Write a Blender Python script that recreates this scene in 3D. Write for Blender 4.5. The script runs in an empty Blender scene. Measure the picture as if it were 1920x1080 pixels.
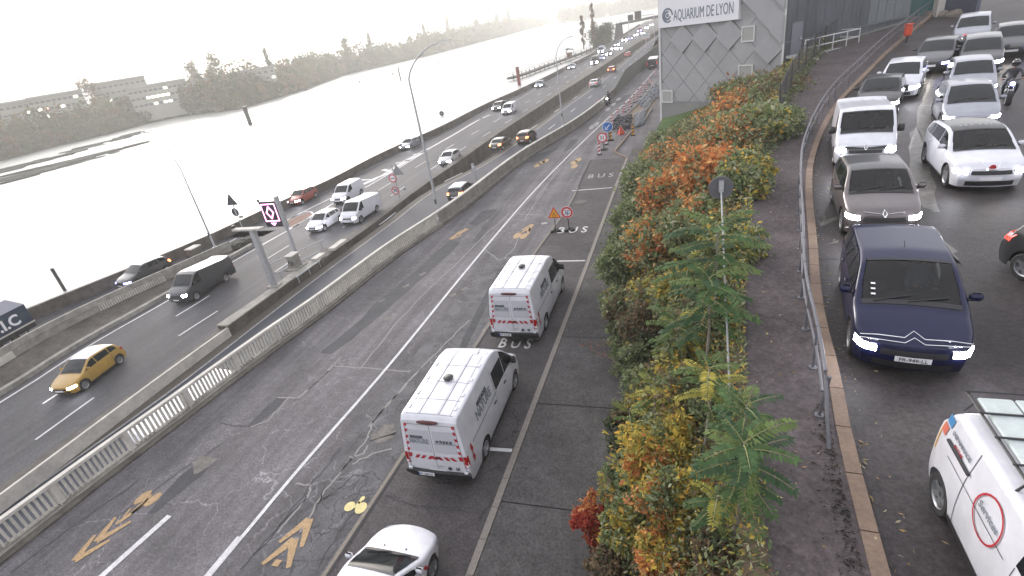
import bpy, bmesh, math, random
import numpy as np
from mathutils import Vector, Matrix

# ------------------------------------------------------------------ camera
SC = bpy.context.scene
COL = SC.collection
FPX = 978.0
H = 11.7
_n = np.array([325., 1927., FPX]); _dn = _n/np.linalg.norm(_n)
_h = np.array([316., -550., FPX]); _h = _h/np.linalg.norm(_h); _h = _h-_dn*(_h@_dn)
_Y = _h/np.linalg.norm(_h); _Z = -_dn; _X = np.cross(_Y, _Z)
RM = np.stack([_X, _Y, _Z])                      # camera (x right, y down, z forward) -> world
cam_d = bpy.data.cameras.new('camera'); cam = bpy.data.objects.new('camera', cam_d); COL.objects.link(cam)
cam_d.sensor_width = 36; cam_d.lens = 36*FPX/1920; cam_d.clip_start = 0.1; cam_d.clip_end = 12000
_r, _u, _b = RM@np.array([1, 0, 0.]), RM@np.array([0, -1, 0.]), RM@np.array([0, 0, -1.])
cam.matrix_world = Matrix(((_r[0], _u[0], _b[0], 0), (_r[1], _u[1], _b[1], 0), (_r[2], _u[2], _b[2], H), (0, 0, 0, 1)))
SC.camera = cam

# ------------------------------------------------------------------ light
SUN_EL, SUN_AZ = math.radians(17), math.radians(-42)      # azimuth from +Y, negative = over the river
w = bpy.data.worlds.new('World'); SC.world = w; w.use_nodes = True
nt = w.node_tree; bg = nt.nodes['Background']
sky = nt.nodes.new('ShaderNodeTexSky'); sky.sky_type = 'NISHITA'; sky.sun_disc = False
sky.sun_elevation = SUN_EL; sky.sun_rotation = SUN_AZ
sky.air_density = 1.0; sky.dust_density = 4.5; sky.ozone_density = 1.5; sky.altitude = 150
hs = nt.nodes.new('ShaderNodeHueSaturation'); hs.inputs['Saturation'].default_value = 0.32
wb = nt.nodes.new('ShaderNodeVectorMath'); wb.operation = 'MULTIPLY'; wb.inputs[1].default_value = (.985, .98, 1.04)
veil = nt.nodes.new('ShaderNodeVectorMath'); veil.operation = 'MULTIPLY_ADD'; veil.inputs[1].default_value = (.5, .49, .46); veil.inputs[2].default_value = (2.95, 2.93, 3.15)   # even high cloud veiling the sky
nt.links.new(sky.outputs[0], hs.inputs['Color']); nt.links.new(hs.outputs[0], wb.inputs[0]); nt.links.new(wb.outputs[0], veil.inputs[0]); nt.links.new(veil.outputs[0], bg.inputs[0])
bg.inputs[1].default_value = 0.15
sd = bpy.data.lights.new('sun', 'SUN'); sd.energy = .5; sd.angle = math.radians(11); sd.color = (1, .96, .90)
sun = bpy.data.objects.new('sun', sd); COL.objects.link(sun)
sv = Vector((math.sin(SUN_AZ)*math.cos(SUN_EL), math.cos(SUN_AZ)*math.cos(SUN_EL), math.sin(SUN_EL)))
sun.rotation_euler = sv.to_track_quat('Z', 'Y').to_euler(); sun.location = (0, 0, 60)
SC.view_settings.view_transform = 'Standard'; SC.view_settings.look = 'None'
SC.view_settings.exposure = 1.3; SC.view_settings.gamma = 1; SC.view_settings.use_curve_mapping = False
SC.render.engine = 'CYCLES'
SC.cycles.use_denoising = True
SC.cycles.max_bounces = 6; SC.cycles.transparent_max_bounces = 16; SC.cycles.volume_bounces = 1
SC.cycles.sample_clamp_indirect = 4

# ------------------------------------------------------------------ surveying helpers
def bp(px, py, z=0.0):
    """the point of the plane at height z (or of the surface z(y)) seen at a photograph pixel"""
    r = RM@np.array([px-960., py-540., FPX])
    if callable(z):
        zz = z(30.)
        for _ in range(25):
            t = (zz-H)/r[2]; zz = 0.5*zz+0.5*z(r[1]*t)
    else:
        zz = z
    t = (zz-H)/r[2]
    return Vector((r[0]*t, r[1]*t, zz))
def sm(a, b, t):
    t = min(1, max(0, (t-a)/(b-a))); return t*t*(3-2*t)
def zn(y): return -3.45+.45*sm(12, 48, y)          # the sunken near carriageway
def zs(y): return -3.0+0.65*(1-sm(14, 38, y))     # slip road by the river
def zr(y): return 5.0+0.075*max(0., y-24)         # upper road
ZF = -3.0
def curve(pts, z, smooth=0):
    """x as a function of y through points given in photograph pixels on the surface z"""
    W = sorted([(p.y, p.x) for p in (bp(a, b, z) for a, b in pts)])
    ys = np.array([a for a, b in W]); xs = np.array([b for a, b in W])
    return fxy(ys, xs)
def fxy(ys, xs):
    ys = np.array(ys, float); xs = np.array(xs, float)
    m = np.zeros(len(ys)); d = np.diff(xs)/np.maximum(np.diff(ys), 1e-6)
    m[0] = d[0]; m[-1] = d[-1]
    for i in range(1, len(ys)-1):
        h0, h1 = ys[i]-ys[i-1], ys[i+1]-ys[i]
        m[i] = (d[i-1]*h1+d[i]*h0)/(h0+h1)
    def f(y):
        if y <= ys[0]: return xs[0]+m[0]*(y-ys[0])
        if y >= ys[-1]: return xs[-1]+m[-1]*(y-ys[-1])
        i = int(np.searchsorted(ys, y))-1; i = max(0, min(len(ys)-2, i))
        h = ys[i+1]-ys[i]; t = (y-ys[i])/h
        return ((2*t**3-3*t**2+1)*xs[i]+(t**3-2*t**2+t)*h*m[i]+(-2*t**3+3*t**2)*xs[i+1]+(t**3-t**2)*h*m[i+1])
    return f

# ------------------------------------------------------------------ materials
MATS = {}
def mat(name, col, rough=.6, metal=0., noise=0., scale=8., bump=0., coat=0., emit=None, es=1., col2=None, spec=.5, blot=0., bscale=.4, det=6, streak=0., mottle=0.):
    if name in MATS: return MATS[name]
    m = bpy.data.materials.new(name); m.use_nodes = True; t = m.node_tree; b = t.nodes['Principled BSDF']
    b.inputs['Base Color'].default_value = (*col, 1); b.inputs['Roughness'].default_value = rough
    b.inputs['Metallic'].default_value = metal; b.inputs['Coat Weight'].default_value = coat
    b.inputs['Specular IOR Level'].default_value = spec
    if coat: b.inputs['Coat Roughness'].default_value = .06
    if emit: b.inputs['Emission Color'].default_value = (*emit, 1); b.inputs['Emission Strength'].default_value = es
    if noise or bump or blot:
        tc = t.nodes.new('ShaderNodeNewGeometry')
        n = t.nodes.new('ShaderNodeTexNoise'); n.inputs['Scale'].default_value = scale; n.inputs['Detail'].default_value = det
        n.inputs['Roughness'].default_value = .75
        t.links.new(tc.outputs['Position'], n.inputs['Vector'])
        last = None
        if noise:
            r = t.nodes.new('ShaderNodeMapRange'); r.inputs[1].default_value = .3; r.inputs[2].default_value = .7
            t.links.new(n.outputs[0], r.inputs[0])
            mx = t.nodes.new('ShaderNodeMix'); mx.data_type = 'RGBA'
            c2 = col2 or tuple(min(1, c*(1+noise)) for c in col); c1 = col if col2 else tuple(c*(1-noise) for c in col)
            mx.inputs[6].default_value = (*c1, 1); mx.inputs[7].default_value = (*c2, 1)
            t.links.new(r.outputs[0], mx.inputs[0]); last = mx.outputs[2]
        if blot:
            n2 = t.nodes.new('ShaderNodeTexNoise'); n2.inputs['Scale'].default_value = bscale; n2.inputs['Detail'].default_value = 5
            t.links.new(tc.outputs['Position'], n2.inputs['Vector'])
            r2 = t.nodes.new('ShaderNodeMapRange'); r2.inputs[1].default_value = .35; r2.inputs[2].default_value = .68
            r2.inputs[3].default_value = 1-blot; r2.inputs[4].default_value = 1+blot*.6
            t.links.new(n2.outputs[0], r2.inputs[0])
            mm = t.nodes.new('ShaderNodeVectorMath'); mm.operation = 'SCALE'
            if last: t.links.new(last, mm.inputs[0])
            else: mm.inputs[0].default_value = col
            t.links.new(r2.outputs[0], mm.inputs['Scale']); last = mm.outputs[0]
        for amp, scl, det2 in ((streak, (1.1, .035, .5), 3), (mottle, (3.2, 3.2, 3.2), 8)):
            if not amp: continue
            mp = t.nodes.new('ShaderNodeMapping'); mp.inputs['Scale'].default_value = scl; t.links.new(tc.outputs['Position'], mp.inputs[0])
            n3 = t.nodes.new('ShaderNodeTexNoise'); n3.inputs['Scale'].default_value = 1.; n3.inputs['Detail'].default_value = det2; n3.inputs['Roughness'].default_value = .7; t.links.new(mp.outputs[0], n3.inputs['Vector'])
            r3 = t.nodes.new('ShaderNodeMapRange'); r3.inputs[1].default_value = .36; r3.inputs[2].default_value = .64; r3.inputs[3].default_value = 1-amp; r3.inputs[4].default_value = 1+amp
            t.links.new(n3.outputs[0], r3.inputs[0]); m3 = t.nodes.new('ShaderNodeVectorMath'); m3.operation = 'SCALE'; t.links.new(last, m3.inputs[0]); t.links.new(r3.outputs[0], m3.inputs['Scale']); last = m3.outputs[0]
        if last: t.links.new(last, b.inputs['Base Color'])
        if bump:
            bm = t.nodes.new('ShaderNodeBump'); bm.inputs['Strength'].default_value = bump; bm.inputs['Distance'].default_value = .02
            t.links.new(n.outputs[0], bm.inputs['Height']); t.links.new(bm.outputs[0], b.inputs['Normal'])
    MATS[name] = m
    return m
def glassmat(name, tint=(.35, .4, .4), mixf=.55):
    if name in MATS: return MATS[name]
    m = bpy.data.materials.new(name); m.use_nodes = True; t = m.node_tree
    t.nodes.remove(t.nodes['Principled BSDF']); o = t.nodes['Material Output']
    tr = t.nodes.new('ShaderNodeBsdfTransparent'); tr.inputs[0].default_value = (*tint, 1)
    gl = t.nodes.new('ShaderNodeBsdfGlossy'); gl.inputs['Roughness'].default_value = .03
    fr = t.nodes.new('ShaderNodeFresnel'); fr.inputs[0].default_value = 1.5
    mx = t.nodes.new('ShaderNodeMixShader')
    t.links.new(fr.outputs[0], mx.inputs[0]); t.links.new(tr.outputs[0], mx.inputs[1]); t.links.new(gl.outputs[0], mx.inputs[2])
    t.links.new(mx.outputs[0], o.inputs[0]); MATS[name] = m; return m
def leafmat(name, rough=.65, transl=.38):
    """colour of every leaf comes from its own 'tint' attribute"""
    if name in MATS: return MATS[name]
    m = bpy.data.materials.new(name); m.use_nodes = True; t = m.node_tree; b = t.nodes['Principled BSDF']
    a = t.nodes.new('ShaderNodeAttribute'); a.attribute_name = 'tint'
    t.links.new(a.outputs[0], b.inputs['Base Color']); b.inputs['Roughness'].default_value = rough; b.inputs['Specular IOR Level'].default_value = .18
    tr = t.nodes.new('ShaderNodeBsdfTranslucent'); t.links.new(a.outputs[0], tr.inputs[0])
    mx = t.nodes.new('ShaderNodeMixShader'); mx.inputs[0].default_value = transl
    o = t.nodes['Material Output']
    t.links.new(b.outputs[0], mx.inputs[1]); t.links.new(tr.outputs[0], mx.inputs[2]); t.links.new(mx.outputs[0], o.inputs[0])
    MATS[name] = m; return m

def cracks(m, scale=.55, width=.012, dark=.35, mask=.5, mscale=.25):
    """net of fine cracks where a broad noise says the surface is worn"""
    t = m.node_tree; b = t.nodes['Principled BSDF']; src = b.inputs['Base Color'].links[0].from_socket
    g = t.nodes.new('ShaderNodeNewGeometry'); nz = t.nodes.new('ShaderNodeTexNoise'); nz.inputs['Scale'].default_value = 1.6; nz.inputs['Detail'].default_value = 5
    t.links.new(g.outputs['Position'], nz.inputs['Vector'])
    ad = t.nodes.new('ShaderNodeVectorMath'); ad.operation = 'MULTIPLY_ADD'; ad.inputs[1].default_value = (.9, .9, .9); t.links.new(nz.outputs['Color'], ad.inputs[0]); t.links.new(g.outputs['Position'], ad.inputs[2])
    vo = t.nodes.new('ShaderNodeTexVoronoi'); vo.feature = 'DISTANCE_TO_EDGE'; vo.inputs['Scale'].default_value = scale; t.links.new(ad.outputs[0], vo.inputs['Vector'])
    r = t.nodes.new('ShaderNodeMapRange'); r.inputs[1].default_value = 0; r.inputs[2].default_value = width; r.inputs[3].default_value = 1; r.inputs[4].default_value = 0; t.links.new(vo.outputs['Distance'], r.inputs[0])
    mk = t.nodes.new('ShaderNodeTexNoise'); mk.inputs['Scale'].default_value = mscale; mk.inputs['Detail'].default_value = 3; t.links.new(g.outputs['Position'], mk.inputs['Vector'])
    mr = t.nodes.new('ShaderNodeMapRange'); mr.inputs[1].default_value = mask-.06; mr.inputs[2].default_value = mask+.06; t.links.new(mk.outputs[0], mr.inputs[0])
    mu = t.nodes.new('ShaderNodeMath'); mu.operation = 'MULTIPLY'; t.links.new(r.outputs[0], mu.inputs[0]); t.links.new(mr.outputs[0], mu.inputs[1])
    dk = t.nodes.new('ShaderNodeVectorMath'); dk.operation = 'SCALE'; dk.inputs['Scale'].default_value = dark; t.links.new(src, dk.inputs[0])
    mx = t.nodes.new('ShaderNodeMix'); mx.data_type = 'RGBA'; t.links.new(mu.outputs[0], mx.inputs[0]); t.links.new(src, mx.inputs[6]); t.links.new(dk.outputs[0], mx.inputs[7]); t.links.new(mx.outputs[2], b.inputs['Base Color'])

# ------------------------------------------------------------------ mesh builder
class MB:
    def __init__(s): s.v = []; s.f = []
    def add(s, vs, fs):
        o = len(s.v); s.v += [tuple(v) for v in vs]; s.f += [tuple(i+o for i in f) for f in fs]; return s
    def box(s, c, d, rz=0., bevel=0.):
        hx, hy, hz = d[0]/2, d[1]/2, d[2]/2; ca, sa = math.cos(rz), math.sin(rz)
        if bevel:
            b = min(bevel, hx*.9, hy*.9, hz*.9); pts = []
            ring = [(hx-b, hy), (hx, hy-b), (hx, -hy+b), (hx-b, -hy), (-hx+b, -hy), (-hx, -hy+b), (-hx, hy-b), (-hx+b, hy)]
            zz = [(-hz, b), (-hz+b, 0), (hz-b, 0), (hz, b)]
            for z, ins in zz:
                for x, y in ring:
                    x2 = x-math.copysign(ins, x) if ins else x; y2 = y-math.copysign(ins, y) if ins else y
                    pts.append((c[0]+x2*ca-y2*sa, c[1]+x2*sa+y2*ca, c[2]+z))
            fs = [tuple(range(7, -1, -1))[::-1], tuple(range(24, 32))[::-1]]
            for k in range(3):
                for i in range(8): fs.append((k*8+i, k*8+8+i, k*8+8+(i+1) % 8, k*8+(i+1) % 8))
            return s.add(pts, fs)
        pts = [(c[0]+x*ca-y*sa, c[1]+x*sa+y*ca, c[2]+z) for z in (-hz, hz) for x, y in ((-hx, -hy), (hx, -hy), (hx, hy), (-hx, hy))]
        return s.add(pts, [(3, 2, 1, 0), (4, 5, 6, 7), (0, 1, 5, 4), (1, 2, 6, 5), (2, 3, 7, 6), (3, 0, 4, 7)])
    def tube(s, pts, r, n=8, cap=True):
        pts = [Vector(p) for p in pts]; rs = r if isinstance(r, (list, tuple)) else [r]*len(pts)
        o = len(s.v); ref = None
        for i, p in enumerate(pts):
            d = (pts[min(i+1, len(pts)-1)]-pts[max(i-1, 0)]).normalized()
            a = d.cross(Vector((0, 0, 1))) if abs(d.z) < .95 else d.cross(Vector((0, 1, 0)))
            a.normalize(); b = d.cross(a)
            for k in range(n):
                t = 2*math.pi*k/n; s.v.append(tuple(p+a*(math.cos(t)*rs[i])+b*(math.sin(t)*rs[i])))
        for i in range(len(pts)-1):
            for k in range(n):
                s.f.append((o+i*n+k, o+i*n+(k+1) % n, o+(i+1)*n+(k+1) % n, o+(i+1)*n+k))
        if cap:
            s.f.append(tuple(o+k for k in range(n))[::-1]); s.f.append(tuple(o+(len(pts)-1)*n+k for k in range(n)))
        return s
    def grid(s, P):
        """P: rows of points"""
        o = len(s.v); n = len(P[0])
        for r in P: s.v += [tuple(p) for p in r]
        for i in range(len(P)-1):
            for j in range(n-1): s.f.append((o+i*n+j, o+i*n+j+1, o+(i+1)*n+j+1, o+(i+1)*n+j))
        return s
    def poly(s, pts): return s.add(pts, [tuple(range(len(pts)))])
    def prism(s, pts, z0, z1):
        """pts: xy outline counter-clockwise"""
        n = len(pts); z0f = z0 if callable(z0) else (lambda x, y: z0); z1f = z1 if callable(z1) else (lambda x, y: z1)
        v = [(x, y, z0f(x, y)) for x, y in pts]+[(x, y, z1f(x, y)) for x, y in pts]
        return s.add(v, [tuple(range(n))[::-1], tuple(range(n, 2*n))]+[(i, (i+1) % n, n+(i+1) % n, n+i) for i in range(n)])
    def lathe(s, prof, c=(0, 0, 0), axis='z', n=20):
        """prof: (r, h) pairs"""
        o = len(s.v)
        for r, h in prof:
            for k in range(n):
                t = 2*math.pi*k/n; a, b = r*math.cos(t), r*math.sin(t)
                s.v.append({'z': (c[0]+a, c[1]+b, c[2]+h), 'x': (c[0]+h, c[1]+a, c[2]+b), 'y': (c[0]+a, c[1]+h, c[2]+b)}[axis])
        for i in range(len(prof)-1):
            for k in range(n): s.f.append((o+i*n+k, o+i*n+(k+1) % n, o+(i+1)*n+(k+1) % n, o+(i+1)*n+k))
        return s
    def mesh(s, name, m, smooth=None):
        me = bpy.data.meshes.new(name); me.from_pydata(s.v, [], s.f); me.materials.append(m)
        if smooth is not None:
            me.polygons.foreach_set('use_smooth', [True]*len(me.polygons)); me.set_sharp_from_angle(angle=math.radians(smooth))
        me.update(); return me
    def build(s, name, m, parent=None, smooth=None, fix=True):
        me = s.mesh(name, m, smooth)
        if fix:
            b = bmesh.new(); b.from_mesh(me); bmesh.ops.recalc_face_normals(b, faces=b.faces); b.to_mesh(me); b.free()
            if smooth is not None: me.set_sharp_from_angle(angle=math.radians(smooth))
        return link(name, me, parent)
def link(name, me, parent=None, loc=None, rz=None):
    o = bpy.data.objects.new(name, me); COL.objects.link(o)
    if parent is not None: o.parent = parent
    if loc is not None: o.location = loc
    if rz is not None: o.rotation_euler = (0, 0, rz)
    return o
def empty(name, label, cat, loc=(0, 0, 0), rz=0., group=None):
    o = bpy.data.objects.new(name, None); o.empty_display_size = .3; COL.objects.link(o)
    o.location = loc; o.rotation_euler = (0, 0, rz); return tag(o, label, cat, group)
def tag(o, label, cat, group=None, kind=None):
    o['label'] = label; o['category'] = cat
    if group: o['group'] = group
    if kind: o['kind'] = kind
    return o
def struct(o, label=None):
    o['kind'] = 'structure'
    if label: o['label'] = label
    return o
def copy_tree(o, parent=None):
    c = o.copy(); COL.objects.link(c)
    if parent is not None: c.parent = parent
    for ch in list(o.children): copy_tree(ch, c)
    return c
TXT = {}
def text_mesh(body, size, ext=.003, align='CENTER', bold=0., sx=1.):
    key = (body, size, ext, align, bold, sx)
    if key in TXT: return TXT[key]
    cu = bpy.data.curves.new('lettering', 'FONT'); cu.body = body; cu.size = size; cu.extrude = ext; cu.offset = bold
    cu.align_x = align; cu.align_y = 'CENTER'; cu.resolution_u = 3
    ob = bpy.data.objects.new('lettering', cu); COL.objects.link(ob)
    bpy.context.view_layer.update()
    me = bpy.data.meshes.new_from_object(ob.evaluated_get(bpy.context.evaluated_depsgraph_get()))
    bpy.data.objects.remove(ob); bpy.data.curves.remove(cu)
    if sx != 1.: me.transform(Matrix.Diagonal((sx, 1, 1, 1)))
    TXT[key] = me; return me
def text(body, size, m, M, parent, name='lettering', ext=.003, bold=0., sx=1.):
    me = text_mesh(body, size, ext, 'CENTER', bold, sx).copy(); me.materials.clear(); me.materials.append(m)
    me.transform(M); return link(name, me, parent)
def frame(o, x, y):
    """matrix with origin o, local x and y axes"""
    x = Vector(x).normalized(); y = Vector(y); y = (y-x*y.dot(x)).normalized(); z = x.cross(y)
    return Matrix(((x.x, y.x, z.x, o[0]), (x.y, y.y, z.y, o[1]), (x.z, y.z, z.z, o[2]), (0, 0, 0, 1)))
def strip(name, fl, fr, zf, y0, y1, m, step=None, dz=0., parent=None):
    """ground sheet between two edge curves"""
    ys = yrange(y0, y1, step); z = zf if callable(zf) else (lambda y: zf)
    return MB().grid([[(fl(y), y, z(y)+dz), (fr(y), y, z(y)+dz)] for y in ys]).build(name, m, parent)
def yrange(y0, y1, step=None):
    ys = [y0]
    while ys[-1] < y1: ys.append(ys[-1]+(step or max(1., abs(ys[-1])*.06)))
    ys[-1] = y1; return ys
def ribbon(pts, wd, z, dz=.006):
    """flat band of width wd along world points"""
    n = len(pts); L = []
    zf = z if callable(z) else (lambda y: z)
    for i, p in enumerate(pts):
        a = pts[max(i-1, 0)]; b = pts[min(i+1, n-1)]; d = Vector((b[0]-a[0], b[1]-a[1])).normalized()
        q = Vector((-d.y, d.x)); ww = wd[i] if isinstance(wd, (list, tuple)) else wd
        L.append([(p[0]-q.x*ww/2, p[1]-q.y*ww/2, zf(p[1])+dz), (p[0]+q.x*ww/2, p[1]+q.y*ww/2, zf(p[1])+dz)])
    return L
def wallrun(f, y0, y1, z0, z1, th, step=None, mb=None):
    """upright wall along x=f(y), thickness th to +x"""
    mb = mb or MB(); ys = yrange(y0, y1, step); a = z0 if callable(z0) else (lambda y: z0); b = z1 if callable(z1) else (lambda y: z1)
    P = [[(f(y), y, a(y)), (f(y), y, b(y)), (f(y)+th, y, b(y)), (f(y)+th, y, a(y)), (f(y), y, a(y))] for y in ys]
    mb.grid(P); mb.poly([P[0][i] for i in range(4)]); mb.poly([P[-1][i] for i in range(4)]); return mb
# ================================================================== SETTING
asph = mat('asphalt_local', (.112, .106, .113), .78, noise=.55, scale=14, bump=.5, blot=.25, bscale=.35, det=12, streak=.22, mottle=.16)
asph_bus = mat('asphalt_bus', (.072, .066, .068), .8, noise=.6, scale=14, bump=.5, blot=.2, bscale=.6, det=12, mottle=.18)
asph_dark = mat('asphalt_patch', (.052, .053, .060), .75, noise=.4, scale=14, bump=.4, blot=.25, bscale=1.1)
asph_hw = mat('asphalt_highway', (.072, .071, .077), .72, noise=.35, scale=9, bump=.3, blot=.15, bscale=.12, det=10, streak=.2, mottle=.1)
asph_new = mat('asphalt_fresh', (.045, .049, .062), .7, noise=.2, scale=18, bump=.3, blot=.12, bscale=.2)
asph_up = mat('asphalt_upper', (.047, .041, .042), .55, noise=.6, scale=12, bump=.5, blot=.35, bscale=.45, det=10, mottle=.2)
pave_lo = mat('sidewalk_lower', (.084, .080, .079), .88, noise=.55, scale=14, bump=.5, blot=.2, bscale=.7, det=10, mottle=.16)
pave_up = mat('sidewalk_upper', (.085, .072, .074), .88, noise=.55, scale=12, bump=.5, blot=.22, bscale=.6, det=10, mottle=.18)
conc = mat('concrete', (.24, .23, .205), .85, noise=.22, scale=5, bump=.3, blot=.25, bscale=1.6)
conc_d = mat('concrete_dirty', (.10, .09, .078), .9, noise=.3, scale=4, bump=.4, blot=.35, bscale=.9)
conc_l = mat('concrete_light', (.48, .46, .42), .8, noise=.15, scale=6, bump=.25, blot=.15, bscale=1.4)
kerb_m = mat('kerb_stone', (.20, .18, .16), .85, noise=.25, scale=14, bump=.4)
kerb_b = mat('kerb_brown', (.19, .135, .10), .85, noise=.25, scale=14, bump=.4, blot=.2, bscale=1.2)
white_p = mat('road_paint', (.50, .50, .51), .7, noise=.28, scale=12, blot=.15, bscale=2.5)
white_o = mat('road_paint_worn', (.28, .275, .27), .75, noise=.4, scale=9, blot=.2, bscale=3)
yell_p = mat('road_paint_ochre', (.31, .205, .10), .7, noise=.45, scale=14)
seal = mat('crack_sealing', (.19, .18, .175), .7, noise=.3, scale=8)
seal_d = mat('crack_dark', (.040, .038, .042), .9)
dirt = mat('slope_soil', (.09, .065, .042), .95, noise=.5, scale=9, bump=.6, blot=.3)
metal_g = mat('rail_steel', (.13, .13, .145), .55, metal=.2, noise=.2, scale=10)
galv = mat('galvanised', (.42, .43, .45), .5, metal=.5, noise=.15, scale=7)
blackm = mat('black_rubber', (.015, .015, .016), .7)

for k_ in ('asphalt_local', 'asphalt_bus', 'asphalt_patch', 'asphalt_highway', 'asphalt_fresh', 'sidewalk_lower', 'sidewalk_upper', 'asphalt_upper'):
    MATS[k_].node_tree.nodes['Principled BSDF'].inputs['Specular IOR Level'].default_value = .22

cracks(asph, .45, .010, 2.1, .50, .2); cracks(asph, .9, .012, .55, .57, .33); cracks(asph_bus, .5, .012, .4, .55, .3); cracks(asph_hw, .3, .006, .6, .55, .1); cracks(pave_up, .6, .012, .5, .56, .3); cracks(asph_up, .4, .012, .45, .52, .25)
# --- edge curves surveyed from the photograph
barB = curve([(3, 1042), (195, 893), (325, 795), (423, 720), (513, 652), (585, 600), (740, 480), (828, 420), (983, 300), (1082, 238), (1138, 193), (1175, 158), (1215, 122)], 0)
whiteA = curve([(400, 1072), (560, 880), (700, 720), (860, 525), (950, 417), (1000, 360), (1060, 298), (1120, 240), (1175, 190), (1227, 133)], 0)
kerbK = fxy([-10, 7, 14.5, 24, 36.5, 42, 44], [-5.1, -4.98, -4.89, -4.75, -4.62, -4.55, -4.5])
yellY = curve([(612, 1072), (745, 870), (918, 607), (1000, 478), (1060, 395), (1115, 290), (1140, 262)], 0)
gutB = curve([(40, 1060), (290, 897), (367, 797), (587, 620), (627, 587), (843, 420), (1000, 298), (1150, 190)], 0)
footE = fxy([-8, 5, 12, 16, 20, 25, 30, 42, 51.5], [-2.2, -2.1, -1.7, -2.3, -3.0, -3.3, -3.2, -2.6, -1.75])
crest = fxy([-8, 5, 9, 11, 16, 20, 30, 37, 45, 59], [.95, 1.05, 1.15, 1.35, 2.0, 2.5, 4.7, 6.6, 9.6, 18.2])
kerbR = fxy([-8, 0, 5, 7.4, 8.8, 11.2, 15, 19.6, 22.3, 27.2, 31.4, 37, 40.8, 48.6, 70], [1.6, 2.0, 2.23, 2.41, 2.58, 2.8, 3.4, 4.14, 4.68, 6.05, 7.6, 10.2, 12.0, 16.0, 28])
edgeP = curve([(142, 860), (320, 733), (467, 620), (560, 548), (733, 420), (817, 357), (893, 318), (1000, 247), (1064, 200), (1120, 160), (1190, 103)], zn)
medN = curve([(93, 860), (320, 692), (420, 620), (577, 507), (720, 405), (767, 367), (867, 300), (1040, 185), (1120, 133), (1190, 86), (1228, 62)], -2.75)
medF = curve([(65, 860), (320, 680), (410, 613), (500, 551), (593, 480), (720, 397), (867, 291), (1013, 199), (1076, 150), (1127, 119), (1190, 80), (1226, 57)], -2.75)
edgeF = curve([(0, 755), (83, 703), (117, 680), (318, 562), (435, 492), (537, 434), (690, 345), (800, 282), (912, 222), (1000, 170), (1080, 122), (1130, 92), (1180, 66)], ZF)
wallT = curve([(55, 576), (145, 540), (200, 518), (395, 438), (547, 367), (608, 340), (700, 293), (833, 233), (898, 200), (1000, 155), (1060, 124), (1113, 98), (1150, 75)], lambda y: zs(y)+.95)
parT = curve([(0, 655), (67, 618), (240, 535), (330, 496), (380, 474), (430, 452)], lambda y: zs(y)+.95)
NEAR, FAR = -14, 480
def gF(y): return barB(y)-.2

# --- water, beds and land
water_m = mat('river_water', (.30, .31, .29), .42, spec=1.0)
t_ = water_m.node_tree; b_ = t_.nodes['Principled BSDF']
g_ = t_.nodes.new('ShaderNodeNewGeometry'); mp_ = t_.nodes.new('ShaderNodeMapping'); mp_.inputs['Scale'].default_value = (.9, .25, .5)
n_ = t_.nodes.new('ShaderNodeTexNoise'); n_.inputs['Scale'].default_value = .8; n_.inputs['Detail'].default_value = 6
t_.links.new(g_.outputs['Position'], mp_.inputs[0]); t_.links.new(mp_.outputs[0], n_.inputs['Vector'])
bu_ = t_.nodes.new('ShaderNodeBump'); bu_.inputs['Strength'].default_value = .04; bu_.inputs['Distance'].default_value = .12
t_.links.new(n_.outputs[0], bu_.inputs['Height']); t_.links.new(bu_.outputs[0], b_.inputs['Normal'])
struct(MB().grid([[(x, y, -9) for y in (-400, 500, 2500, 6000)] for x in (-4000, -1000, 0, 1500, 4000)]).build('ground', dirt))
WL = -6.0
struct(MB().grid([[(x, y, WL) for y in (-400, 0, 200, 600, 2000, 5500)] for x in (-3500, -1000, -300, -100, -44)]
     ).build('river', water_m))
struct(MB().grid([[(-44, y, WL), (wallT(min(y, 460))-.2, y, WL)] for y in yrange(-60, 5000)]).build('river_edge_water', water_m))
# carriageways
struct(strip('highway_far_carriageway', lambda y: (wallT(y)+.3 if y > 38 else edgeF(y)-1.6), medF, ZF, NEAR, FAR, asph_hw))
struct(strip('highway_near_carriageway', lambda y: edgeP(y)-.9, lambda y: edgeP(y)+4.2, zn, NEAR, FAR, asph_hw))
struct(strip('highway_lane_by_the_wall', lambda y: edgeP(y)-.02, lambda y: max(gF(y), edgeP(y)+.5), zn, NEAR, FAR, asph_new, dz=.004))
struct(strip('slip_road', lambda y: wallT(y)+.3, parT, zs, NEAR, 40, asph_hw))
struct(strip('local_road', barB, lambda y: yellY(min(y, 45))+.05, 0, NEAR, 300, asph))
struct(strip('bus_lane', lambda y: yellY(min(y, 45)), kerbK, 0, NEAR, 46, asph_bus))
struct(strip('worksite_roadway', lambda y: yellY(45)+.05-(y-45)*0.0, lambda y: max(footE(51.5), whiteA(y)+5.5), 0, 46, 300, asph))
struct(strip('median_base', lambda y: medF(y)-.02, lambda y: edgeP(y)-.85, lambda y: ZF-1.4, NEAR, FAR, conc_d))
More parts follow.
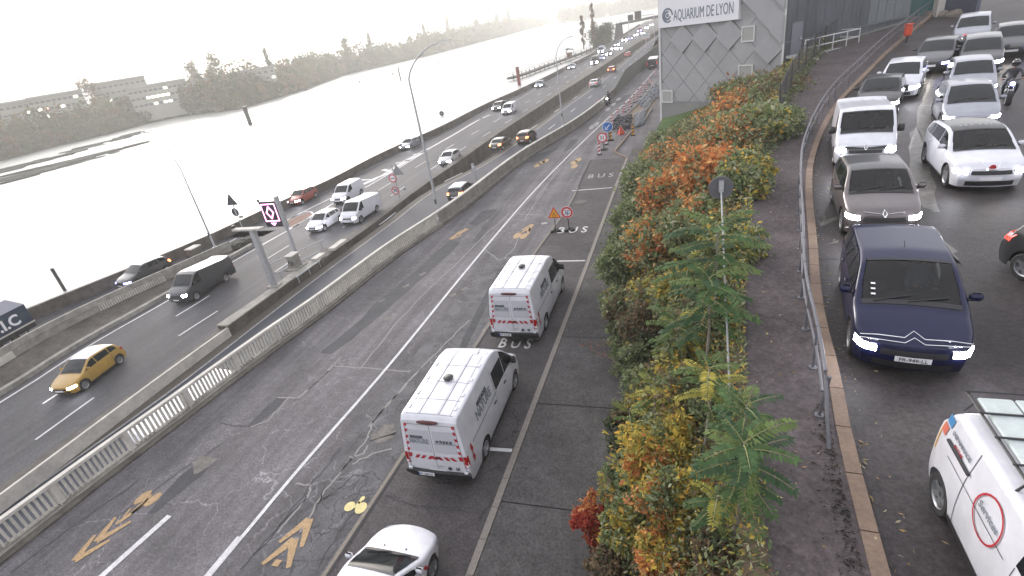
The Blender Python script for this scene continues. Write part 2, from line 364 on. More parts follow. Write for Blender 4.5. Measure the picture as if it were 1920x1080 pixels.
# lower pavement in slabs, cut by joints
jy = [bp(990, 952).y, bp(1060, 765).y, bp(1100, 637).y, bp(1120, 550).y, 25.7, 29.6, 33.7, 38, 43]
jy = [-14, -6, 1, jy[0]]+jy[1:]+[48.5]
jy = sorted(jy)
pv = bpy.data.objects.new('sidewalk_lower', None); COL.objects.link(pv); struct(pv, 'lower pavement of grey asphalt slabs between bus bays and shrubs')
for a, b in zip(jy[:-1], jy[1:]):
    m_ = MB(); ys = list(np.linspace(a+.018, b-.018, 5))
    P = [[(kerbK(y)+.21, y, .0), (kerbK(y)+.21, y, .12), (footE(y)+.5, y, .12)] for y in ys]
    m_.grid(P); m_.build('paving_slab', pave_lo, pv)
struct(strip('sidewalk_joint_bed', lambda y: kerbK(y)+.2, lambda y: footE(y)+.5, .09, NEAR, 48, seal_d))
kr = bpy.data.objects.new('kerb_lower', None); COL.objects.link(kr); struct(kr, 'pale stone kerb beside the bus bays')
def kerbrow(f, wd, z0, z1, ya, yb, m, parent, n=1., name='kerb_stone'):
    y = ya
    while y < yb-.05:
        ye = min(y+n, yb); e = .008
        MB().prism([(f(y+e), y+e), (f(y+e)+wd, y+e), (f(ye-e)+wd, ye-e), (f(ye-e), ye-e)], z0, z1).build(name, m, parent, fix=False)
        y = ye
kerbrow(kerbK, .19, -.05, .135, 1, 45, kerb_m, kr)
# bus bay end kerb (the bend beside the works)
pa = [bp(1172, 305), bp(1155, 290), bp(1175, 262), bp(1205, 228)]
pts = [bp(1150, 362), bp(1176, 298), bp(1152, 286), bp(1172, 262), bp(1187, 243)]
kb = MB()
for a, b in zip(pts[:-1], pts[1:]):
    d = (b-a); kb.box(((a.x+b.x)/2, (a.y+b.y)/2, .06), (d.length, .16, .13), math.atan2(d.y, d.x))
kb.build('bent_kerb', kerb_b, kr)

# embankment between the two levels
P = []
for y in yrange(-8, 60, 1.5):
    yf = min(y, 51.5); a = Vector((footE(yf)+.45, y, .1)); b = Vector((crest(y), y, zr(y)+.05)); row = []
    for k in range(9):
        t = k/8; p = a.lerp(b, t); p.z = a.z+(b.z-a.z)*(t**.85); p.x += (.12*math.sin(y*1.7+k) if k < 7 else .03); p.z += (.08 if k == 8 else 0); row.append(p)
    P.append(row)
struct(MB().grid(P).build('embankment', dirt, smooth=60))
# upper level
def zup(y): return zr(y)
ys = yrange(-8, 75, 1.2)
struct(MB().grid([[(crest(y)+(kerbR(y)-crest(y))*k/4, y, zr(y)+.12) for k in range(5)] for y in ys]).build('sidewalk_upper', pave_up))
struct(MB().grid([[(kerbR(y)+.15+k*6., y, zr(y)) for k in range(12)] for y in ys]).build('upper_road', asph_up))
struct(MB().grid([[(x, y, max(zr(y), 0)+(-.05)) for x in (40, 80, 200, 600, 1500)] for y in (-60, 24, 75, 130, 200, 400, 900)]).build('far_terrain', dirt))
ku = bpy.data.objects.new('kerb_upper', None); COL.objects.link(ku); struct(ku, 'brown stone kerb along the upper road')
y = 3.5
while y < 62:
    ye = y+1.0; e = .01
    def K(yy, o): 
        d = (kerbR(yy+.05)-kerbR(yy-.05))/.1; n = math.hypot(1, d); return (kerbR(yy)+o/n*1., yy-o*d/n)
    q = [K(y+e, -.04), K(y+e, .17), K(ye-e, .17), K(ye-e, -.04)]
    MB().prism(q, lambda x, yy: zr(yy)-.05, lambda x, yy: zr(yy)+.14).build('kerb_stone', kerb_b, ku, fix=False); y = ye

# --- barrier between local road and highway
br = empty('balustrade_wall', 'long concrete parapet with upright balusters then solid panels and pale coping between local road and highway', 'parapet')
YL = bp(826, 420).y                                     # balusters end at the first lamp post
YE = bp(1138, 192).y
mbk = wallrun(lambda y: barB(y)-.34, NEAR, YE, -4.6, -.02, .34)      # retaining wall under it
wallrun(lambda y: barB(y)-.30, NEAR, YE, -.02, .10, .42, mb=mbk); mbk.build('retaining_wall', conc, br)
wallrun(lambda y: barB(y)+.12, NEAR, YE, -.01, .07, .28).build('footing_ledge', conc_d, br)
y = 2.2; k = 0
post_y = []
while y < YL-.4:
    ye = y+.96; post_y.append(y)
    x = barB(y)-.09
    MB().box((x, y, .49), (.17, .19, .80)).build('panel_post', conc_l, br)
    MB().tube([(barB(y+.1)-.09, y+.1, .17), (barB(ye-.1)-.09, ye-.1, .17)], .04, 4).build('bottom_rail', conc, br)
    y = ye+.0; k += 1
    if k % 1 == 0: y += .9*1.6
mesh_b = MB().box((0, 0, .5), (.08, .062, .74)).mesh('baluster', conc_l)
allb = MB(); ncount = 0
yy = 2.2
while yy < YL-.2:
    if min(abs(yy-p) for p in post_y) > .12:
        if ncount < 300:
            link('baluster', mesh_b, br, (barB(yy)-.09, yy, 0)); ncount += 1
        else: allb.box((barB(yy)-.09, yy, .5), (.085, .075, .74))
    yy += .165
if allb.f: o = allb.build('distant_balusters', conc_l, br); o['kind'] = 'stuff'
wallrun(lambda y: barB(y)-.18, NEAR, YL, .88, .985, .19).build('coping', conc_l, br)
wallrun(lambda y: barB(y)-.16, NEAR, YL, .10, .15, .16).build('base_rail', conc, br)
y = YL
while y < YE-.2:
    ye = min(y+2.0, YE); e = .012
    MB().prism([(barB(y+e)-.17, y+e), (barB(y+e)+.01, y+e), (barB(ye-e)+.01, ye-e), (barB(ye-e)-.17, ye-e)], .1, .90).build('solid_panel', conc, br, fix=False); y = ye
wallrun(lambda y: barB(y)-.20, YL, YE, .90, .99, .24).build('coping', conc_l, br)
gw = tag(wallrun(lambda y: barB(y)-.25, YE+6, 190, -3.2, lambda y: 1.0+1.35*sm(YE+6, YE+16, y), .25).build('noise_wall', mat('green_wall', (.085, .09, .078), .8, noise=.2, scale=2)),
    'tall dark green retaining wall where the parapet ends far up the road', 'wall')
lw = tag(wallrun(lambda y: barB(y)-.28, YE, YE+5.9, -3.2, 1.0, .25).build('low_wall', conc_d), 'low dirty concrete wall between the pale coping and the tall green wall', 'wall')

# --- median barrier
md = empty('median_barrier', 'low concrete median wall dividing the two highway carriageways', 'barrier')
KY = bp(410, 614, -2.75).y
wallrun(medF, NEAR, KY, -4.6, -2.93, .55).build('dirty_ledge', conc_d, md)
P = []
for y in yrange(NEAR, FAR):
    wv = max(.35, medN(y)-medF(y)); P.append(y)
def wallvar(fa, fb, y0, y1, z0, z1):
    m_ = MB(); ys = yrange(y0, y1)
    z1f = z1 if callable(z1) else (lambda y: z1)
    m_.grid([[(fa(y), y, z0), (fa(y), y, z1f(y)), (fb(y), y, z1f(y)), (fb(y), y, z0), (fa(y), y, z0)] for y in ys])
    for y in (ys[0], ys[-1]): m_.poly([(fa(y), y, z0), (fa(y), y, z1f(y)), (fb(y), y, z1f(y)), (fb(y), y, z0)])
    return m_
fN = lambda y: max(medN(y), medF(y)+.35)
wallvar(lambda y: fN(y)-.14, fN, NEAR, KY, -4.6, -2.74).build('edge_kerb', conc_l, md)
wallvar(lambda y: medF(y)+.01, lambda y: fN(y)-.15, NEAR, KY, -4.6, -2.86).build('ledge_top', conc_d, md)
wallvar(medF, fN, KY, bp(580, 492, -2.75).y, -4.6, -2.66).build('raised_wall', conc_d, md); wallvar(lambda y: medF(y)-.03, lambda y: fN(y)+.03, KY, bp(580, 492, -2.75).y, -2.658, -2.58).build('wall_capping', conc, md)
wallvar(medF, fN, bp(582, 490, -2.75).y, FAR, -4.6, lambda y: -2.72+.35*sm(50, 80, y)).build('long_wall', conc_d, md)
for px, py in ((634, 459), (597, 482)):
    c = bp(px, py, -2.5); q = tag(MB().box((c.x, c.y, -2.5), (.6, 2.0 if px > 600 else 1.2, .24), 0, .02).build('cover_slab', conc_l), 'pale flat slab lying on the median wall beside the %s' % ('two oncoming white vans' if px > 600 else 'utility cabinet'), 'slab')
# shoulder band
struct(strip('median_shoulder', lambda y: edgeP(y)-.8, lambda y: edgeP(y)-.12, zn, NEAR, 90, mat('gravelly_shoulder', (.085, .074, .062), .9, noise=.3, scale=9, bump=.4), dz=.008))

# --- river wall, slip-road parapet
rw = empty('river_wall', 'dark concrete flood wall along the river bank', 'wall')
y = -14.
while y < 400:
    ln = 4. if y < 120 else 25.; ye = y+ln; e = .015
    z1 = zs(y)+.95
    MB().prism([(wallT(y+e), y+e), (wallT(y+e)+.32, y+e), (wallT(ye-e)+.32, ye-e), (wallT(ye-e), ye-e)], WL-1, lambda x, yy: zs(yy)+.95).build('wall_panel', conc_d, rw, fix=False); y = ye
sp_ = empty('slip_road_parapet', 'grey concrete parapet with short balusters dropping from the slip road to the highway', 'parapet')
YP = bp(430, 452, -2).y
m_ = MB(); ys = yrange(NEAR, YP, 1.)
m_.grid([[(parT(y)-.25, y, zs(y)-.1), (parT(y)-.25, y, zs(y)+.93), (parT(y), y, zs(y)+.95), (parT(y)+.04, y, zs(y)+.55)] for y in ys]).build('upper_beam', conc, sp_)
m_ = MB(); m_.grid([[(parT(y)+.0, y, zs(y)+.56), (parT(y)-.0, y, zs(y)+.05)] for y in ys]).build('recessed_panel', conc, sp_)
m_ = MB(); m_.grid([[(parT(y)+.06, y, zs(y)+.08), (parT(y)+.10, y, zs(y)-.02), (edgeF(y)-1.35, y, ZF+.02)] for y in ys]).build('wall_foot', conc_d, sp_)
bmesh_ = MB().box((0, 0, .3), (.09, .10, .48)).mesh('baluster', conc_l)
def gap_balusters(pa, pb, n):
    ya, yb = bp(*pa, -2).y, bp(*pb, -2).y
    for i in range(n):
        yb_ = ya+(yb-ya)*i/(n-1); link('baluster', bmesh_, sp_, (parT(yb_)+.05, yb_, zs(yb_)))
gap_balusters((0, 690), (48, 664), 14); gap_balusters((235, 572), (328, 512), 30)
kk = tag(wallvar(lambda y: edgeF(y)-1.15, lambda y: edgeF(y)-.75, NEAR, 36, -3.2, -2.72).build('safety_kerb', conc),
    'low dirty concrete safety kerb at the foot of the slip road wall', 'kerb')

# --- painted lines
def dashes(f, z, y0, y1, period, ln, wd, off=0., name='lane_dash', m=white_p, parent=None, dz=.012):
    y = y0
    while y < y1:
        P = []
        for k in range(4):
            q = y+ln*k/3; P.append((f(q)+off, q))
        MB().grid(ribbon(P, wd, z, dz)).build(name, m, parent); y += period
def line(f, z, y0, y1, wd, off=0., m=white_p, name='painted_line', parent=None, step=1.5, dz=.012):
    P = [(f(y)+off, y) for y in yrange(y0, y1, step)]
    return MB().grid(ribbon(P, wd, z, dz)).build(name, m, parent)
def group(name, label):
    o = bpy.data.objects.new(name, None); COL.objects.link(o); return struct(o, label)
lf = group('far_carriageway_markings', 'white lane lines of the far carriageway')
line(edgeF, ZF, NEAR, 38, .16, parent=lf)
yA, yB = bp(335, 630, ZF).y, bp(82, 760, ZF).y
l1y = bp(335, 630, ZF); l2y = bp(330, 593, ZF)
o1 = l1y.x-edgeF(l1y.y); o2 = l2y.x-edgeF(l2y.y)
per = 9.35
dashes(edgeF, ZF, l1y.y-per*3, 330, per, 3.2, .14, o1, parent=lf)
dashes(edgeF, ZF, l2y.y-per*2, 330, per, 3.0, .14, o2, parent=lf)
# wide line between slip road and main lanes
yg0, yg1 = bp(800, 281, ZF).y, bp(902, 224, ZF).y
fG = curve([(800, 281), (850, 253), (902, 223), (917, 216)], ZF)
line(fG, ZF, yg0, yg1, .45, parent=lf); dashes(fG, ZF, yg1+1.2, yg1+4, 6, 3.0, .4, parent=lf)
line(edgeF, ZF, yg1+12, 330, .16, -.1, parent=lf, m=white_o)
fS = curve([(700, 312), (833, 252), (915, 205), (1000, 162), (1080, 118)], ZF); line(fS, ZF, bp(480, 425, ZF).y, 300, .14, parent=lf, m=white_o)
g = lambda *pp: [bp(a, b, ZF) for a, b in pp]
for pp in ([(493, 458), (537, 434), (560, 420)], [(548, 427), (600, 397), (640, 372), (690, 349), (740, 320), (800, 283)], [(540, 412), (585, 389), (620, 372), (700, 339), (760, 300), (800, 279)],
           [(538, 414), (565, 398), (583, 397), (588, 402), (573, 412), (540, 430)]):
    MB().grid(ribbon(g(*pp), .22, ZF, .014)).build('gore_outline', white_p, lf)
MB().poly([(p.x, p.y, ZF+.009) for p in g((540, 413), (583, 397), (587, 402), (545, 427))]).build('gore_fill', mat('red_brown_resin', (.16, .085, .06), .85, noise=.3, scale=9), lf)
for a, b, c in (((663, 352), (700, 337), (672, 338)), ((700, 336), (735, 322), (718, 318)), ((735, 318), (762, 303), (742, 306)), ((765, 300), (792, 287), (775, 290))):
    MB().grid(ribbon(g(a, b, c), .7, ZF, .016)).build('gore_chevron', white_p, lf)
MB().grid(ribbon(g((400, 470), (443, 447)), .2, ZF, .012)).build('slip_dash', white_p, lf)
MB().grid(ribbon([bp(80, 613, zs), bp(145, 582, zs), bp(238, 533, zs)], .01, zs, .012)).build('slip_line', white_o, lf)
ln_ = group('near_carriageway_markings', 'white lane lines of the near carriageway')
line(edgeP, zn, NEAR, 300, .15, m=white_o, parent=ln_)
q1 = bp(882, 337, zn); q2 = bp(1067, 191, zn); q3 = bp(1070, 210, zn)
dashes(edgeP, zn, q1.y-26, 300, 13, 3.2, .14, q2.x-edgeP(q2.y), parent=ln_)
dashes(edgeP, zn, q3.y-26, 300, 13, 3.2, .14, q3.x-edgeP(q3.y), parent=ln_)
# local road
ll = group('local_road_markings', 'white lines of the local road')
line(whiteA, 0, NEAR, 140, .13, parent=ll)
line(whiteA, 0, bp(440, 1030).y-8, bp(455, 1008).y, .2, -.06, parent=ll, dz=.015)
a, b = bp(197, 1075), bp(318, 967); d = (a-b).normalized()
MB().grid(ribbon([b, a, a+d*1.2], .2, 0, .012)).build('lane_dash', white_p, ll)
line(yellY, 0, 2, 38, .12, parent=ll, m=mat('bay_line', (.17, .15, .125), .8, noise=.3, scale=10))
line(yellY, 0, 2, 44, .05, .12, parent=ll, m=seal_d)
for a, b, m_ in (((960, 845), (915, 842), white_p), ((1040, 490), (1097, 489), white_p), ((1072, 358), (1148, 352), white_p)):
    MB().grid(ribbon([bp(*a), bp(*b)], .14, 0, .012)).build('bay_line', m_, ll)
# lettering painted in the bus bays
def road_text(s, px, size, sy, m=white_p, sx=1.15, dz=.016):
    c = bp(*px); M = Matrix.Translation((c.x, c.y, dz))@Matrix.Diagonal((sx, sy, 1, 1))
    return text(s, size, m, M, ll, 'painted_letters', ext=.001, bold=.012)
road_text('B U S', (1073, 432), 1.0, 1.35, sx=.82); road_text('B U S', (1126, 330), 1.0, 1.5, white_o, sx=.9)
road_text('B U S', (966, 645), 1.0, 1.0, sx=.62)
yb = group('cycle_markings', 'ochre cycle symbols and chevrons painted on the local road')
def chev(tip, a, b, wd, z=.014):
    T, A, B = bp(*tip), bp(*a), bp(*b)
    MB().grid(ribbon([A, T], [wd*.45, wd], 0, z)).build('chevron_arm', yell_p, yb); MB().grid(ribbon([B, T], [wd*.45, wd], 0, z+.001)).build('chevron_arm', yell_p, yb)
def disc(c, a, n=20):
    """a: pixel half axis points of an oval"""
    C = bp(*c); A = bp(*a); r1 = (A-C).length; d = (A-C).normalized(); q = Vector((-d.y, d.x, 0)); r2 = .17
    MB().poly([tuple(C+d*(r1*math.cos(t))+q*(r2*math.sin(t))+Vector((0, 0, .014))) for t in np.linspace(0, 2*math.pi, n, endpoint=False)]).build('wheel_disc', yell_p, yb)
chev((141, 1051), (178, 1004), (206, 1013), .24); chev((182, 1015), (217, 970), (246, 978), .24)
def blob(c, rx, ry, rot=0., m=None, z=.014):
    C = bp(*c); MB().poly([(C.x+rx*math.cos(t)*math.cos(rot)-ry*math.sin(t)*math.sin(rot), C.y+rx*math.cos(t)*math.sin(rot)+ry*math.sin(t)*math.cos(rot), z) for t in np.linspace(0, 2*math.pi, 20, endpoint=False)]).build('symbol_disc', m or yell_p, yb)
def stroke(pp, wd, m=None): MB().grid(ribbon([bp(*p) for p in pp], wd, 0, .015)).build('symbol_stroke', m or yell_p, yb)
disc((268, 933), (284, 920)); disc((287, 937), (303, 924))
stroke([(218, 983), (240, 968), (262, 950), (277, 935)], .14); stroke([(232, 970), (246, 953)], .07); stroke([(247, 963), (270, 945), (284, 928)], .1)
chev((580, 974), (524, 1017), (566, 1026), .26); chev((552, 1012), (492, 1058), (541, 1065), .27); stroke([(515, 1062), (524, 1050)], .2)
blob((656, 950), .16, .17, 0, mat('yellow_paint', (.55, .48, .22), .7, noise=.2, scale=10)); yp2 = MATS['yellow_paint']
blob((677, 953), .17, .2, 0, yp2); blob((680, 935), .07, .08, 0, yp2); stroke([(666, 953), (674, 942), (677, 938)], .09, yp2); stroke([(671, 941), (679, 947)], .06, yp2)
chev((845, 449), (862, 434), (866, 441), .3); stroke([(858, 440), (876, 429)], .35); 
chev((998, 421), (978, 432), (992, 434), .26); chev((992, 428), (975, 438), (990, 440), .26); blob((970, 442), .25, .5); blob((982, 443), .22, .45)
stroke([(1015, 420), (1026, 418)], .3, white_o)
for c in ((1008, 310), (1016, 305), (1076, 305), (1084, 300), (1077, 312), (1023, 302)): blob(c, .28, .7, 0, yell_p)
for c in ((1110, 238), (1118, 233), (1140, 205), (1150, 196), (1160, 186)): blob(c, .3, 1.3, 0, white_o)

# --- repairs, sealed cracks and patches of the local road
pt = group('road_repairs', 'dark patches and pale sealed cracks in the worn local road')
random.seed(4)
def jag(pp, amp=.04, n=6):
    P = [bp(*p) for p in pp]; out = []
    for a, b in zip(P[:-1], P[1:]):
        for k in range(n):
            t = k/n; p = a.lerp(b, t); out.append(Vector((p.x+random.uniform(-amp, amp), p.y+random.uniform(-amp, amp), 0)))
    return out+[P[-1]]
def sealed(pp, wd=.06, m=seal, amp=.035, dz=.008): MB().grid(ribbon(jag(pp, amp), wd, 0, dz)).build('sealed_crack', m, pt)
for pp in ([(675, 693), (740, 610), (800, 545), (850, 500), (910, 440), (955, 400)], [(770, 697), (720, 693), (640, 688), (620, 685)],
           [(625, 683), (600, 712), (560, 747), (520, 745)], [(640, 670), (590, 720), (555, 748)], [(540, 747), (500, 790), (470, 800)],
           [(933, 487), (905, 465), (930, 440), (965, 405), (1000, 365), (1035, 320), (1060, 290), (1090, 258)], [(945, 484), (965, 465), (975, 440)],
           [(933, 487), (945, 485), (980, 486)], [(965, 400), (1003, 403), (1020, 404)], [(960, 413), (985, 412)], [(984, 410), (1010, 372), (1040, 325), (1060, 300)],
           [(1005, 372), (1027, 345), (1050, 318), (1083, 283)], [(1100, 250), (1120, 225), (1150, 195), (1180, 170)], [(1010, 350), (1040, 348)], [(1022, 335), (1052, 335)],
           [(553, 907), (583, 911), (580, 925), (555, 960), (520, 1000)], [(660, 870), (700, 850), (735, 842)], [(640, 885), (690, 820), (700, 790)], [(700, 790), (740, 745), (790, 690)],
           [(655, 857), (680, 852), (690, 835)], [(690, 800), (760, 720), (830, 650), (880, 600)], [(560, 1000), (610, 920), (660, 860)]): sealed(pp)
for pp in ([(613, 905), (600, 940), (640, 912), (665, 890), (690, 893)], [(593, 950), (605, 935), (632, 922)], [(640, 970), (652, 950), (670, 930), (690, 895)],
           [(720, 930), (745, 940), (770, 945), (800, 955)], [(770, 945), (790, 965)], [(800, 955), (830, 950), (850, 955), (880, 962)], [(725, 925), (750, 935)],
           [(850, 950), (862, 958)], [(480, 1040), (530, 980), (575, 930)], [(450, 1070), (520, 990), (590, 900), (640, 840)], [(600, 1060), (640, 990), (670, 950)],
           [(560, 1000), (600, 985)], [(590, 1000), (610, 998)], [(20, 1072), (120, 1000), (260, 900)], [(180, 1000), (300, 910), (420, 830)], [(410, 795), (440, 798), (470, 800)]): sealed(pp, .035, seal_d, .06)
for k in range(16):                                       # short transverse cracks by the parapet
    t = k/15; a = (690+t*130, 560-t*92); sealed([(a[0], a[1]), (a[0]+20, a[1]+2)], .03, seal_d, .05)
def patch(pp, m=asph_dark, dz=.005, amp=.03):
    P = jag(list(pp)+[pp[0]], amp, 5)[:-1]; MB().poly([(p.x, p.y, dz) for p in P]).build('road_patch', m, pt)
patch([(676, 600), (700, 572), (740, 540), (790, 500), (820, 470), (845, 450), (862, 455), (850, 470), (800, 515), (760, 550), (715, 590), (700, 602)])
patch([(600, 662), (640, 630), (676, 600), (700, 602), (660, 637), (620, 664)]); patch([(463, 800), (500, 762), (520, 745), (540, 747), (515, 770), (480, 798)])
patch([(885, 455), (905, 425), (935, 395), (945, 385), (932, 405), (910, 435), (900, 452)]); patch([(880, 420), (905, 395), (935, 392), (920, 408), (893, 425)])
patch([(300, 935), (330, 900), (365, 870), (410, 858), (380, 890), (330, 930), (290, 962), (275, 965)]); patch([(985, 305), (1005, 290), (1035, 280), (1048, 276), (1030, 290), (1010, 302)])
patch([(1055, 285), (1072, 262), (1085, 262), (1075, 278)]); patch([(1140, 200), (1175, 178), (1190, 176), (1170, 190)])
patch([(905, 560), (935, 505), (960, 490), (925, 545), (900, 600), (870, 660), (850, 680), (870, 630)]); 
patch([(850, 240), (851, 240), (850, 241)])
light_patch = mat('worn_light_patch', (.13, .12, .108), .85, noise=.35, scale=10, blot=.3, bscale=2)
patch([(692, 822), (715, 800), (738, 795), (742, 812), (728, 825), (705, 832)], light_patch, .006, .12); patch([(360, 868), (380, 855), (410, 860), (385, 880), (365, 890)], light_patch, .009)
for c in ((715, 562), (760, 535), (792, 512), (870, 540), (725, 595), (848, 552)): patch([(c[0]-7, c[1]+3), (c[0]+6, c[1]-3), (c[0]+8, c[1]+1), (c[0]-3, c[1]+5)], light_patch, .008)
rg = mat('rough_tarmac', (.078, .077, .084), .8, noise=.45, scale=14, bump=.7, blot=.4, bscale=1.2)
cracks(rg, 1.1, .03, .35, .42, .5); cracks(rg, .7, .02, 2.2, .5, .4)
struct(MB().grid([[(yellY(y)-t*(yellY(y)-whiteA(y)-.9)-.12, y, .0035) for t in (0, .5, 1)] for y in yrange(2, 26, 1)]).build('rutted_cycle_lane', rg))
# manhole
c = bp(1089, 379); mh = tag(MB().lathe([(0, .012), (.38, .012), (.42, .006), (.42, 0)], (c.x, c.y, .004), n=20).build('manhole_cover', mat('cast_iron', (.05, .048, .045), .6, metal=.3, noise=.3, scale=20)), 'round iron manhole cover in the bus lane beyond the 30 sign', 'manhole cover')
# upper road: reflections painted as pale bands, and tar joints
us = group('upper_road_repairs', 'pale painted reflections and tar joints on the upper road')
def upatch(pp, m, dz=.006, amp=.08):
    P = [bp(a, b, zr) for a, b in pp]; P.append(P[0]); o_ = []
    for a, b in zip(P[:-1], P[1:]):
        for k in range(6): p = a.lerp(b, k/6); o_.append((p.x+random.uniform(-amp, amp), p.y+random.uniform(-amp, amp), zr(p.y)+dz))
    MB().poly(o_).build('reflection_band', m, us)
worn = mat('upper_reflection', (.085, .078, .066), .45, noise=.6, scale=6, blot=.4, bscale=1.5)  # road reflections put into the colour of these pale bands
upatch([(1725, 385), (1700, 330), (1710, 250), (1730, 180), (1752, 130), (1770, 130), (1755, 190), (1745, 260), (1745, 330), (1760, 400)], worn)
upatch([(1740, 430), (1790, 470), (1800, 500), (1780, 480), (1735, 440)], worn); upatch([(1535, 420), (1572, 404), (1574, 410), (1540, 425)], worn, .007, .01); upatch([(1545, 460), (1572, 450), (1572, 455)], worn, .007, .01)
def useal(pp, wd=.05, amp=.04):
    P = [bp(a, b, zr) for a, b in pp]; o_ = []
    for a, b in zip(P[:-1], P[1:]):
        for k in range(5): p = a.lerp(b, k/5); o_.append((p.x+random.uniform(-amp, amp), p.y+random.uniform(-amp, amp)))
    o_.append((P[-1].x, P[-1].y)); return o_
for pp, z in (([(1400, 575), (1400, 680), (1405, 720)], 5.12), ([(1434, 925), (1440, 1000), (1447, 1072)], 5.12), ([(1400, 597), (1450, 603), (1500, 620)], 5.12), ([(1400, 462), (1465, 462)], 5.12), ([(1540, 790), (1560, 815), (1572, 835)], 5.12)):
    MB().grid(ribbon(useal([(a, b) for a, b in pp]), .03, z, .006)).build('pavement_crack', seal_d, us)
for pp in ([(1525, 485), (1572, 487)],):
    MB().grid(ribbon(useal(pp), .03, zr, .008)).build('tar_joint', seal_d, us)
# ================================================================== VEHICLES
glass_d = mat('tinted_glass', (.008, .011, .013), .05, spec=.4)
glass_w = glassmat('windscreen_glass')
trim = mat('black_trim', (.018, .018, .02), .5)
seam = mat('panel_gap', (.05, .05, .055), .8)
lamp_on = mat('headlamp_lit', (.9, .92, 1), .2, emit=(.93, .93, 1), es=40)
lamp_blue = mat('headlamp_cool', (.5, .55, 1), .2, emit=(.35, .36, 1), es=7)
lamp_off = mat('headlamp_glass', (.55, .57, .6), .1, metal=.3)
tail_on = mat('tail_lit', (.9, .1, .03), .3, emit=(1, .22, .06), es=5)
tail_m = mat('tail_lens', (.35, .012, .01), .2, coat=.5)
tail_dim = mat('tail_dim', (.4, .02, .02), .3, emit=(1, .08, .04), es=.5)
amber = mat('amber_lens', (.6, .36, .06), .3, emit=(1, .5, .08), es=.12)
plate_w = mat('plate_white', (.7, .7, .72), .5)
plate_b = mat('plate_blue', (.02, .08, .35), .5)
ink = mat('ink_dark', (.05, .055, .07), .6)
ink_g = mat('ink_grey', (.20, .22, .25), .6)
chrome = mat('chrome', (.75, .76, .78), .18, metal=1.)
alloy = mat('alloy_wheel', (.40, .41, .43), .35, metal=.8)
alloy_d = mat('dark_alloy', (.12, .12, .13), .4, metal=.7)
tyre_m = mat('tyre', (.02, .02, .021), .85)
redm = mat('red_reflective', (.36, .015, .025), .5)
inter = mat('cabin_dark', (.03, .03, .033), .8)
seatm = mat('seat_fabric', (.07, .07, .075), .9)
def paint(name, c, metal=.0, rough=.32, coat=.5): return mat('paint_'+name, c, rough, metal=metal, coat=coat, spec=.5 if coat > .3 else .25, noise=.07, scale=3, blot=.06, bscale=1.5)
P_white = paint('white', (.57, .575, .62)); P_off = paint('ivory', (.42, .43, .44)); P_silver = paint('silver', (.28, .29, .33), .5)
P_navy = paint('navy', (.004, .006, .036), .0, .3, .25); P_grey = paint('bronze_grey', (.13, .115, .115), .5); P_black = paint('black', (.022, .023, .026), .2)
P_dark = paint('charcoal', (.05, .052, .058), .3); P_yel = paint('yellow', (.36, .22, .045)); P_red = paint('red', (.27, .065, .045)); P_green = paint('olive', (.055, .065, .05), .2)
P_brown = paint('brown', (.09, .045, .03), .2); P_bluegrey = paint('blue_grey', (.16, .19, .25), .4)

def kf(pts):
    a = np.array([p[0] for p in pts], float); b = np.array([p[1] for p in pts], float)
    return lambda s: float(np.interp(s, a, b))
def kfs(pts, r=.10):
    """smoothed key curve"""
    f = kf(pts)
    def g(s): return sum(f(s+d*r) for d in (-1, -.5, 0, .5, 1))/5
    return g
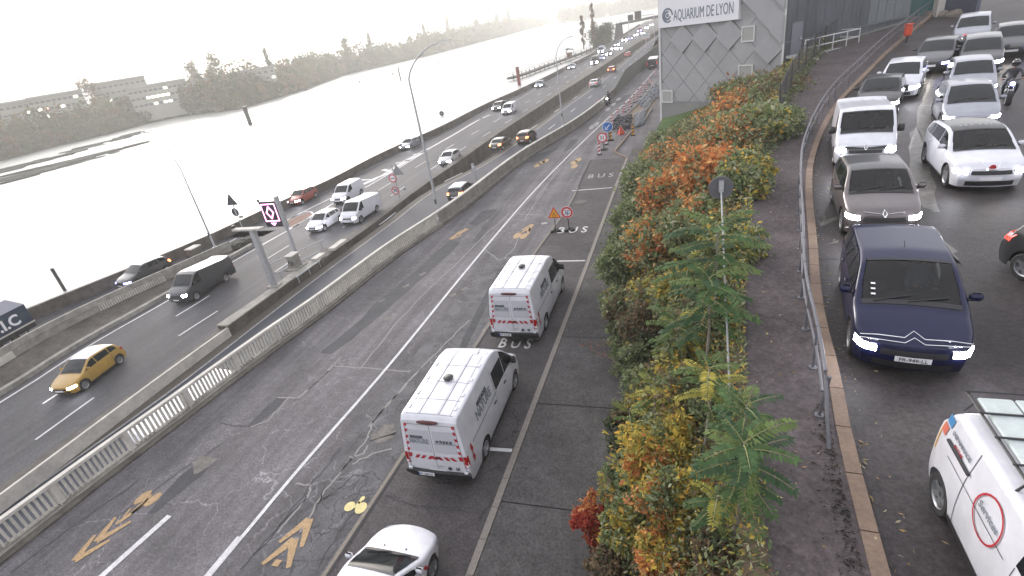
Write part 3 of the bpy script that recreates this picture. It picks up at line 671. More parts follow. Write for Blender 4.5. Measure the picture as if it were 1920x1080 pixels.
# profile keys are fractions of the length (0 = front bumper) and heights in metres
TYPES = {
 'hatch': dict(L=4.05, W=1.75, H=1.47, top=[(0, .66), (.03, .76), (.2, .93), (.245, .98), (.43, 1.43), (.52, 1.47), (.78, 1.42), (.86, 1.34), (.945, .98), (.97, .92), (1, .80)],
   belt=[(0, .80), (.25, .93), (.6, .97), (1, 1.0)], wb=(.195, .81), r=.31, tum=.20, ws=(.25, .44), rw=(.855, .95), pil=(.50, .73), dlo=(.29, .86)),
 'mpv': dict(L=4.43, W=1.83, H=1.62, top=[(0, .70), (.03, .80), (.15, .96), (.205, 1.03), (.40, 1.55), (.50, 1.62), (.80, 1.57), (.89, 1.47), (.965, 1.08), (.98, 1.0), (1, .86)],
   belt=[(0, .86), (.2, .98), (.6, 1.03), (1, 1.06)], wb=(.185, .81), r=.33, tum=.19, ws=(.215, .42), rw=(.88, .965), pil=(.33, .51, .73), dlo=(.25, .90)),
 'suv': dict(L=4.30, W=1.81, H=1.60, top=[(0, .74), (.025, .88), (.19, 1.03), (.235, 1.08), (.41, 1.54), (.5, 1.60), (.79, 1.56), (.875, 1.46), (.955, 1.10), (.975, 1.02), (1, .88)],
   belt=[(0, .90), (.25, 1.02), (.6, 1.08), (1, 1.10)], wb=(.195, .81), r=.35, tum=.20, ws=(.24, .42), rw=(.87, .955), pil=(.50, .72), dlo=(.28, .88)),
 'sedan': dict(L=4.55, W=1.79, H=1.45, top=[(0, .66), (.03, .76), (.2, .92), (.26, .97), (.43, 1.40), (.52, 1.45), (.72, 1.39), (.86, 1.03), (.97, .99), (1, .84)],
   belt=[(0, .80), (.25, .93), (.6, .97), (1, .98)], wb=(.185, .80), r=.32, tum=.20, ws=(.26, .44), rw=(.73, .855), pil=(.49, .70), dlo=(.30, .80)),
 'minivan': dict(L=4.30, W=1.83, H=1.82, top=[(0, .76), (.03, .88), (.15, 1.05), (.20, 1.10), (.37, 1.72), (.45, 1.82), (.97, 1.80), (.992, 1.72), (1, 1.60)],
   belt=[(0, .90), (.22, 1.08), (1, 1.12)], wb=(.19, .81), r=.33, tum=.10, ws=(.21, .38), rw=None, pil=(.47,), dlo=(.24, .47), van=True),
 'van': dict(L=5.20, W=1.96, H=1.97, top=[(0, .80), (.02, .95), (.11, 1.14), (.15, 1.20), (.29, 1.86), (.36, 1.97), (.97, 1.69), (.993, 1.86), (1, 1.7)],
   belt=[(0, .95), (.18, 1.15), (1, 1.18)], wb=(.18, .77), r=.34, tum=.09, ws=(.16, .30), rw=None, pil=(.37,), dlo=(.18, .37), van=True),
 'bigvan': dict(L=5.53, W=2.06, H=2.52, top=[(0, .84), (.02, 1.05), (.10, 1.28), (.135, 1.36), (.275, 2.12), (.36, 2.42), (.45, 2.52), (.975, 2.50), (.995, 2.42), (1, 2.30)],
   belt=[(0, 1.0), (.15, 1.28), (.3, 1.30), (1, 1.30)], wb=(.17, .775), r=.36, tum=.135, ws=(.145, .28), rw=None, pil=(.325,), dlo=(.165, .325), van=True),
}
class Shape:
    def __init__(S, k, **kw):
        T = dict(TYPES[k]); T.update(kw); S.T = T; S.kind = k
        L = S.L = T['L']; S.W = T['W']/2; S.H = T['H']; van = T.get('van')
        S.top = kfs([(a*L, b) for a, b in T['top']], .09 if not van else .07)
        S.belt = kf([(a*L, b) for a, b in T['belt']])
        if van: S.plan = kfs([(0, .86), (.12, .92), (.5, .975), (1.1, 1), (L-.25, 1), (L-.05, .975), (L, .955)], .1)
        else: S.plan = kfs([(0, .80), (.15, .89), (.5, .965), (1.1, 1), (L-1.0, 1), (L-.35, .955), (L-.1, .88), (L, .80)], .1)
        S.ax = [f*L for f in T['wb']]; S.ra = T['r']+.055; S.van = van
        S.bowf = .22 if not van else .16; S.bowr = .16 if not van else .03
    def hw(S, s, z):
        b = S.belt(s); p = S.plan(s)*S.W
        if z <= b: return p*(1-.045*((z-.62)/.45)**2 if z < .62 else 1-.03*((z-.62)/max(.2, b-.62))**2)
        return p*.97*(1-S.T['tum']*(z-b)/(S.H-b))
    def sh(S, s, y, z):
        """front and rear of the body bow in plan and lean in profile"""
        f = max(0, 1-s/.75)**2; r = max(0, 1-(S.L-s)/.6)**2; q = min(1, abs(y)/S.W)
        o = s+f*(S.bowf*q**2.3+.10*max(0, (z-.55)/.35)**1.5*(.5 if z > .9 else 1)*1.+.10*max(0, (.42-z)/.25))
        rl = (.05 if S.van else .09)*max(0, (z-.6)/.4)
        if S.van: rl = .10*max(0, z-1.2)/1.2
        return o-r*(S.bowr*q**2.3+rl+.06*max(0, (.42-z)/.25))
    def zb(S, s):
        z = .20 if not S.van else .26
        for a in S.ax:
            d = abs(s-a)
            if d < S.ra: z = max(z, .06+S.T['r']+math.sqrt(S.ra**2-d*d)-.05)
        return z
    def rad(S, s):
        t = S.top(s); return .10 if t > S.belt(s)+.25 else .13
    def sect(S, s, ns, na, ntp):
        ze = S.top(s); r = min(S.rad(s), (ze-S.zb(s))*.5); zt = ze-r; z0 = S.zb(s); P = []
        for i in range(ns):
            z = z0+(zt-z0)*i/(ns-1); P.append((S.hw(s, z), z))
        wv = S.hw(s, zt); c = .035 if not S.van else .03
        for i in range(1, na+1):
            a = math.pi/2*i/na; P.append((wv-r*(1-math.cos(a)), zt+(r-c)*math.sin(a)))
        w0 = wv-r
        for i in range(1, ntp+1):
            y = w0*(1-i/ntp); P.append((y, ze-c*(y/w0)**2))
        return P, w0
    def ztop(S, s, y):
        w0 = S.topw(s); c = .035 if not S.van else .03
        return S.top(s)-c*(min(abs(y), w0)/w0)**2
    def topw(S, s):
        ze = S.top(s); r = min(S.rad(s), (ze-S.zb(s))*.5); return S.hw(s, ze-r)-r
    def pt(S, s, y, z): return (y, S.L/2-S.sh(s, y, z), z)           # local: +Y forward
    def side(S, s, z, sg, o=.008): y = (S.hw(s, z)+o)*sg; p = S.pt(s, y, z); return p
    def roof(S, s, y, o=.008): z = S.ztop(s, y); p = S.pt(s, y, z); return (p[0], p[1]+o*.4, p[2]+o)
    def front(S, y, z, o=.012):
        """point of the nose at lateral y, height z"""
        s = 0
        if abs(y) > S.hw(0, z):
            a, b = 0, 1.6
            for _ in range(22):
                m = (a+b)/2
                if S.hw(m, z) < abs(y): a = m
                else: b = m
            s = (a+b)/2
        if S.top(s) < z+.01:
            a, b = s, s+1.2
            for _ in range(22):
                m = (a+b)/2
                if S.top(m) < z+.01: a = m
                else: b = m
            s = b
        p = S.pt(s, y, z); k = abs(y)/S.W
        return (p[0]+math.copysign(o*.7*k, y), p[1]+o, p[2])
    def rear(S, y, z, o=.012):
        s = S.L
        if abs(y) > S.hw(S.L, z):
            a, b = S.L-1.5, S.L
            for _ in range(22):
                m = (a+b)/2
                if S.hw(m, z) < abs(y): b = m
                else: a = m
            s = (a+b)/2
        if S.top(s) < z+.01:
            a, b = s-1.5, s
            for _ in range(22):
                m = (a+b)/2
                if S.top(m) < z+.01: b = m
                else: a = m
            s = a
        p = S.pt(s, y, z); k = abs(y)/S.W
        return (p[0]+math.copysign(o*.7*k, y), p[1]-o, p[2])
def patch_g(fn, us, lo, hi, nv=3):
    """grid patch: for each u, v runs lo(u)..hi(u)"""
    return [[fn(u, (lo(u) if callable(lo) else lo)+((hi(u) if callable(hi) else hi)-(lo(u) if callable(lo) else lo))*k/(nv-1)) for k in range(nv)] for u in us]
WHEELS = {}
def wheel_mesh(r, wd, lo):
    k = (round(r, 2), lo)
    if k in WHEELS: return WHEELS[k]
    n = 10 if lo else 22; h = wd/2
    ty = MB().lathe([(r*.66, -h), (r*.9, -h*1.02), (r*.98, -h*.8), (r, -h*.45), (r, h*.45), (r*.98, h*.8), (r*.9, h*1.02), (r*.66, h)], axis='x', n=n).mesh('tyre', tyre_m, 40)
    rm = MB()
    rm.lathe([(0, h*.55), (r*.16, h*.6), (r*.2, h*.35), (r*.56, h*.25), (r*.60, h*.85), (r*.67, h*1.0), (r*.67, -h), (r*.3, -h*.6)], axis='x', n=n)
    if not lo:
        for i in range(5):
            a = 2*math.pi*i/5
            c, s_ = math.cos(a), math.sin(a); q = .035
            rm.add([(h*.75, c*r*.1-s_*q*1.4, s_*r*.1+c*q*1.4), (h*.75, c*r*.1+s_*q*1.4, s_*r*.1-c*q*1.4), (h*.9, c*r*.64+s_*q, s_*r*.64-c*q), (h*.9, c*r*.64-s_*q, s_*r*.64+c*q)], [(0, 1, 2, 3)])
    WHEELS[k] = (ty, rm.mesh('rim', alloy, 40)); return WHEELS[k]
def vehicle(name, label, cat, kind, P, loc, head, lo=True, roofc=None, lights=None, tails=None, group=None, see=False, glass_roof=False, sidecover=None, rearglass=True, plate=None, rplate=None, zg=None, rimd=False, **kw):
    """head: direction the front points to (x, y)"""
    S = Shape(kind, **kw); L = S.L
    rz = math.atan2(-head[0], head[1])
    E = empty(name, label, cat, loc, rz, group)
    ns, na, ntp = (6, 3, 3) if lo else (11, 5, 5)
    st = list(np.linspace(0, L, 24 if lo else 56))
    for a in S.ax: st += [a+S.ra*math.cos(t) for t in np.linspace(0, math.pi, 6 if lo else 12)]
    ws = [f*L for f in S.T['ws']]; st += ws
    rwn = [f*L for f in S.T['rw']] if S.T['rw'] else None
    if not lo: st += [.03, .07, L-.03, L-.07]
    st = sorted(st); q = [st[0]]
    for s in st[1:]:
        if s-q[-1] > .02: q.append(s)
    q[-1] = L; st = q
    body = MB(); rows = []; secs = []
    for s in st:
        Pq, w0 = S.sect(s, ns, na, ntp); secs.append(Pq)
        full = [S.pt(s, y, z) for y, z in Pq]+[S.pt(s, -y, z) for y, z in Pq[-2::-1]]; rows.append(full)
    n = len(rows[0]); o = 0
    for r in rows: body.v += r
    itop0 = ns+na-1
    for i in range(len(rows)-1):
        sm_ = (st[i]+st[i+1])/2
        for j in range(n-1):
            if see and ws[0]+.05 < sm_ < ws[1]-.02 and itop0 <= j < n-1-itop0: continue
            body.f.append((i*n+j, i*n+j+1, (i+1)*n+j+1, (i+1)*n+j))
    # bowed front and rear caps
    for si, s in ((0, 0.), (len(st)-1, L)):
        G = []
        for y, z in secs[si][:ns+na]:
            G.append([S.pt(s, y*(1-2*k/8), z+(.0 if z < .5 else 0)) for k in range(9)])
        zc = secs[si][-1][1]; y, z = secs[si][ns+na-1]
        for t in (.5, 1.):
            G.append([S.pt(s, y*(1-2*k/8), z+(zc-z)*t*(1-(1-2*k/8)**2)) for k in range(9)])
        body.grid(G)
    ob = body.build('body', P, E, smooth=38, fix=True)
    ub = MB(); ub.box((0, 0, .42 if not S.van else .5), (S.W*2-.42, L-.55, .36)); ub.build('underbody', blackm, E)
    # wheels
    wd = .20 if not S.van else .22; ty, rm = wheel_mesh(S.T['r'], wd, lo)
    for a in S.ax:
        for sg in (1, -1):
            wo = link('wheel', bpy.data.meshes.new('wheel'), E, (sg*(S.W-wd/2-.035), L/2-a, S.T['r']), 0 if sg > 0 else math.pi)
            bpy.data.objects.remove(wo)
            wo = link('wheel', ty, E, (sg*(S.W-wd/2-.03), L/2-a, S.T['r']), 0 if sg > 0 else math.pi)
            link('rim', rm, wo)
    # glass
    us = np.linspace(-1, 1, 9 if not lo else 5)
    m_ = MB(); e = .04
    m_.grid([[S.roof(s, u*S.topw(s)*.985, .004 if see else .010) for u in us] for s in np.linspace(ws[0]+e, ws[1]-.02, 7)])
    m_.build('windscreen', glass_w if see else glass_d, E, smooth=40)
    if not lo:
        fr = MB(); fr.grid([[S.roof(ws[0]+e-.06, u*S.topw(ws[0])*1.0, .012) for u in us], [S.roof(ws[0]+e+.03, u*S.topw(ws[0])*1.0, .014) for u in us]])
        fr.grid([[S.roof(ws[1]-.06, u*S.topw(ws[1])*.99, .012) for u in us], [S.roof(ws[1], u*S.topw(ws[1])*.99, .012) for u in us]]); fr.build('windscreen_trim', trim, E)
        for k, (u0, u1) in enumerate(((-.75, .05), (-.05, .75))):
            a_ = S.roof(ws[0]+.03, u1*S.topw(ws[0]), .03); b_ = S.roof(ws[0]+.16, u0*S.topw(ws[0]), .03)
            MB().tube([a_, b_], .011, 5).build('wiper', trim, E)
    if rwn:
        m_ = MB(); m_.grid([[S.roof(s, u*S.topw(s)*.94, .010) for u in us] for s in np.linspace(rwn[0]+.03, rwn[1]-.03, 5)]); m_.build('rear_window', glass_d, E, smooth=40)
    d0, d1 = [f*L for f in S.T['dlo']]; pil = [f*L for f in S.T['pil']]
    edges = [d0]+[p for p in pil if d0 < p < d1-.01]+[d1]
    for sg in (1, -1):
        for a, b in zip(edges[:-1], edges[1:]):
            a2 = a+(.03 if a != d0 else 0); b2 = b-(.03 if b != d1 else 0)
            lo_ = lambda s: S.belt(s)+.035
            hi_ = lambda s: max(S.belt(s)+.04, min(S.top(s)-S.rad(s)-.005, S.belt(s)+.035+ (max(0, d1-s))*2.2 if not S.van else 9))
            MB().grid(patch_g(lambda s, z: S.side(s, z, sg), np.linspace(a2, b2, 7), lo_, hi_, 4)).build('side_window', glass_d, E, smooth=40)
    if roofc:
        m_ = MB(); s0, s1 = ws[1]-.01, (rwn[0] if rwn else L-.1)
        m_.grid([[S.roof(s, u*(S.topw(s)+.02), .006) for u in np.linspace(-1, 1, 9)] for s in np.linspace(s0, s1, 9)]); m_.build('roof_panel', roofc, E, smooth=40)
    # lights
    zl = S.top(.08)-.13; yw = S.hw(.05, zl)
    zl = min(zl, .80 if not S.van else .92)
    lm = lights or lamp_off
    hl_h = .16 if not S.van else .22
    for sg in (1, -1):
        ya, yb = S.W*.58, S.W*.93
        MB().grid(patch_g(lambda y, z: S.front(sg*y, z, .016), np.linspace(ya, yb, 6), lambda y: zl-hl_h/2, lambda y: zl+hl_h/2*(.4+.6*(y-ya)/(yb-ya)), 4)).build('headlight', trim if lo and False else (lamp_off), E, smooth=50)
        if lights:
            yc = S.W*.76; hw_ = (.22 if name == 'distant_vehicle' else .19) if lo else .15
            MB().grid(patch_g(lambda y, z: S.front(sg*y, z, .03), np.linspace(yc-hw_, min(yc+hw_, S.W*.95), 5), zl-hl_h*(.42 if name != 'distant_vehicle' else 1.2), zl+hl_h*(.3 if name != 'distant_vehicle' else 1.0), 4)).build('lamp', lights, E, smooth=50)
    tm = tails or tail_m; zt_ = (.86 if S.kind in ('hatch', 'sedan') else .95) if not S.van else 1.05
    th = .20 if not S.van else .42
    for sg in (1, -1):
        if S.van: MB().grid(patch_g(lambda q_, z: S.rear(sg*q_*S.hw(L-.12, z), z, .014), np.linspace(.88, .995, 4), zt_-th/2-.05, zt_+th/2-.05, 4)).build('tail_light', tm, E)
        else: MB().grid(patch_g(lambda y, z: S.rear(sg*y, z, .016), np.linspace(S.W*.6, S.W*.94, 5), zt_-th/2, zt_+th/2, 3)).build('tail_light', tm, E)
    # nose
    zg = zg or zl-.06
    MB().grid(patch_g(lambda y, z: S.front(y, z, .014), np.linspace(-S.W*.52, S.W*.52, 7), zg-.05, zg+.07, 3)).build('grille', trim, E)
    MB().grid(patch_g(lambda y, z: S.front(y, z, .014), np.linspace(-S.W*.62, S.W*.62, 7), .24, .40, 3)).build('lower_grille', trim, E)
    MB().grid(patch_g(lambda y, z: S.front(y, z, .022), np.linspace(-.26, .26, 3), .42, .53, 2)).build('number_plate', plate_w, E)
    MB().grid(patch_g(lambda y, z: S.rear(y, z, .02), np.linspace(-.26, .26, 3), .52 if not S.van else .55, .63 if not S.van else .66, 2)).build('number_plate', plate_w, E)
    if not S.van: MB().grid(patch_g(lambda y, z: S.rear(y, z, .016), np.linspace(-S.W*.7, S.W*.7, 7), .24, .40, 2)).build('rear_bumper_insert', trim, E)
    # mirrors
    for sg in (1, -1):
        s = ws[0]+.32; z = S.belt(s)+.08; x = S.hw(s, z)
        hh, dd = ((.15, .20) if not S.van else (.26, .22))
        mm = MB().box((sg*(x+.13), L/2-s-.02, z+.05), (dd, .12, hh), 0, .04); mo = mm.build('mirror', P if not S.van else trim, E, smooth=60)
        if not lo: MB().box((sg*(x+.03), L/2-s, z), (.12, .05, .04)).build('mirror_arm', trim, mo)
    if not lo:
        for sg in (1, -1):
            for s in [d0+.12]+[p for p in pil]+([d1-.35] if not S.van else []):
                if s > S.ax[1]-S.ra*.6 and not S.van: s = S.ax[1]-S.ra+.02
                MB().grid(patch_g(lambda z, a: S.side(s+a, z, sg, .004), np.linspace(.27, S.belt(s), 8), -.005, .005, 2)).build('door_seam', seam, E)
            for p in pil[-2:]:
                MB().box((sg*(S.hw(p-.14, .86)+.02), L/2-p+.13, S.belt(p)-.12), (.035, .17, .035), 0, .012).build('door_handle', P, E)
            MB().grid(patch_g(lambda s, z: S.side(s, z, sg, .010), np.linspace(S.ax[0]+S.ra, S.ax[1]-S.ra, 5), .2 if not S.van else .27, .27 if not S.van else .36, 2)).build('sill', trim, E)
        # bonnet shut line
        MB().grid([[S.roof(s_, u*S.topw(s_)*.99, .003) for u in us] for s_ in (ws[0]-.04, ws[0]-.03)]).build('bonnet_seam', seam, E)
        if see:
            zf = S.belt(ws[0]); y0 = L/2-ws[0]
            ins = MB(); ins.box((0, y0-1.55, .55), (S.W*2-.34, 2.9, .12)); ins.box((0, y0-2.95, .95), (S.W*2-.40, .1, .7)); ins.build('cabin_floor', inter, E)
            MB().box((0, y0-.42, zf-.10), (S.W*2-.36, .62, .20), 0, .06).build('dashboard', inter, E, smooth=50)
            for sx in (-.38, .38):
                sb = MB(); sb.box((sx, y0-1.28, .72), (.48, .52, .2), 0, .06); sb.box((sx, y0-1.58, 1.03), (.46, .14, .62), 0, .05); sb.box((sx, y0-1.60, 1.42), (.24, .1, .17), 0, .04); sb.build('seat', seatm, E, smooth=50)
            MB().lathe([(.175, 0), (.19, .012), (.19, .028), (.175, .04), (.165, .02), (.175, 0)], (-.38, y0-.72, zf+.0), 'y', 18).build('steering_wheel', trim, E)
            MB().box((0, y0-.95, S.H-.20), (.22, .03, .07), 0, .01).build('inside_mirror', trim, E)
    E['_'] = 0; del E['_']
    return E, S
def badge(S, E, pts, z, m=chrome, r=.016, name='badge'):
    MB().tube([S.front(y, z+dz, .03) for y, dz in pts], r, 5).build(name, m, E)
def aim(px, py, z, f, fwd):
    """ground point and direction of travel along the edge curve f"""
    p = bp(px, py, z); d = (f(p.y+1)-f(p.y-1))/2; n = math.hypot(d, 1)
    return (p.x, p.y, p.z), (fwd*d/n, fwd/n)

# ---- traffic on the upper road, facing the camera
def up(fx, hd, L, px=None):
    """front centre pixel -> centre location"""
    c = bp(*fx, zr); n = math.hypot(*hd); hd = (hd[0]/n, hd[1]/n)
    x, y = c.x-hd[0]*L/2, c.y-hd[1]*L/2
    return (x, y, zr(y)), hd
def beams(E, hd, L, z=.75, power=7.):
    d = bpy.data.lights.new('headlamp_beam', 'SPOT'); d.energy = power; d.spot_size = math.radians(75); d.spot_blend = .8; d.color = (1, .93, .82); d.shadow_soft_size = .12
    o = bpy.data.objects.new('headlamp_beam', d); COL.objects.link(o); o.parent = E; o.location = (0, L/2+.15, z); o.rotation_euler = (math.radians(72), 0, 0)
def tilt(E, hd):
    """follow the slope of the upper road"""
    y = E.location.y
    if y > 24:
        E.rotation_euler.x = math.atan(.075)*hd[1]
loc, hd = up((1702, 716), (-.17, -1), 4.43)
G_up = 'cars queuing down the upper road'
c4, S = vehicle('parked_car', 'dark navy blue people carrier nearest the kerb with chrome chevron badge and lit headlights', 'car', 'mpv', P_navy, loc, hd, lo=False, lights=lamp_on, see=True, group=G_up)
c4.name = 'people_carrier'
for dz in (.0, -.05): badge(S, c4, [(-.78, -.03+dz), (-.5, -.0+dz), (-.14, .0+dz), (0, .055+dz), (.14, .0+dz), (.5, .0+dz), (.78, -.03+dz)], .80, r=.010)
p_ = Vector(S.front(0, .475, .03)); text('FR-949-LL', .10, ink, frame(tuple(p_), (-1, 0, 0), (0, 0, 1)), c4, 'plate_lettering')
for u in (-.17, ): 
    for k in range(3):
        a_ = S.roof(S.T['ws'][0]*S.L+.16+k*.10, S.W*.62, .02); MB().box(a_, (.07, .06, .006)).build('tax_sticker', plate_w, c4)
MB().tube([S.roof(2.3, 0, 0), (0, S.L/2-2.42, 1.70)], .008, 5).build('aerial', trim, c4)
loc, hd = up((1651, 456), (-.12, -1), 4.12)
cap, S = vehicle('crossover_car', 'bronze grey crossover with black roof stopped between the white van and the navy people carrier', 'car', 'suv', P_grey, loc, hd, lo=False, lights=lamp_on, see=True, roofc=P_black, group=G_up, L=4.12, H=1.57)
badge(S, cap, [(0, -.075), (-.05, 0), (0, .075), (.05, 0), (0, -.075)], .80, r=.017); badge(S, cap, [(-.45, .03), (-.1, .0)], .80, r=.01, name='chrome_strip'); badge(S, cap, [(.1, 0), (.45, .03)], .80, r=.01, name='chrome_strip')
for sg in (1, -1): MB().tube([S.front(sg*.55, .40, .03), S.front(sg*.80, .33, .03)], .02, 5).build('chrome_blade', chrome, cap)
loc, hd = up((1617, 322), (-.20, -1), 5.0)
trf, S = vehicle('panel_van', 'white panel van with dark windscreen and lit headlights behind the bronze crossover', 'van', 'van', P_white, loc, hd, lo=False, lights=lamp_on, see=True, group=G_up, L=4.99)
badge(S, trf, [(0, -.085), (-.055, 0), (0, .085), (.055, 0), (0, -.085)], .87, r=.018)
MB().grid(patch_g(lambda y, z: S.front(y, z, .02), np.linspace(-.62, .62, 7), .80, lambda y: .86+.06*abs(y), 3)).build('grille', trim, trf)
for k in range(5):
    MB().grid([[S.roof(s_, y_, .012) for y_ in (-.74+k*.37-.02, -.74+k*.37+.02)] for s_ in np.linspace(1.7, 4.8, 6)]).build('roof_rib', P_white, trf)
loc, hd = up((1850, 364), (-.12, -1), 4.38)
qa, S = vehicle('crossover_car', 'white crossover with dark glass roof and bright headlights, first in the outer lane', 'car', 'suv', P_white, loc, hd, lo=False, lights=lamp_on, see=True, roofc=glass_d, group=G_up, L=4.38, W=1.83)
badge(S, qa, [(-.24, .13), (-.1, -.04), (.1, -.04), (.24, .13)], .78, r=.02); MB().lathe([(0, .02), (.075, .015), (.085, 0)], S.front(0, .80, .04), 'y', 14).build('badge', redm, qa)
loc, hd = up((1815, 260), (-.24, -1), 4.3)
vehicle('hatchback', 'pale silver hatchback directly behind the white glass-roofed crossover', 'car', 'mpv', P_silver, loc, hd, lo=False, lights=lamp_on, group=G_up, L=4.2, H=1.52)
loc, hd = up((1818, 192), (-.30, -1), 4.1)
e_, S = vehicle('hatchback', 'silver hatchback third in the outer lane beside the motorcyclist', 'car', 'hatch', P_silver, loc, hd, lights=lamp_on, group=G_up); tilt(e_, hd)
loc, hd = up((1832, 146), (-.36, -1), 4.4)
e_, S = vehicle('dark_suv', 'dark grey estate with wide lit headlights fourth in the outer lane', 'car', 'suv', P_dark, loc, hd, lights=lamp_on, group=G_up); tilt(e_, hd)
loc, hd = up((1892, 114), (-.40, -1), 4.4)
e_, S = vehicle('dark_car', 'dark car with violet headlights at the top right corner of the upper road', 'car', 'hatch', P_dark, loc, hd, lights=lamp_blue, group=G_up); tilt(e_, hd)
loc, hd = up((1813, 94), (-.42, -1), 4.4)
e_, S = vehicle('grey_van', 'pale grey people van with red bonnet glint at the top of the upper road', 'van', 'suv', P_silver, loc, hd, lights=None, group=G_up); tilt(e_, hd)
MB().grid(patch_g(lambda y, z: S.front(y, z, .03), np.linspace(-.3, .3, 3), .80, .86, 2)).build('red_sticker_or_glint', tail_dim, e_)  # glowing red strip paints the glint on the bonnet
loc, hd = up((1636, 228), (-.38, -1), 4.3)
e_, S = vehicle('dark_car', 'black car mostly hidden behind the white panel van', 'car', 'hatch', P_black, loc, hd, lights=lamp_on, group=G_up, lo=False)
loc, hd = up((1677, 191), (-.42, -1), 4.3)
e_, S = vehicle('white_car', 'white hatchback with lit headlights beside the kerb railing', 'car', 'hatch', P_white, loc, hd, lights=lamp_on, group=G_up); tilt(e_, hd)
loc, hd = up((1740, 140), (-.50, -1), 4.3)
e_, S = vehicle('blue_grey_car', 'dark blue grey car with violet headlights beyond the white hatchback', 'car', 'sedan', P_dark, loc, hd, lights=lamp_blue, group=G_up); tilt(e_, hd)
for e_, L_q in ((trf, 5.0), (qa, 4.4), (cap, 4.1), (c4, 4.4)): beams(e_, None, L_q)
for o_ in [o for o in bpy.data.objects if o.get('group') == G_up and o.location.y > 27]: beams(o_, None, 4.3, power=22.)
# car leaving at the right edge: only its rear corner shows
c = bp(1897, 505, 5.0)
hd = (.42, -.91)
e_, S = vehicle('black_car', 'black car cut by the right edge, showing rear wheel and red lamp', 'car', 'hatch', P_black, (c.x+1.22, c.y-1.36, 5.0), hd, lo=False, tails=tail_dim, group=G_up, L=4.2)

# white van with roof rack, lower right corner
c = bp(1742, 958, 5.0)
hd = (-.03, -.9995)
rt = (hd[1], -hd[0])     # vehicle's right side
Lk = 3.95; wbx = Lk/2-.81*Lk
kx = 4.10; ky = 4.58
kan, S = vehicle('service_van', 'white service van with loaded roof rack and round red side logo, lower right corner', 'van', 'minivan', P_white, (kx, ky, 4.97), hd, lo=False, tails=amber, L=Lk, H=1.58, wb=(.2, .885), r=.30,
    top=[(0, .76), (.03, .88), (.15, 1.02), (.20, 1.07), (.37, 1.50), (.45, 1.58), (.95, 1.55), (.985, 1.42), (1, 1.25)])
sr = 1                                                    # visible side of the body (+x local is its right side)
rk = MB()
for sg in (1, -1): rk.tube([(sg*.66, 1.0, 1.66), (sg*.66, -2.05, 1.66)], .018, 6)
rk.build('rack_side_rail', trim, kan)
for k in range(8): MB().tube([(-.70, .95-k*.42, 1.69), (.70, .95-k*.42, 1.69)], .014, 6).build('rack_crossbar', trim, kan)
for sg in (1, -1):
    for yy_ in (.8, -.5, -1.8): MB().tube([(sg*.66, yy_, 1.66), (sg*.74, yy_, 1.52)], .014, 5).build('rack_foot', trim, kan)
for k, (x_, wd_) in enumerate(((-.42, .36), (0, .44), (.42, .36))): MB().box((x_, -.55, 1.65), (wd_, 2.7, .05), 0, .015).build('load_board', mat('board_pale', (.42, .47, .46), .6, noise=.15, scale=5), kan)
for sg in (1, -1):
    MB().grid(patch_g(lambda s, z: S.side(s, z, sg, .006), np.linspace(2.02, 3.5, 7), .99, 1.0, 2)).build('slide_rail', seam, kan)
    MB().grid(patch_g(lambda z, a: S.side(3.02+a, z, sg, .005), np.linspace(.3, 1.52, 9), -.006, .006, 2)).build('door_seam', seam, kan)
    MB().tube([S.side(3.0, 1.18, sg, .02), S.side(3.6, 1.18, sg, .02)], .022, 5).build('sliding_track', trim, kan)
    for z_, tx, sz, mm in ((1.30, 'DEPANNAGE', .085, ink_g), (1.21, '04 72 00', .06, redm)):
        a_ = Vector(S.side(3.35, z_, sg, .012)); text(tx, sz, mm, frame(tuple(a_), (0, sg, 0), (-sg*.12, 0, 1)), kan, 'side_lettering')
    cc = Vector(S.side(2.45, 1.12, sg, .014)); Rg = []
    for k in range(25):
        t_ = 2*math.pi*k/24; Rg.append([S.side(2.45+rr*math.cos(t_), 1.08+rr*1.0*math.sin(t_), sg, .014) for rr in (.26, .285)])
    MB().grid(Rg).build('round_logo', redm, kan)
    text('Services', .13, ink_g, frame(tuple(cc), (0, sg, 0), (-sg*.12, 0, 1)), kan, 'logo_lettering')
    MB().grid(patch_g(lambda s, z: S.side(s, z, sg, .010), np.linspace(3.68, 3.86, 5), 1.30, lambda s: 1.42, 3)).build('blue_sticker', mat('sticker_blue', (.03, .16, .34), .5), kan)
    MB().grid(patch_g(lambda s, z: S.side(s, z, sg, .011), np.linspace(3.72, 3.88, 5), 1.14, lambda s: 1.27, 3)).build('red_sticker_or_glint', mat('sticker_red', (.45, .12, .08), .5), kan)

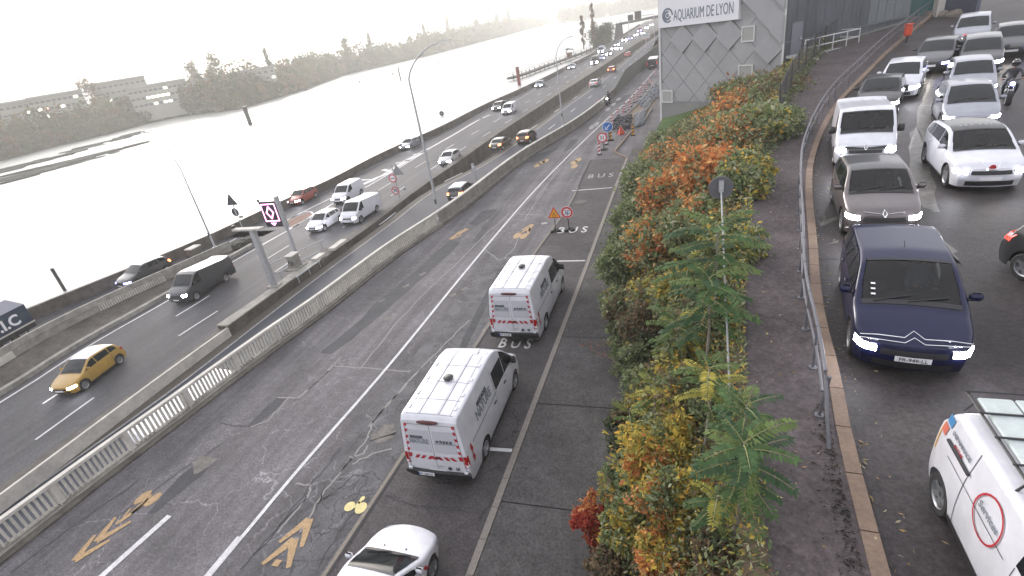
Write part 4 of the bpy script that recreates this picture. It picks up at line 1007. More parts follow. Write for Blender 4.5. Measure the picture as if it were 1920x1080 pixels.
# ---- the two council vans in the bus bays
def council_van(c, hd, label, second):
    L = 5.53; hd_n = math.hypot(*hd); hd = (hd[0]/hd_n, hd[1]/hd_n)
    E, S = vehicle('panel_van', label, 'van', 'bigvan', P_white, (c[0]+hd[0]*L/2, c[1]+hd[1]*L/2, 0), hd, lo=False, group='white council vans in the bus bays')
    RR = lambda y, z, o=.012: S.rear(y, z, o)
    # roof pressings
    for s0, s1 in ((2.2, 3.05), (3.1, 3.85), (3.9, 4.65), (4.7, 5.32)):
        for y in (-.30, .30):
            MB().grid([[S.roof(s_, y+d_, o_) for d_, o_ in ((-.02, .002), (-.012, .016), (.012, .016), (.02, .002))] for s_ in np.linspace(s0, s1, 5)]).build('roof_rib', P_white, E)
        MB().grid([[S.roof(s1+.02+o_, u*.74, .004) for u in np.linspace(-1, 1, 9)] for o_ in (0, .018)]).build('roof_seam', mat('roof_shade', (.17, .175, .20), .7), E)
    for y in (-.33, -.27, .27, .33):
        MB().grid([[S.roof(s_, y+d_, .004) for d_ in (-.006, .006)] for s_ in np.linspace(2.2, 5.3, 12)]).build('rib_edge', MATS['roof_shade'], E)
    for y in (-.66, .66):
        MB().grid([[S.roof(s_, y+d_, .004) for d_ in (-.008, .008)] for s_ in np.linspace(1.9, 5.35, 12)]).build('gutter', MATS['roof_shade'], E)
        for s_ in (2.3, 3.0, 3.7, 4.4, 5.0):
            a_ = S.roof(s_, y*1.08, .012); MB().box(a_, (.09, .14, .02), 0, .008).build('rack_mount', P_white, E)
    a_ = S.roof(3.75 if not second else 3.45, 0, 0); MB().lathe([(.10, 0), (.10, .035), (.15, .045), (.16, .075), (.13, .10), (0, .11)], a_, 'z', 18).build('roof_vent', trim, E, smooth=50)
    if not second:
        a_ = S.roof(2.35, .25, .008); MB().box(a_, (.42, .5, .02), 0, .008).build('roof_hatch', P_off, E)
    # rear doors
    MB().grid([[RR(y+d_, z, .006) for d_ in (-.006, .006)] for z in np.linspace(.62, 2.22, 9) for y in (0.,)]).build('door_seam', seam, E)
    for z in (2.22,): MB().grid([[RR(y, z+d_, .006) for d_ in (-.006, .006)] for y in np.linspace(-.80, .80, 9)]).build('door_top_seam', seam, E)
    for sg in (1, -1):
        MB().grid([[RR(sg*(.84-.07*(z-1)), z, .006), RR(sg*(.852-.07*(z-1)), z, .006)] for z in np.linspace(.62, 2.22, 9)]).build('door_side_seam', seam, E)
        # recessed window blank
        MB().grid(patch_g(lambda y, z: RR(sg*y, z, .009), np.linspace(.05, .73, 5), 1.28, lambda y: 2.03, 4)).build('window_blank', mat('blank_panel', (.41, .415, .46), .5), E)
    m_ = MB(); m_.tube([RR(x_, 2.33, .03) for x_ in np.linspace(-.30, .30, 7)], [.035, .05, .055, .055, .055, .05, .035], 8); m_.build('high_brake_light', mat('brake_dark', (.06, .005, .005), .3), E, smooth=50)
    # red chevrons
    def para(y0, y1, z0, z1, sk, name='red_chevron'):
        MB().add([RR(y0, z0, .016), RR(y1, z0, .016), RR(y1+sk, z1, .016), RR(y0+sk, z1, .016)], [(0, 1, 2, 3)]).build(name, redm, E)
    for k, y in enumerate((.66, .47, .25, .05)):
        for sg in (1, -1): para(sg*y, sg*(y-.11), 1.02, 1.15, -sg*.10)
    for sg in (1, -1):
        para(sg*.86, sg*.74, 1.04, 1.20, sg*-.02)
        for z in (1.28, 1.50, 1.72, 1.94, 2.14): para(sg*(.86-.07*(z-1)), sg*(.78-.07*(z-1)), z, z+.10, -sg*.03)
        for z in (.78, .92): para(sg*.90, sg*.86, z, z+.08, 0)
        for k in range(2):
            s_ = 5.15-k*.0; z = .75+k*.33
            MB().add([S.side(5.20, z, sg, .012), S.side(5.08, z+.10, sg, .012), S.side(5.16, z+.34, sg, .012), S.side(5.24, z+.22, sg, .012)], [(0, 1, 2, 3)]).build('red_side_stripe', redm, E)
    def rt_text(t, y, z, size, m, sx=1., bold=.004):
        p = Vector(RR(y, z, .02)); up_ = Vector(RR(y, z+.2, .02))-p
        text(t, size, m, frame(tuple(p), (1, 0, 0), tuple(up_)), E, 'lettering', .002, bold, sx)
    rt_text('BRIGADES', -.45, 1.79, .115, ink, .75, .006); rt_text('NATURE', -.39, 1.645, .22, ink_g, .70, .008)
    rt_text('04 78 68 81 81', .38, 1.68, .115, ink, .72, .006)
    MB().add([RR(.08, 1.60, .018), RR(.70, 1.60, .018), RR(.70, 1.615, .018), RR(.08, 1.615, .018)], [(0, 1, 2, 3)]).build('underline', ink, E)
    rt_text('L5' if not second else '45', .62, .72, .13, ink, .9, .008)
    MB().lathe([(0, .0), (.065, .0)], RR(.38, .72, .02), 'y', 16).build('badge', ink, E)
    MB().box(RR(.10, .78, .02), (.13, .02, .07)).build('handle_recess', P_off, E); MB().box(RR(.08, 1.10, .02), (.16, .03, .04)).build('door_handle', trim, E)
    # bumper, plate, tow bar
    MB().grid([[RR(y, z, o_) for y in np.linspace(-.98, .98, 13)] for z, o_ in ((.30, .0), (.32, .07), (.50, .10), (.58, .10), (.605, .02))]).build('rear_bumper', trim, E, smooth=50)
    for sg in (1, -1): MB().box((sg*.88, RR(sg*.88, .62, .05)[1], .635), (.13, .08, .09), 0, .02).build('bumper_end', lamp_off, E)
    y_ = RR(-.25, .5, .125)
    MB().box((-.36, y_[1], .53), (.50, .012, .11)).build('number_plate', plate_w, E); MB().box((-.59, y_[1]-.008, .53), (.04, .004, .11)).build('plate_band', plate_b, E)
    text('FY 568 XY' if not second else 'FP 419 BX', .10, ink, frame((-.35, y_[1]-.009, .53), (1, 0, 0), (0, 0, 1)), E, 'plate_lettering', .002, .002, .9)
    t0 = y_[1]
    MB().tube([(-.42, t0+.1, .30), (.42, t0+.1, .30)], .03, 6).tube([(0, t0+.15, .30), (0, t0-.10, .30), (0, t0-.12, .42)], .022, 6).lathe([(0, .03), (.03, 0), (0, -.03)], (0, t0-.12, .44), 'z', 8).build('tow_bar', blackm, E)
    MB().box((.25, t0-.04, .33), (.14, .05, .08)).build('tow_socket', trim, E)
    for sg in (1, -1):      # lamp clusters
        MB().grid(patch_g(lambda q_, z: S.rear(sg*q_*S.hw(S.L-.12, z), z, .022), np.linspace(.885, .99, 4), 1.0, 1.18, 3)).build('brake_lens', tail_m, E)
        MB().grid(patch_g(lambda q_, z: S.rear(sg*q_*S.hw(S.L-.12, z), z, .022), np.linspace(.885, .99, 4), .82, .90, 3)).build('reverse_lens', plate_w, E)
        # side window of the second row, with lettering behind it
        sA, sB = 1.85, 2.75
        MB().grid(patch_g(lambda s, z: S.side(s, z, sg, .012), np.linspace(sA, sB, 6), 1.36, lambda s: 2.02-.0*(s-sA), 4)).build('crew_window', glass_d, E)
        p = Vector(S.side(3.75, 1.92, sg, .014)); q_ = Vector(S.side(3.75, 2.1, sg, .014)); p2 = Vector(S.side(3.75, 1.66, sg, .014))
        text('BRIGADES', .20, ink, frame(tuple(p), (0, sg, 0), tuple(q_-p)), E, 'side_lettering', .002, .008, .9)
        text('NATURE', .42, ink_g, frame(tuple(p2), (0, sg, 0), tuple(q_-p)), E, 'side_lettering', .002, .014, .8)
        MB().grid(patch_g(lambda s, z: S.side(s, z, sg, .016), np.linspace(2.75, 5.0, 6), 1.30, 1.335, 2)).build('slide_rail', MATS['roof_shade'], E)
        MB().grid(patch_g(lambda z, a: S.side(2.85+a, z, sg, .005), np.linspace(.4, 2.2, 9), -.006, .006, 2)).build('door_seam', seam, E)
        MB().box((sg*(S.W+.015), S.L/2-3.05, 1.12), (.04, .18, .05), 0, .012).build('door_handle', trim, E)
        MB().box((sg*(S.W+.015), S.L/2-2.0, 1.12), (.04, .18, .05), 0, .012).build('door_handle', trim, E)
    return E
council_van((-6.70, 9.62), (.0, 1), 'nearer white council van with roof hatch and L5 on its back doors, tow bar out', False)
council_van((-6.48, 17.0), (.02, 1), 'farther white council van parked in front of the other, below the 30 sign', True)
# white car entering at the bottom edge
fx = bp(735, 992, .55)
e_, S = vehicle('patrol_car', 'white car with red chevrons on its wing, cut by the bottom edge', 'car', 'hatch', P_white, (fx.x+.55, fx.y-1.9, 0), (.03, 1), lo=False, see=False, L=4.05)
for sg in (1, -1):
    for k in range(3):
        a_ = .95+k*.33; MB().add([S.side(a_, .62, sg, .012), S.side(a_+.10, .62, sg, .012), S.side(a_+.20, .80, sg, .012), S.side(a_+.10, .80, sg, .012)], [(0, 1, 2, 3)]).build('red_chevron', redm, e_)
for y_ in (-.3, .3): MB().box(S.roof(.85, y_, .012), (.04, .03, .015)).build('washer_nozzle', trim, e_)

# ---- highway traffic
G_far = 'cars coming along the far carriageway'; G_near = 'cars leaving along the near carriageway'
def hw(px, py, kind, P, label, name, away=False, z=ZF, f=None, **kw):
    f = f or (edgeP if away else edgeF)
    loc, hd = aim(px, py, z, f, 1 if away else -1)
    if away: kw.setdefault('tails', tail_on)
    else: kw.setdefault('lights', lamp_on)
    E, S = vehicle(name, label, 'van' if 'van' in kind else 'car', kind, P, loc, hd, group=G_near if away else G_far, **kw); return E, S
hw(176, 706, 'hatch', P_yel, 'mustard yellow hatchback with white roof, alone on the far carriageway', 'hatchback', roofc=P_white, lights=lamp_on, lo=False, L=3.95)
hw(385, 543, 'van', P_dark, 'long charcoal van with pale roof behind the yellow hatchback', 'dark_van', roofc=P_silver, lo=False, L=5.1)
loc, hd = aim(278, 524, zs, parT, -1)
vehicle('estate_car', 'dark estate car with bright roof driving down the slip road by the river wall', 'car', 'suv', P_dark, loc, hd, lights=lamp_blue, tails=tail_on, roofc=P_silver, group=G_far)
hw(570, 377, 'hatch', P_red, 'dull red hatchback on the slip road beside the river wall', 'hatchback')
hw(612, 424, 'hatch', P_white, 'white hatchback in the middle lane beside the white panel van', 'hatchback', lights=lamp_on)
hw(680, 407, 'van', P_white, 'white panel van in the lane next to the median', 'panel_van', lo=False, L=5.0)
hw(655, 373, 'minivan', P_white, 'small white van ahead of the white panel van, nearer the river', 'small_van')
hw(770, 277, 'hatch', P_silver, 'silver hatchback hugging the river wall by the tall lamp post', 'hatchback')
hw(845, 304, 'hatch', P_off, 'white hatchback close to the median beyond the speed limit sign', 'hatchback')
hw(937, 206, 'suv', P_dark, 'black car side by side with a small white van', 'dark_car')
hw(956, 212, 'minivan', P_white, 'small white van side by side with a black car', 'small_van')
hw(1013, 163, 'hatch', P_bluegrey, 'small blue grey car behind the jetty end', 'small_car')
hw(1073, 129, 'hatch', P_bluegrey, 'small dark car with headlights left of the second lamp post', 'small_car')
hw(868, 368, 'hatch', P_dark, 'dark hatchback half hidden behind the solid parapet', 'hatchback', away=True, z=zn, roofc=P_off)
hw(940, 277, 'sedan', P_green, 'dark olive car in the left lane going away', 'saloon_car', away=True, z=zn, tails=tail_on)
hw(989, 265, 'suv', P_brown, 'dark brown car with both brake lights glowing', 'hatchback', away=True, z=zn)
hw(1116, 161, 'sedan', P_off, 'pale car going away beyond the second lamp post', 'saloon_car', away=True, z=zn, tails=tail_dim)
hw(1148, 135, 'hatch', P_red, 'red car going away near the start of the green wall', 'hatchback', away=True, z=zn)
hw(1178, 106, 'hatch', P_red, 'small red car farthest up the near carriageway', 'hatchback', away=True, z=zn, tails=tail_dim)
hw(1212, 76, 'hatch', P_red, 'tiny red car beside the gantry sign backs', 'hatchback', away=True, z=zn, tails=tail_dim)
# white high van hidden by the balusters
a = bp(262, 838, -.55); b = bp(525, 640, -.55); mid = (a+b)/2
vehicle('white_lorry', 'long white van roof glimpsed through the balusters', 'van', 'bigvan', P_white, (mid.x-1.05, mid.y+.0, zn(mid.y)), ((b-a).x, (b-a).y), group=G_near, L=6.6, H=2.75, W=2.2, tum=.06,
    top=[(0, .84), (.02, 1.05), (.08, 1.28), (.11, 1.36), (.20, 2.2), (.25, 2.65), (.3, 2.75), (.985, 2.73), (.997, 2.6), (1, 2.4)])
# queue of oncoming vehicles far up the road
qq = [(1117, 121, 'bigvan', P_dark, 'dark lorry with headlights, front of the distant queue'), (1130, 112, 'hatch', P_bluegrey, 'blue tinted car right behind the first distant lorry'), (1128, 100, 'bigvan', P_bluegrey, 'tall pale coach beside the hedge in the distant queue'),
      (1143, 104, 'suv', P_dark, 'dark car in the distant queue below the hedge'), (1152, 94, 'suv', P_bluegrey, 'car with paired headlights right of the tall coach'), (1158, 86, 'hatch', P_dark, 'small dark car below the bridge pier'),
      (1163, 93, 'hatch', P_silver, 'silver speck of a car nearest the median below the pier'), (1172, 78, 'van', P_dark, 'dark van right under the bridge'), (1183, 74, 'hatch', P_bluegrey, 'tiny bluish car under the bridge deck'), (1193, 68, 'suv', P_dark, 'tiny dark car right of the bluish one under the deck'),
      (1200, 60, 'bigvan', P_red, 'dark red lorry high in the distant queue'), (1206, 64, 'hatch', P_silver, 'tiny silver car by the dark red lorry'), (1213, 54, 'van', P_bluegrey, 'tiny blue van near the top of the queue'), (1222, 48, 'hatch', P_silver, 'last visible car of the queue beside the aquarium wall edge')]
for px, py, k, P_, lb in qq:
    hw(px, py, k, P_, lb, 'distant_vehicle', lights=lamp_on if (px+py) % 3 else lamp_blue)
# van on the local road by the works
loc, hd = aim(1228, 128, 0, whiteA, 1)
e_, S = vehicle('dark_van', 'dark van with red tail lights passing the works beside the aquarium wall', 'van', 'van', P_dark, (loc[0]-.3, loc[1]+2, 0), hd, tails=tail_dim, roofc=P_off)
# ================================================================== STREET OBJECTS
def vpl(px, py, A, u):
    """point seen at a pixel on the upright plane through A along the horizontal direction u -> (t along u, z)"""
    r = RM@np.array([px-960., py-540., FPX])
    # (0,0,H)+s r = A + t u (+z)
    M = np.array([[r[0], -u[0]], [r[1], -u[1]]]); s, t = np.linalg.solve(M, [A[0], A[1]])
    return t, H+s*r[2]
def pj(p):
    v = RM.T@(np.array(p)-np.array([0, 0, H])); return 960+FPX*v[0]/v[2], 540+FPX*v[1]/v[2]

# ---- aquarium building
clad = mat('cladding_grey', (.31, .315, .325), .75, noise=.06, scale=2, blot=.12, bscale=.3, streak=0., mottle=.05)
clad2 = mat('cladding_raised', (.31, .315, .325), .7, noise=.06, scale=2)
joint_m = mat('cladding_joint', (.23, .23, .235), .9)
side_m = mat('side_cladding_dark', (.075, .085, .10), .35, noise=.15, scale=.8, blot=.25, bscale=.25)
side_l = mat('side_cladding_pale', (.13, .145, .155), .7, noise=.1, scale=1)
sign_w = mat('sign_white', (.66, .66, .69), .45)
A = Vector((-1.71, 51.32, 0)); U = Vector((.7844, -.6202, 0)); NF = Vector((-.6202, -.7844, 0))
tB, _ = vpl(1473, 60, A, U); HB = 17.
B = A+U*tB
aq = empty('aquarium_building', 'grey building clad in diamond panels with a white aquarium sign, beside the shrubs', 'building')
def FP(t, z, o=0.): p = A+U*t+NF*o; return (p.x, p.y, z)
C = bp(1694, 84, 5.6); C = Vector((C.x, C.y, 0)); US = (C-B).normalized(); NS = Vector((US.y, -US.x, 0)); lS = (C-B).length
m_ = MB(); m_.prism([(A.x, A.y), (B.x, B.y), (C.x, C.y), (C.x-12, C.y+14), (A.x+2, A.y+26)], -.5, HB).build('shell_wall', joint_m, aq)
def clip(poly, t0, t1, z0, z1):
    for ax, lim, sg in ((0, t0, 1), (0, t1, -1), (1, z0, 1), (1, z1, -1)):
        out = []
        for i in range(len(poly)):
            p, q = poly[i-1], poly[i]; a, b = (p[ax]-lim)*sg, (q[ax]-lim)*sg
            if (a >= 0) != (b >= 0):
                k = a/(a-b); out.append((p[0]+(q[0]-p[0])*k, p[1]+(q[1]-p[1])*k))
            if b >= 0: out.append(q)
        poly = out
        if not poly: return []
    return poly
t1_, z1_ = vpl(1262, 74, A, U); t2_, z2_ = vpl(1347, 71, A, U); pd = (t2_-t1_)/2; ph = pd*1.02
z_base = vpl(1290, 190, A, U)[1]
raised = {(0, 0), (1, 0), (2, 0)}
big = set()
for i in range(-2, int(tB/pd)*2+6):
    for j in range(-14, 16):
        if (i+j) % 2: continue
        ct, cz = t1_+i*pd/2+pd/2, z1_+j*ph/2; e = .03
        P = [(ct-pd/2+e, cz), (ct, cz-ph/2+e), (ct+pd/2-e, cz), (ct, cz+ph/2-e)]
        Q = clip(P, .12, tB-.1, z_base, HB-.2)
        if len(Q) < 3: continue
        isr = (j == 0 and i in (0, 2, 4)) or (ct > t1_+pd*3.7 and cz > z1_-.7*ph) or (j >= 2 and ct > t1_+pd*2.9)
        if isr: f = lambda t, z: .035+.42*max(0, (ct+pd/2-t)/pd)
        else: f = lambda t, z: .035
        n = len(Q); v = [FP(t, z, f(t, z)) for t, z in Q]+[FP(t, z, 0) for t, z in Q]
        MB().add(v, [tuple(range(n))]+[(k, k+n, (k+1) % n+n, (k+1) % n) for k in range(n)]).build('cladding_panel', clad2 if isr else clad, aq)
MB().add([FP(0, -.3, .06), FP(tB, -.3, .06), FP(tB, z_base-.06, .06), FP(0, z_base-.06, .06)], [(0, 1, 2, 3)]).build('plinth', mat('plinth_grey', (.20, .205, .20), .8, noise=.1, scale=1), aq)
MB().add([FP(-.05, -.3, .10), FP(.16, -.3, .10), FP(.16, HB, .10), FP(-.05, HB, .10), FP(-.05, -.3, -.4), FP(-.05, HB, -.4)], [(0, 1, 2, 3), (0, 3, 5, 4)]).build('corner_trim', mat('trim_pale', (.52, .52, .52), .6), aq)
MB().add([FP(tB-.13, -.3, .07), FP(tB+.02, -.3, .07), FP(tB+.02, HB, .07), FP(tB-.13, HB, .07)], [(0, 1, 2, 3)]).build('corner_trim', MATS['trim_pale'], aq)
def frame_sq(x0, y0, x1, y1):
    ta, za = vpl(x0, (y0+y1)/2, A, U); tb, _ = vpl(x1, (y0+y1)/2, A, U); _, zt_ = vpl((x0+x1)/2, y0, A, U); _, zb_ = vpl((x0+x1)/2, y1, A, U)
    m_ = MB(); w_ = .09
    for a, b, c, d in ((ta, tb, zt_-w_, zt_), (ta, tb, zb_, zb_+w_), (ta, ta+w_, zb_+w_, zt_-w_), (tb-w_, tb, zb_+w_, zt_-w_)):
        v = [FP(t, z, o) for o in (.04, .15) for t, z in ((a, c), (b, c), (b, d), (a, d))]
        m_.add(v, [(4, 5, 6, 7), (0, 1, 5, 4), (1, 2, 6, 5), (2, 3, 7, 6), (3, 0, 4, 7)])
    fo = m_.build('window', MATS['trim_pale'], aq); MB().add([FP(ta+w_, zb_+w_, .09), FP(tb-w_, zb_+w_, .09), FP(tb-w_, zt_-w_, .09), FP(ta+w_, zt_-w_, .09)], [(0, 1, 2, 3)]).build('pane', mat('blind_pane', (.31, .315, .30), .5), fo)
frame_sq(1392, 48, 1417, 78); frame_sq(1386, 121, 1413, 149); frame_sq(1243, 169, 1263, 192)
ta, _ = vpl(1241, 30, A, U); tb, _ = vpl(1391, 25, A, U); _, zb_ = vpl(1310, 44, A, U); zt_ = zb_+3.0
sg_ = MB(); v = [FP(t, z, o) for o in (.05, .42) for t, z in ((ta, zb_), (tb, zb_), (tb, zt_), (ta, zt_))]
so = sg_.add(v, [(4, 5, 6, 7), (0, 1, 5, 4), (1, 2, 6, 5), (2, 3, 7, 6), (3, 0, 4, 7)]).build('sign_board', sign_w, aq)
zt2 = vpl(1320, 22, A, U)[1]; tm = vpl(1323, 22, A, U)[0]
ttl = text_mesh('AQUARIUM DE LYON', 1.0); wdt = max(v.co.x for v in ttl.vertices)-min(v.co.x for v in ttl.vertices)
want = vpl(1380, 16, A, U)[0]-vpl(1268, 26, A, U)[0]
text('AQUARIUM DE LYON', 1.12, mat('sign_ink', (.12, .15, .19), .5), frame(FP(tm, zt2, .425), tuple(U), (0, 0, 1)), so, 'lettering', .012, .0, want/wdt/1.12)
tl, zl_ = vpl(1258, 28, A, U)
for r0, r1, a0, a1 in ((.42, .56, 0, 5.4), (.20, .36, 1.2, 6.0), (.02, .14, 0, 6.28), (.36, .44, 2.2, 4.4)):
    MB().grid([[FP(tl+r*math.cos(a), zl_+r*math.sin(a), .428+.002*r0) for r in (r0, r1)] for a in np.linspace(a0, a1, 24)]).build('spiral_logo', MATS['sign_ink'], so)
# side wall: dark glossy panels with a pale upper area and a precast base
def SP(t, z, o=0.): p = B+US*t+NS*o; return (p.x, p.y, z)
n_s = 14
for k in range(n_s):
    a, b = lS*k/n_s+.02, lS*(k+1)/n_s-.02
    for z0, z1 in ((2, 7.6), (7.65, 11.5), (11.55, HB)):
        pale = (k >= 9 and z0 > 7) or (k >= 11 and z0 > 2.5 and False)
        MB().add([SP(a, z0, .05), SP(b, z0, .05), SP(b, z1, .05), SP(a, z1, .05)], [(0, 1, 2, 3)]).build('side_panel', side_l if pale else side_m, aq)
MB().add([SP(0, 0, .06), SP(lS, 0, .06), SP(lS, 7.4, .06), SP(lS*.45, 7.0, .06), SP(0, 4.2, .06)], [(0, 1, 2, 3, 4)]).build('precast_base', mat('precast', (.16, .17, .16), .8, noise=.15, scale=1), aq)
MB().add([SP(.5, 6.73, .08), SP(1.5, 6.73, .08), SP(1.5, 8.8, .08), SP(.5, 8.8, .08)], [(0, 1, 2, 3)]).build('door', mat('door_grey', (.16, .165, .19), .5), aq)
MB().box(SP(1.35, 7.7, .12), (.08, .08, .14)).build('door_handle', galv, aq)
# landing with rails beside the building
ld = empty('access_landing', 'grey metal landing with handrails against the dark side wall of the building', 'landing')
LT = 5.2
q = [SP(.1, 0, .1), SP(LT, 0, .1), SP(LT, 0, 1.7), SP(.1, 0, 1.7)]
MB().prism([(x, y) for x, y, z in q], 6.55, 6.72).build('deck', mat('deck_grey', (.32, .33, .34), .7, noise=.1, scale=2), ld)
q = [SP(.1, 0, 1.5), SP(LT-.1, 0, 1.5), SP(LT-.1, 0, 1.66), SP(.1, 0, 1.66)]
MB().prism([(x, y) for x, y, z in q], 3.2, 6.54).build('support_wall', MATS['trim_pale'], ld)
for z in (7.2, 7.7): MB().tube([SP(.1, z, 1.62), SP(LT, z, 1.62)], .04, 6).build('handrail', MATS['trim_pale'], ld); MB().tube([SP(LT, z, 1.62), SP(LT, z, .15)], .035, 6).build('handrail', MATS['trim_pale'], ld)
for t in (.1, 1.4, 2.7, 4.0, LT): MB().tube([SP(t, 6.7, 1.62), SP(t, 7.75, 1.62)], .035, 6).build('rail_post', MATS['trim_pale'], ld)
st_ = empty('garden_steps', 'flight of pale steps running down from the landing towards the shrubs', 'steps')
for k in range(12):
    p = B+US*(-.1-k*.32)+NS*2.3; MB().box((p.x, p.y, 6.6-k*.2-.6), (1.2, .34, 1.2), math.atan2(US.y, US.x)+math.pi/2).build('step', conc_l, st_)
# dark chain-link fence along the upper pavement
fe = empty('chain_link_fence', 'dark wire fence along the inner edge of the upper pavement by the building', 'fence')
fy = [29.5, 32, 34.6, 37.2, 39.8, 42.4, 45, 48, 51, 54]
ff = lambda y: crest(y)+.05
wire = MB()
for y in fy: MB().tube([(ff(y), y, zr(y)-.3), (ff(y), y, zr(y)+1.75)], .04, 6).build('fence_post', trim, fe)
for a, b in zip(fy[:-1], fy[1:]):
    n = 11
    for k in range(-9, n+1):
        for sgn in (1, -1):
            pts_ = []
            for q_ in (0, 1):
                u_ = (k+q_*9)/n if sgn == 1 else (k+9-q_*9)/n
                u2 = min(1, max(0, u_)); 
                zz = (u2-(k/n))*n/9 if sgn == 1 else ((k+9)/n-u2)*n/9
                y_ = a+(b-a)*u2; pts_.append((ff(y_), y_, zr(y_)+.05+1.6*zz))
            if abs(pts_[0][1]-pts_[1][1]) > .02: wire.tube(pts_, .008, 3, cap=False)
o = wire.build('wire_mesh', trim, fe, fix=False); o['kind'] = 'stuff'
for z in (1.7,): MB().tube([(ff(y), y, zr(y)+z) for y in fy], .022, 5).build('top_rail', trim, fe)

# ---- pavement railing
rl = empty('pavement_railing', 'grey tubular guard railing between the upper pavement and its brown kerb', 'railing')
fr_ = lambda y: kerbR(y)-.26
ys_ = list(np.arange(7.75, 56, 1.35))
for i, y in enumerate(ys_):
    k = .12 if i == 0 else 0
    MB().tube([(fr_(y), y, zr(y)+.1), (fr_(y)+k*.3, y-k, zr(y)+1.02)], .03, 8).build('post', metal_g, rl)
    MB().lathe([(.075, 0), (.075, .02), (.03, .03)], (fr_(y), y, zr(y)+.12), 'z', 10).build('base_flange', metal_g, rl)
for z in (1.02, .62):
    for a, b in zip(ys_[:-1], ys_[1:]):
        MB().tube([(fr_(y), y, zr(y)+z) for y in np.linspace(a+.01, b-.01, 3)], .032 if z > 1 else .024, 8).build('rail', metal_g, rl)
MB().tube([(fr_(7.75), 7.7, 6.0), (fr_(7.3)+.02, 7.25, 5.55), (fr_(7.1)+.05, 6.95, 5.14)], .028, 8).build('bent_end', metal_g, rl)

# ---- lamp posts
def lamp(name, label, base, h, armpx, u, r0=.11, bend=.6):
    E = empty(name, label, 'street lamp', tuple(base), 0, 'tall lamp posts by the highway')
    MB().tube([(0, 0, 0), (0, 0, h*.5), (0, 0, h-.6)], [r0, r0*.75, r0*.5], 10).build('pole', galv, E, smooth=50)
    t, z = vpl(*armpx, base, u); z -= base[2]
    P = []
    for k in range(7):
        a = k/6; P.append((u[0]*t*(a**1.35), u[1]*t*(a**1.35), h-.6+(z-h+.6)*(1-(1-a)**1.6)))
    MB().tube(P, [r0*.5-k*.004 for k in range(7)], 8).build('arm', galv, E, smooth=50)
    d = Vector(P[-1])-Vector(P[-2]); d.normalize(); e = Vector(P[-1])
    q = Vector((-u[1], u[0], 0))*.14
    m_ = MB(); hd = []
    for s_, w_, hh in ((-.05, .5, .05), (.15, 1, .10), (.55, 1, .11), (.75, .6, .05)):
        c = e+Vector((u[0], u[1], d.z*.3))*s_*(1 if t > 0 else -1); hd.append([tuple(c-q*w_), tuple(c-q*w_*.7+Vector((0, 0, hh))), tuple(c+q*w_*.7+Vector((0, 0, hh))), tuple(c+q*w_), tuple(c-q*w_)])
    m_.grid(hd).build('lamp_head', mat('lamp_shell', (.45, .45, .42), .5), E)
    MB().box((0, 0, .15), (.34, .34, .3), 0, .03).build('base_plinth', galv, E)
    MB().box((0, -r0-.01, 1.5), (.12, .02, .35)).build('access_door', trim, E)
    return E
bx = bp(826, 415, 0); lamp('lamp_post', 'tallest lamp post, rising from the parapet where balusters end, arm over the local road', (bx.x, bx.y, .0), 10.15, (822, 80), (1, 0))
bx = bp(1056, 240, 0); lamp('lamp_post', 'slim grey lamp post standing at the pale solid parapet farther up the road', (bx.x, bx.y, 0), 8.3, (1062, 72), (1, 0), .10)
bx = bp(405, 468, -2.3); lamp('lamp_post', 'dark lamp post beside the slip road, leaning out over the water', (bx.x, bx.y, bx.z), 7.9, (283, 250), (-1, 0), .10)

# ---- lane signal gantry and its board
bx = bp(515, 537, -2.62); gc = empty('signal_column', 'grey square column with a flat T head on the median beside the pink diamond board', 'column', tuple(bx))
MB().box((0, 0, 2.2), (.36, .36, 4.4), 0, .02).build('column', galv, gc); MB().box((0, 0, .06), (.9, .7, .12)).build('base_plate', conc, gc)
t, z = vpl(434, 419, bx, (1, 0)); t2, z2 = vpl(487, 419, bx, (1, 0))
MB().box(((t+t2)/2, 0, 4.5), (t2-t, .45, .12)).build('head_beam', conc_l, gc)
MB().box((t+.05, 0, 4.72), (.16, .3, .16), 0, .03).build('camera_box', trim, gc); MB().tube([(t+.05, 0, 4.5), (t+.05, 0, 4.7)], .03, 6).build('camera_stem', trim, gc)
for k in range(9): MB().tube([(.2, .0, .3+k*.42), (.34, 0, .3+k*.42)], .012, 4).build('rung', galv, gc)
bx = bp(548, 478, -2.6); bo = empty('lane_signal_board', 'black lane signal board showing a pink outlined diamond and arrow', 'signal board', (bx.x, bx.y, bx.z))
# board hung beside its own post
tl_, tr_ = vpl(481, 380, bx, (1, 0)), vpl(514, 378, bx, (1, 0)); bl_, brr = vpl(501, 428, bx, (1, 0)), vpl(529, 424, bx, (1, 0))
x0 = (tl_[0]+bl_[0])/2; x1 = (tr_[0]+brr[0])/2; z1 = (tl_[1]+tr_[1])/2-bx.z; z0 = (bl_[1]+brr[1])/2-bx.z
MB().box(((x0+x1)/2, .25, (z0+z1)/2), (x1-x0, .34, z1-z0), 0, .02).build('board_case', mat('signal_black', (.015, .015, .02), .5), bo)
MB().box((x1+.14, .25, (z0+z1)/2+.1), (.2, .42, z1-z0+.5), 0, .02).build('side_frame', galv, bo); MB().tube([(x1+.14, .25, 0), (x1+.14, .25, z0)], .12, 8).build('post', galv, bo)
MB().box((x0-.03, .2, z1+.1), (.12, .15, .2)).build('top_bracket', trim, bo)
pink = mat('pink_led', (.9, .3, .7), .4, emit=(1, .33, .72), es=2.2)
def bx_pt(a, b): return (x0+(x1-x0)*a, .07, z0+(z1-z0)*b)
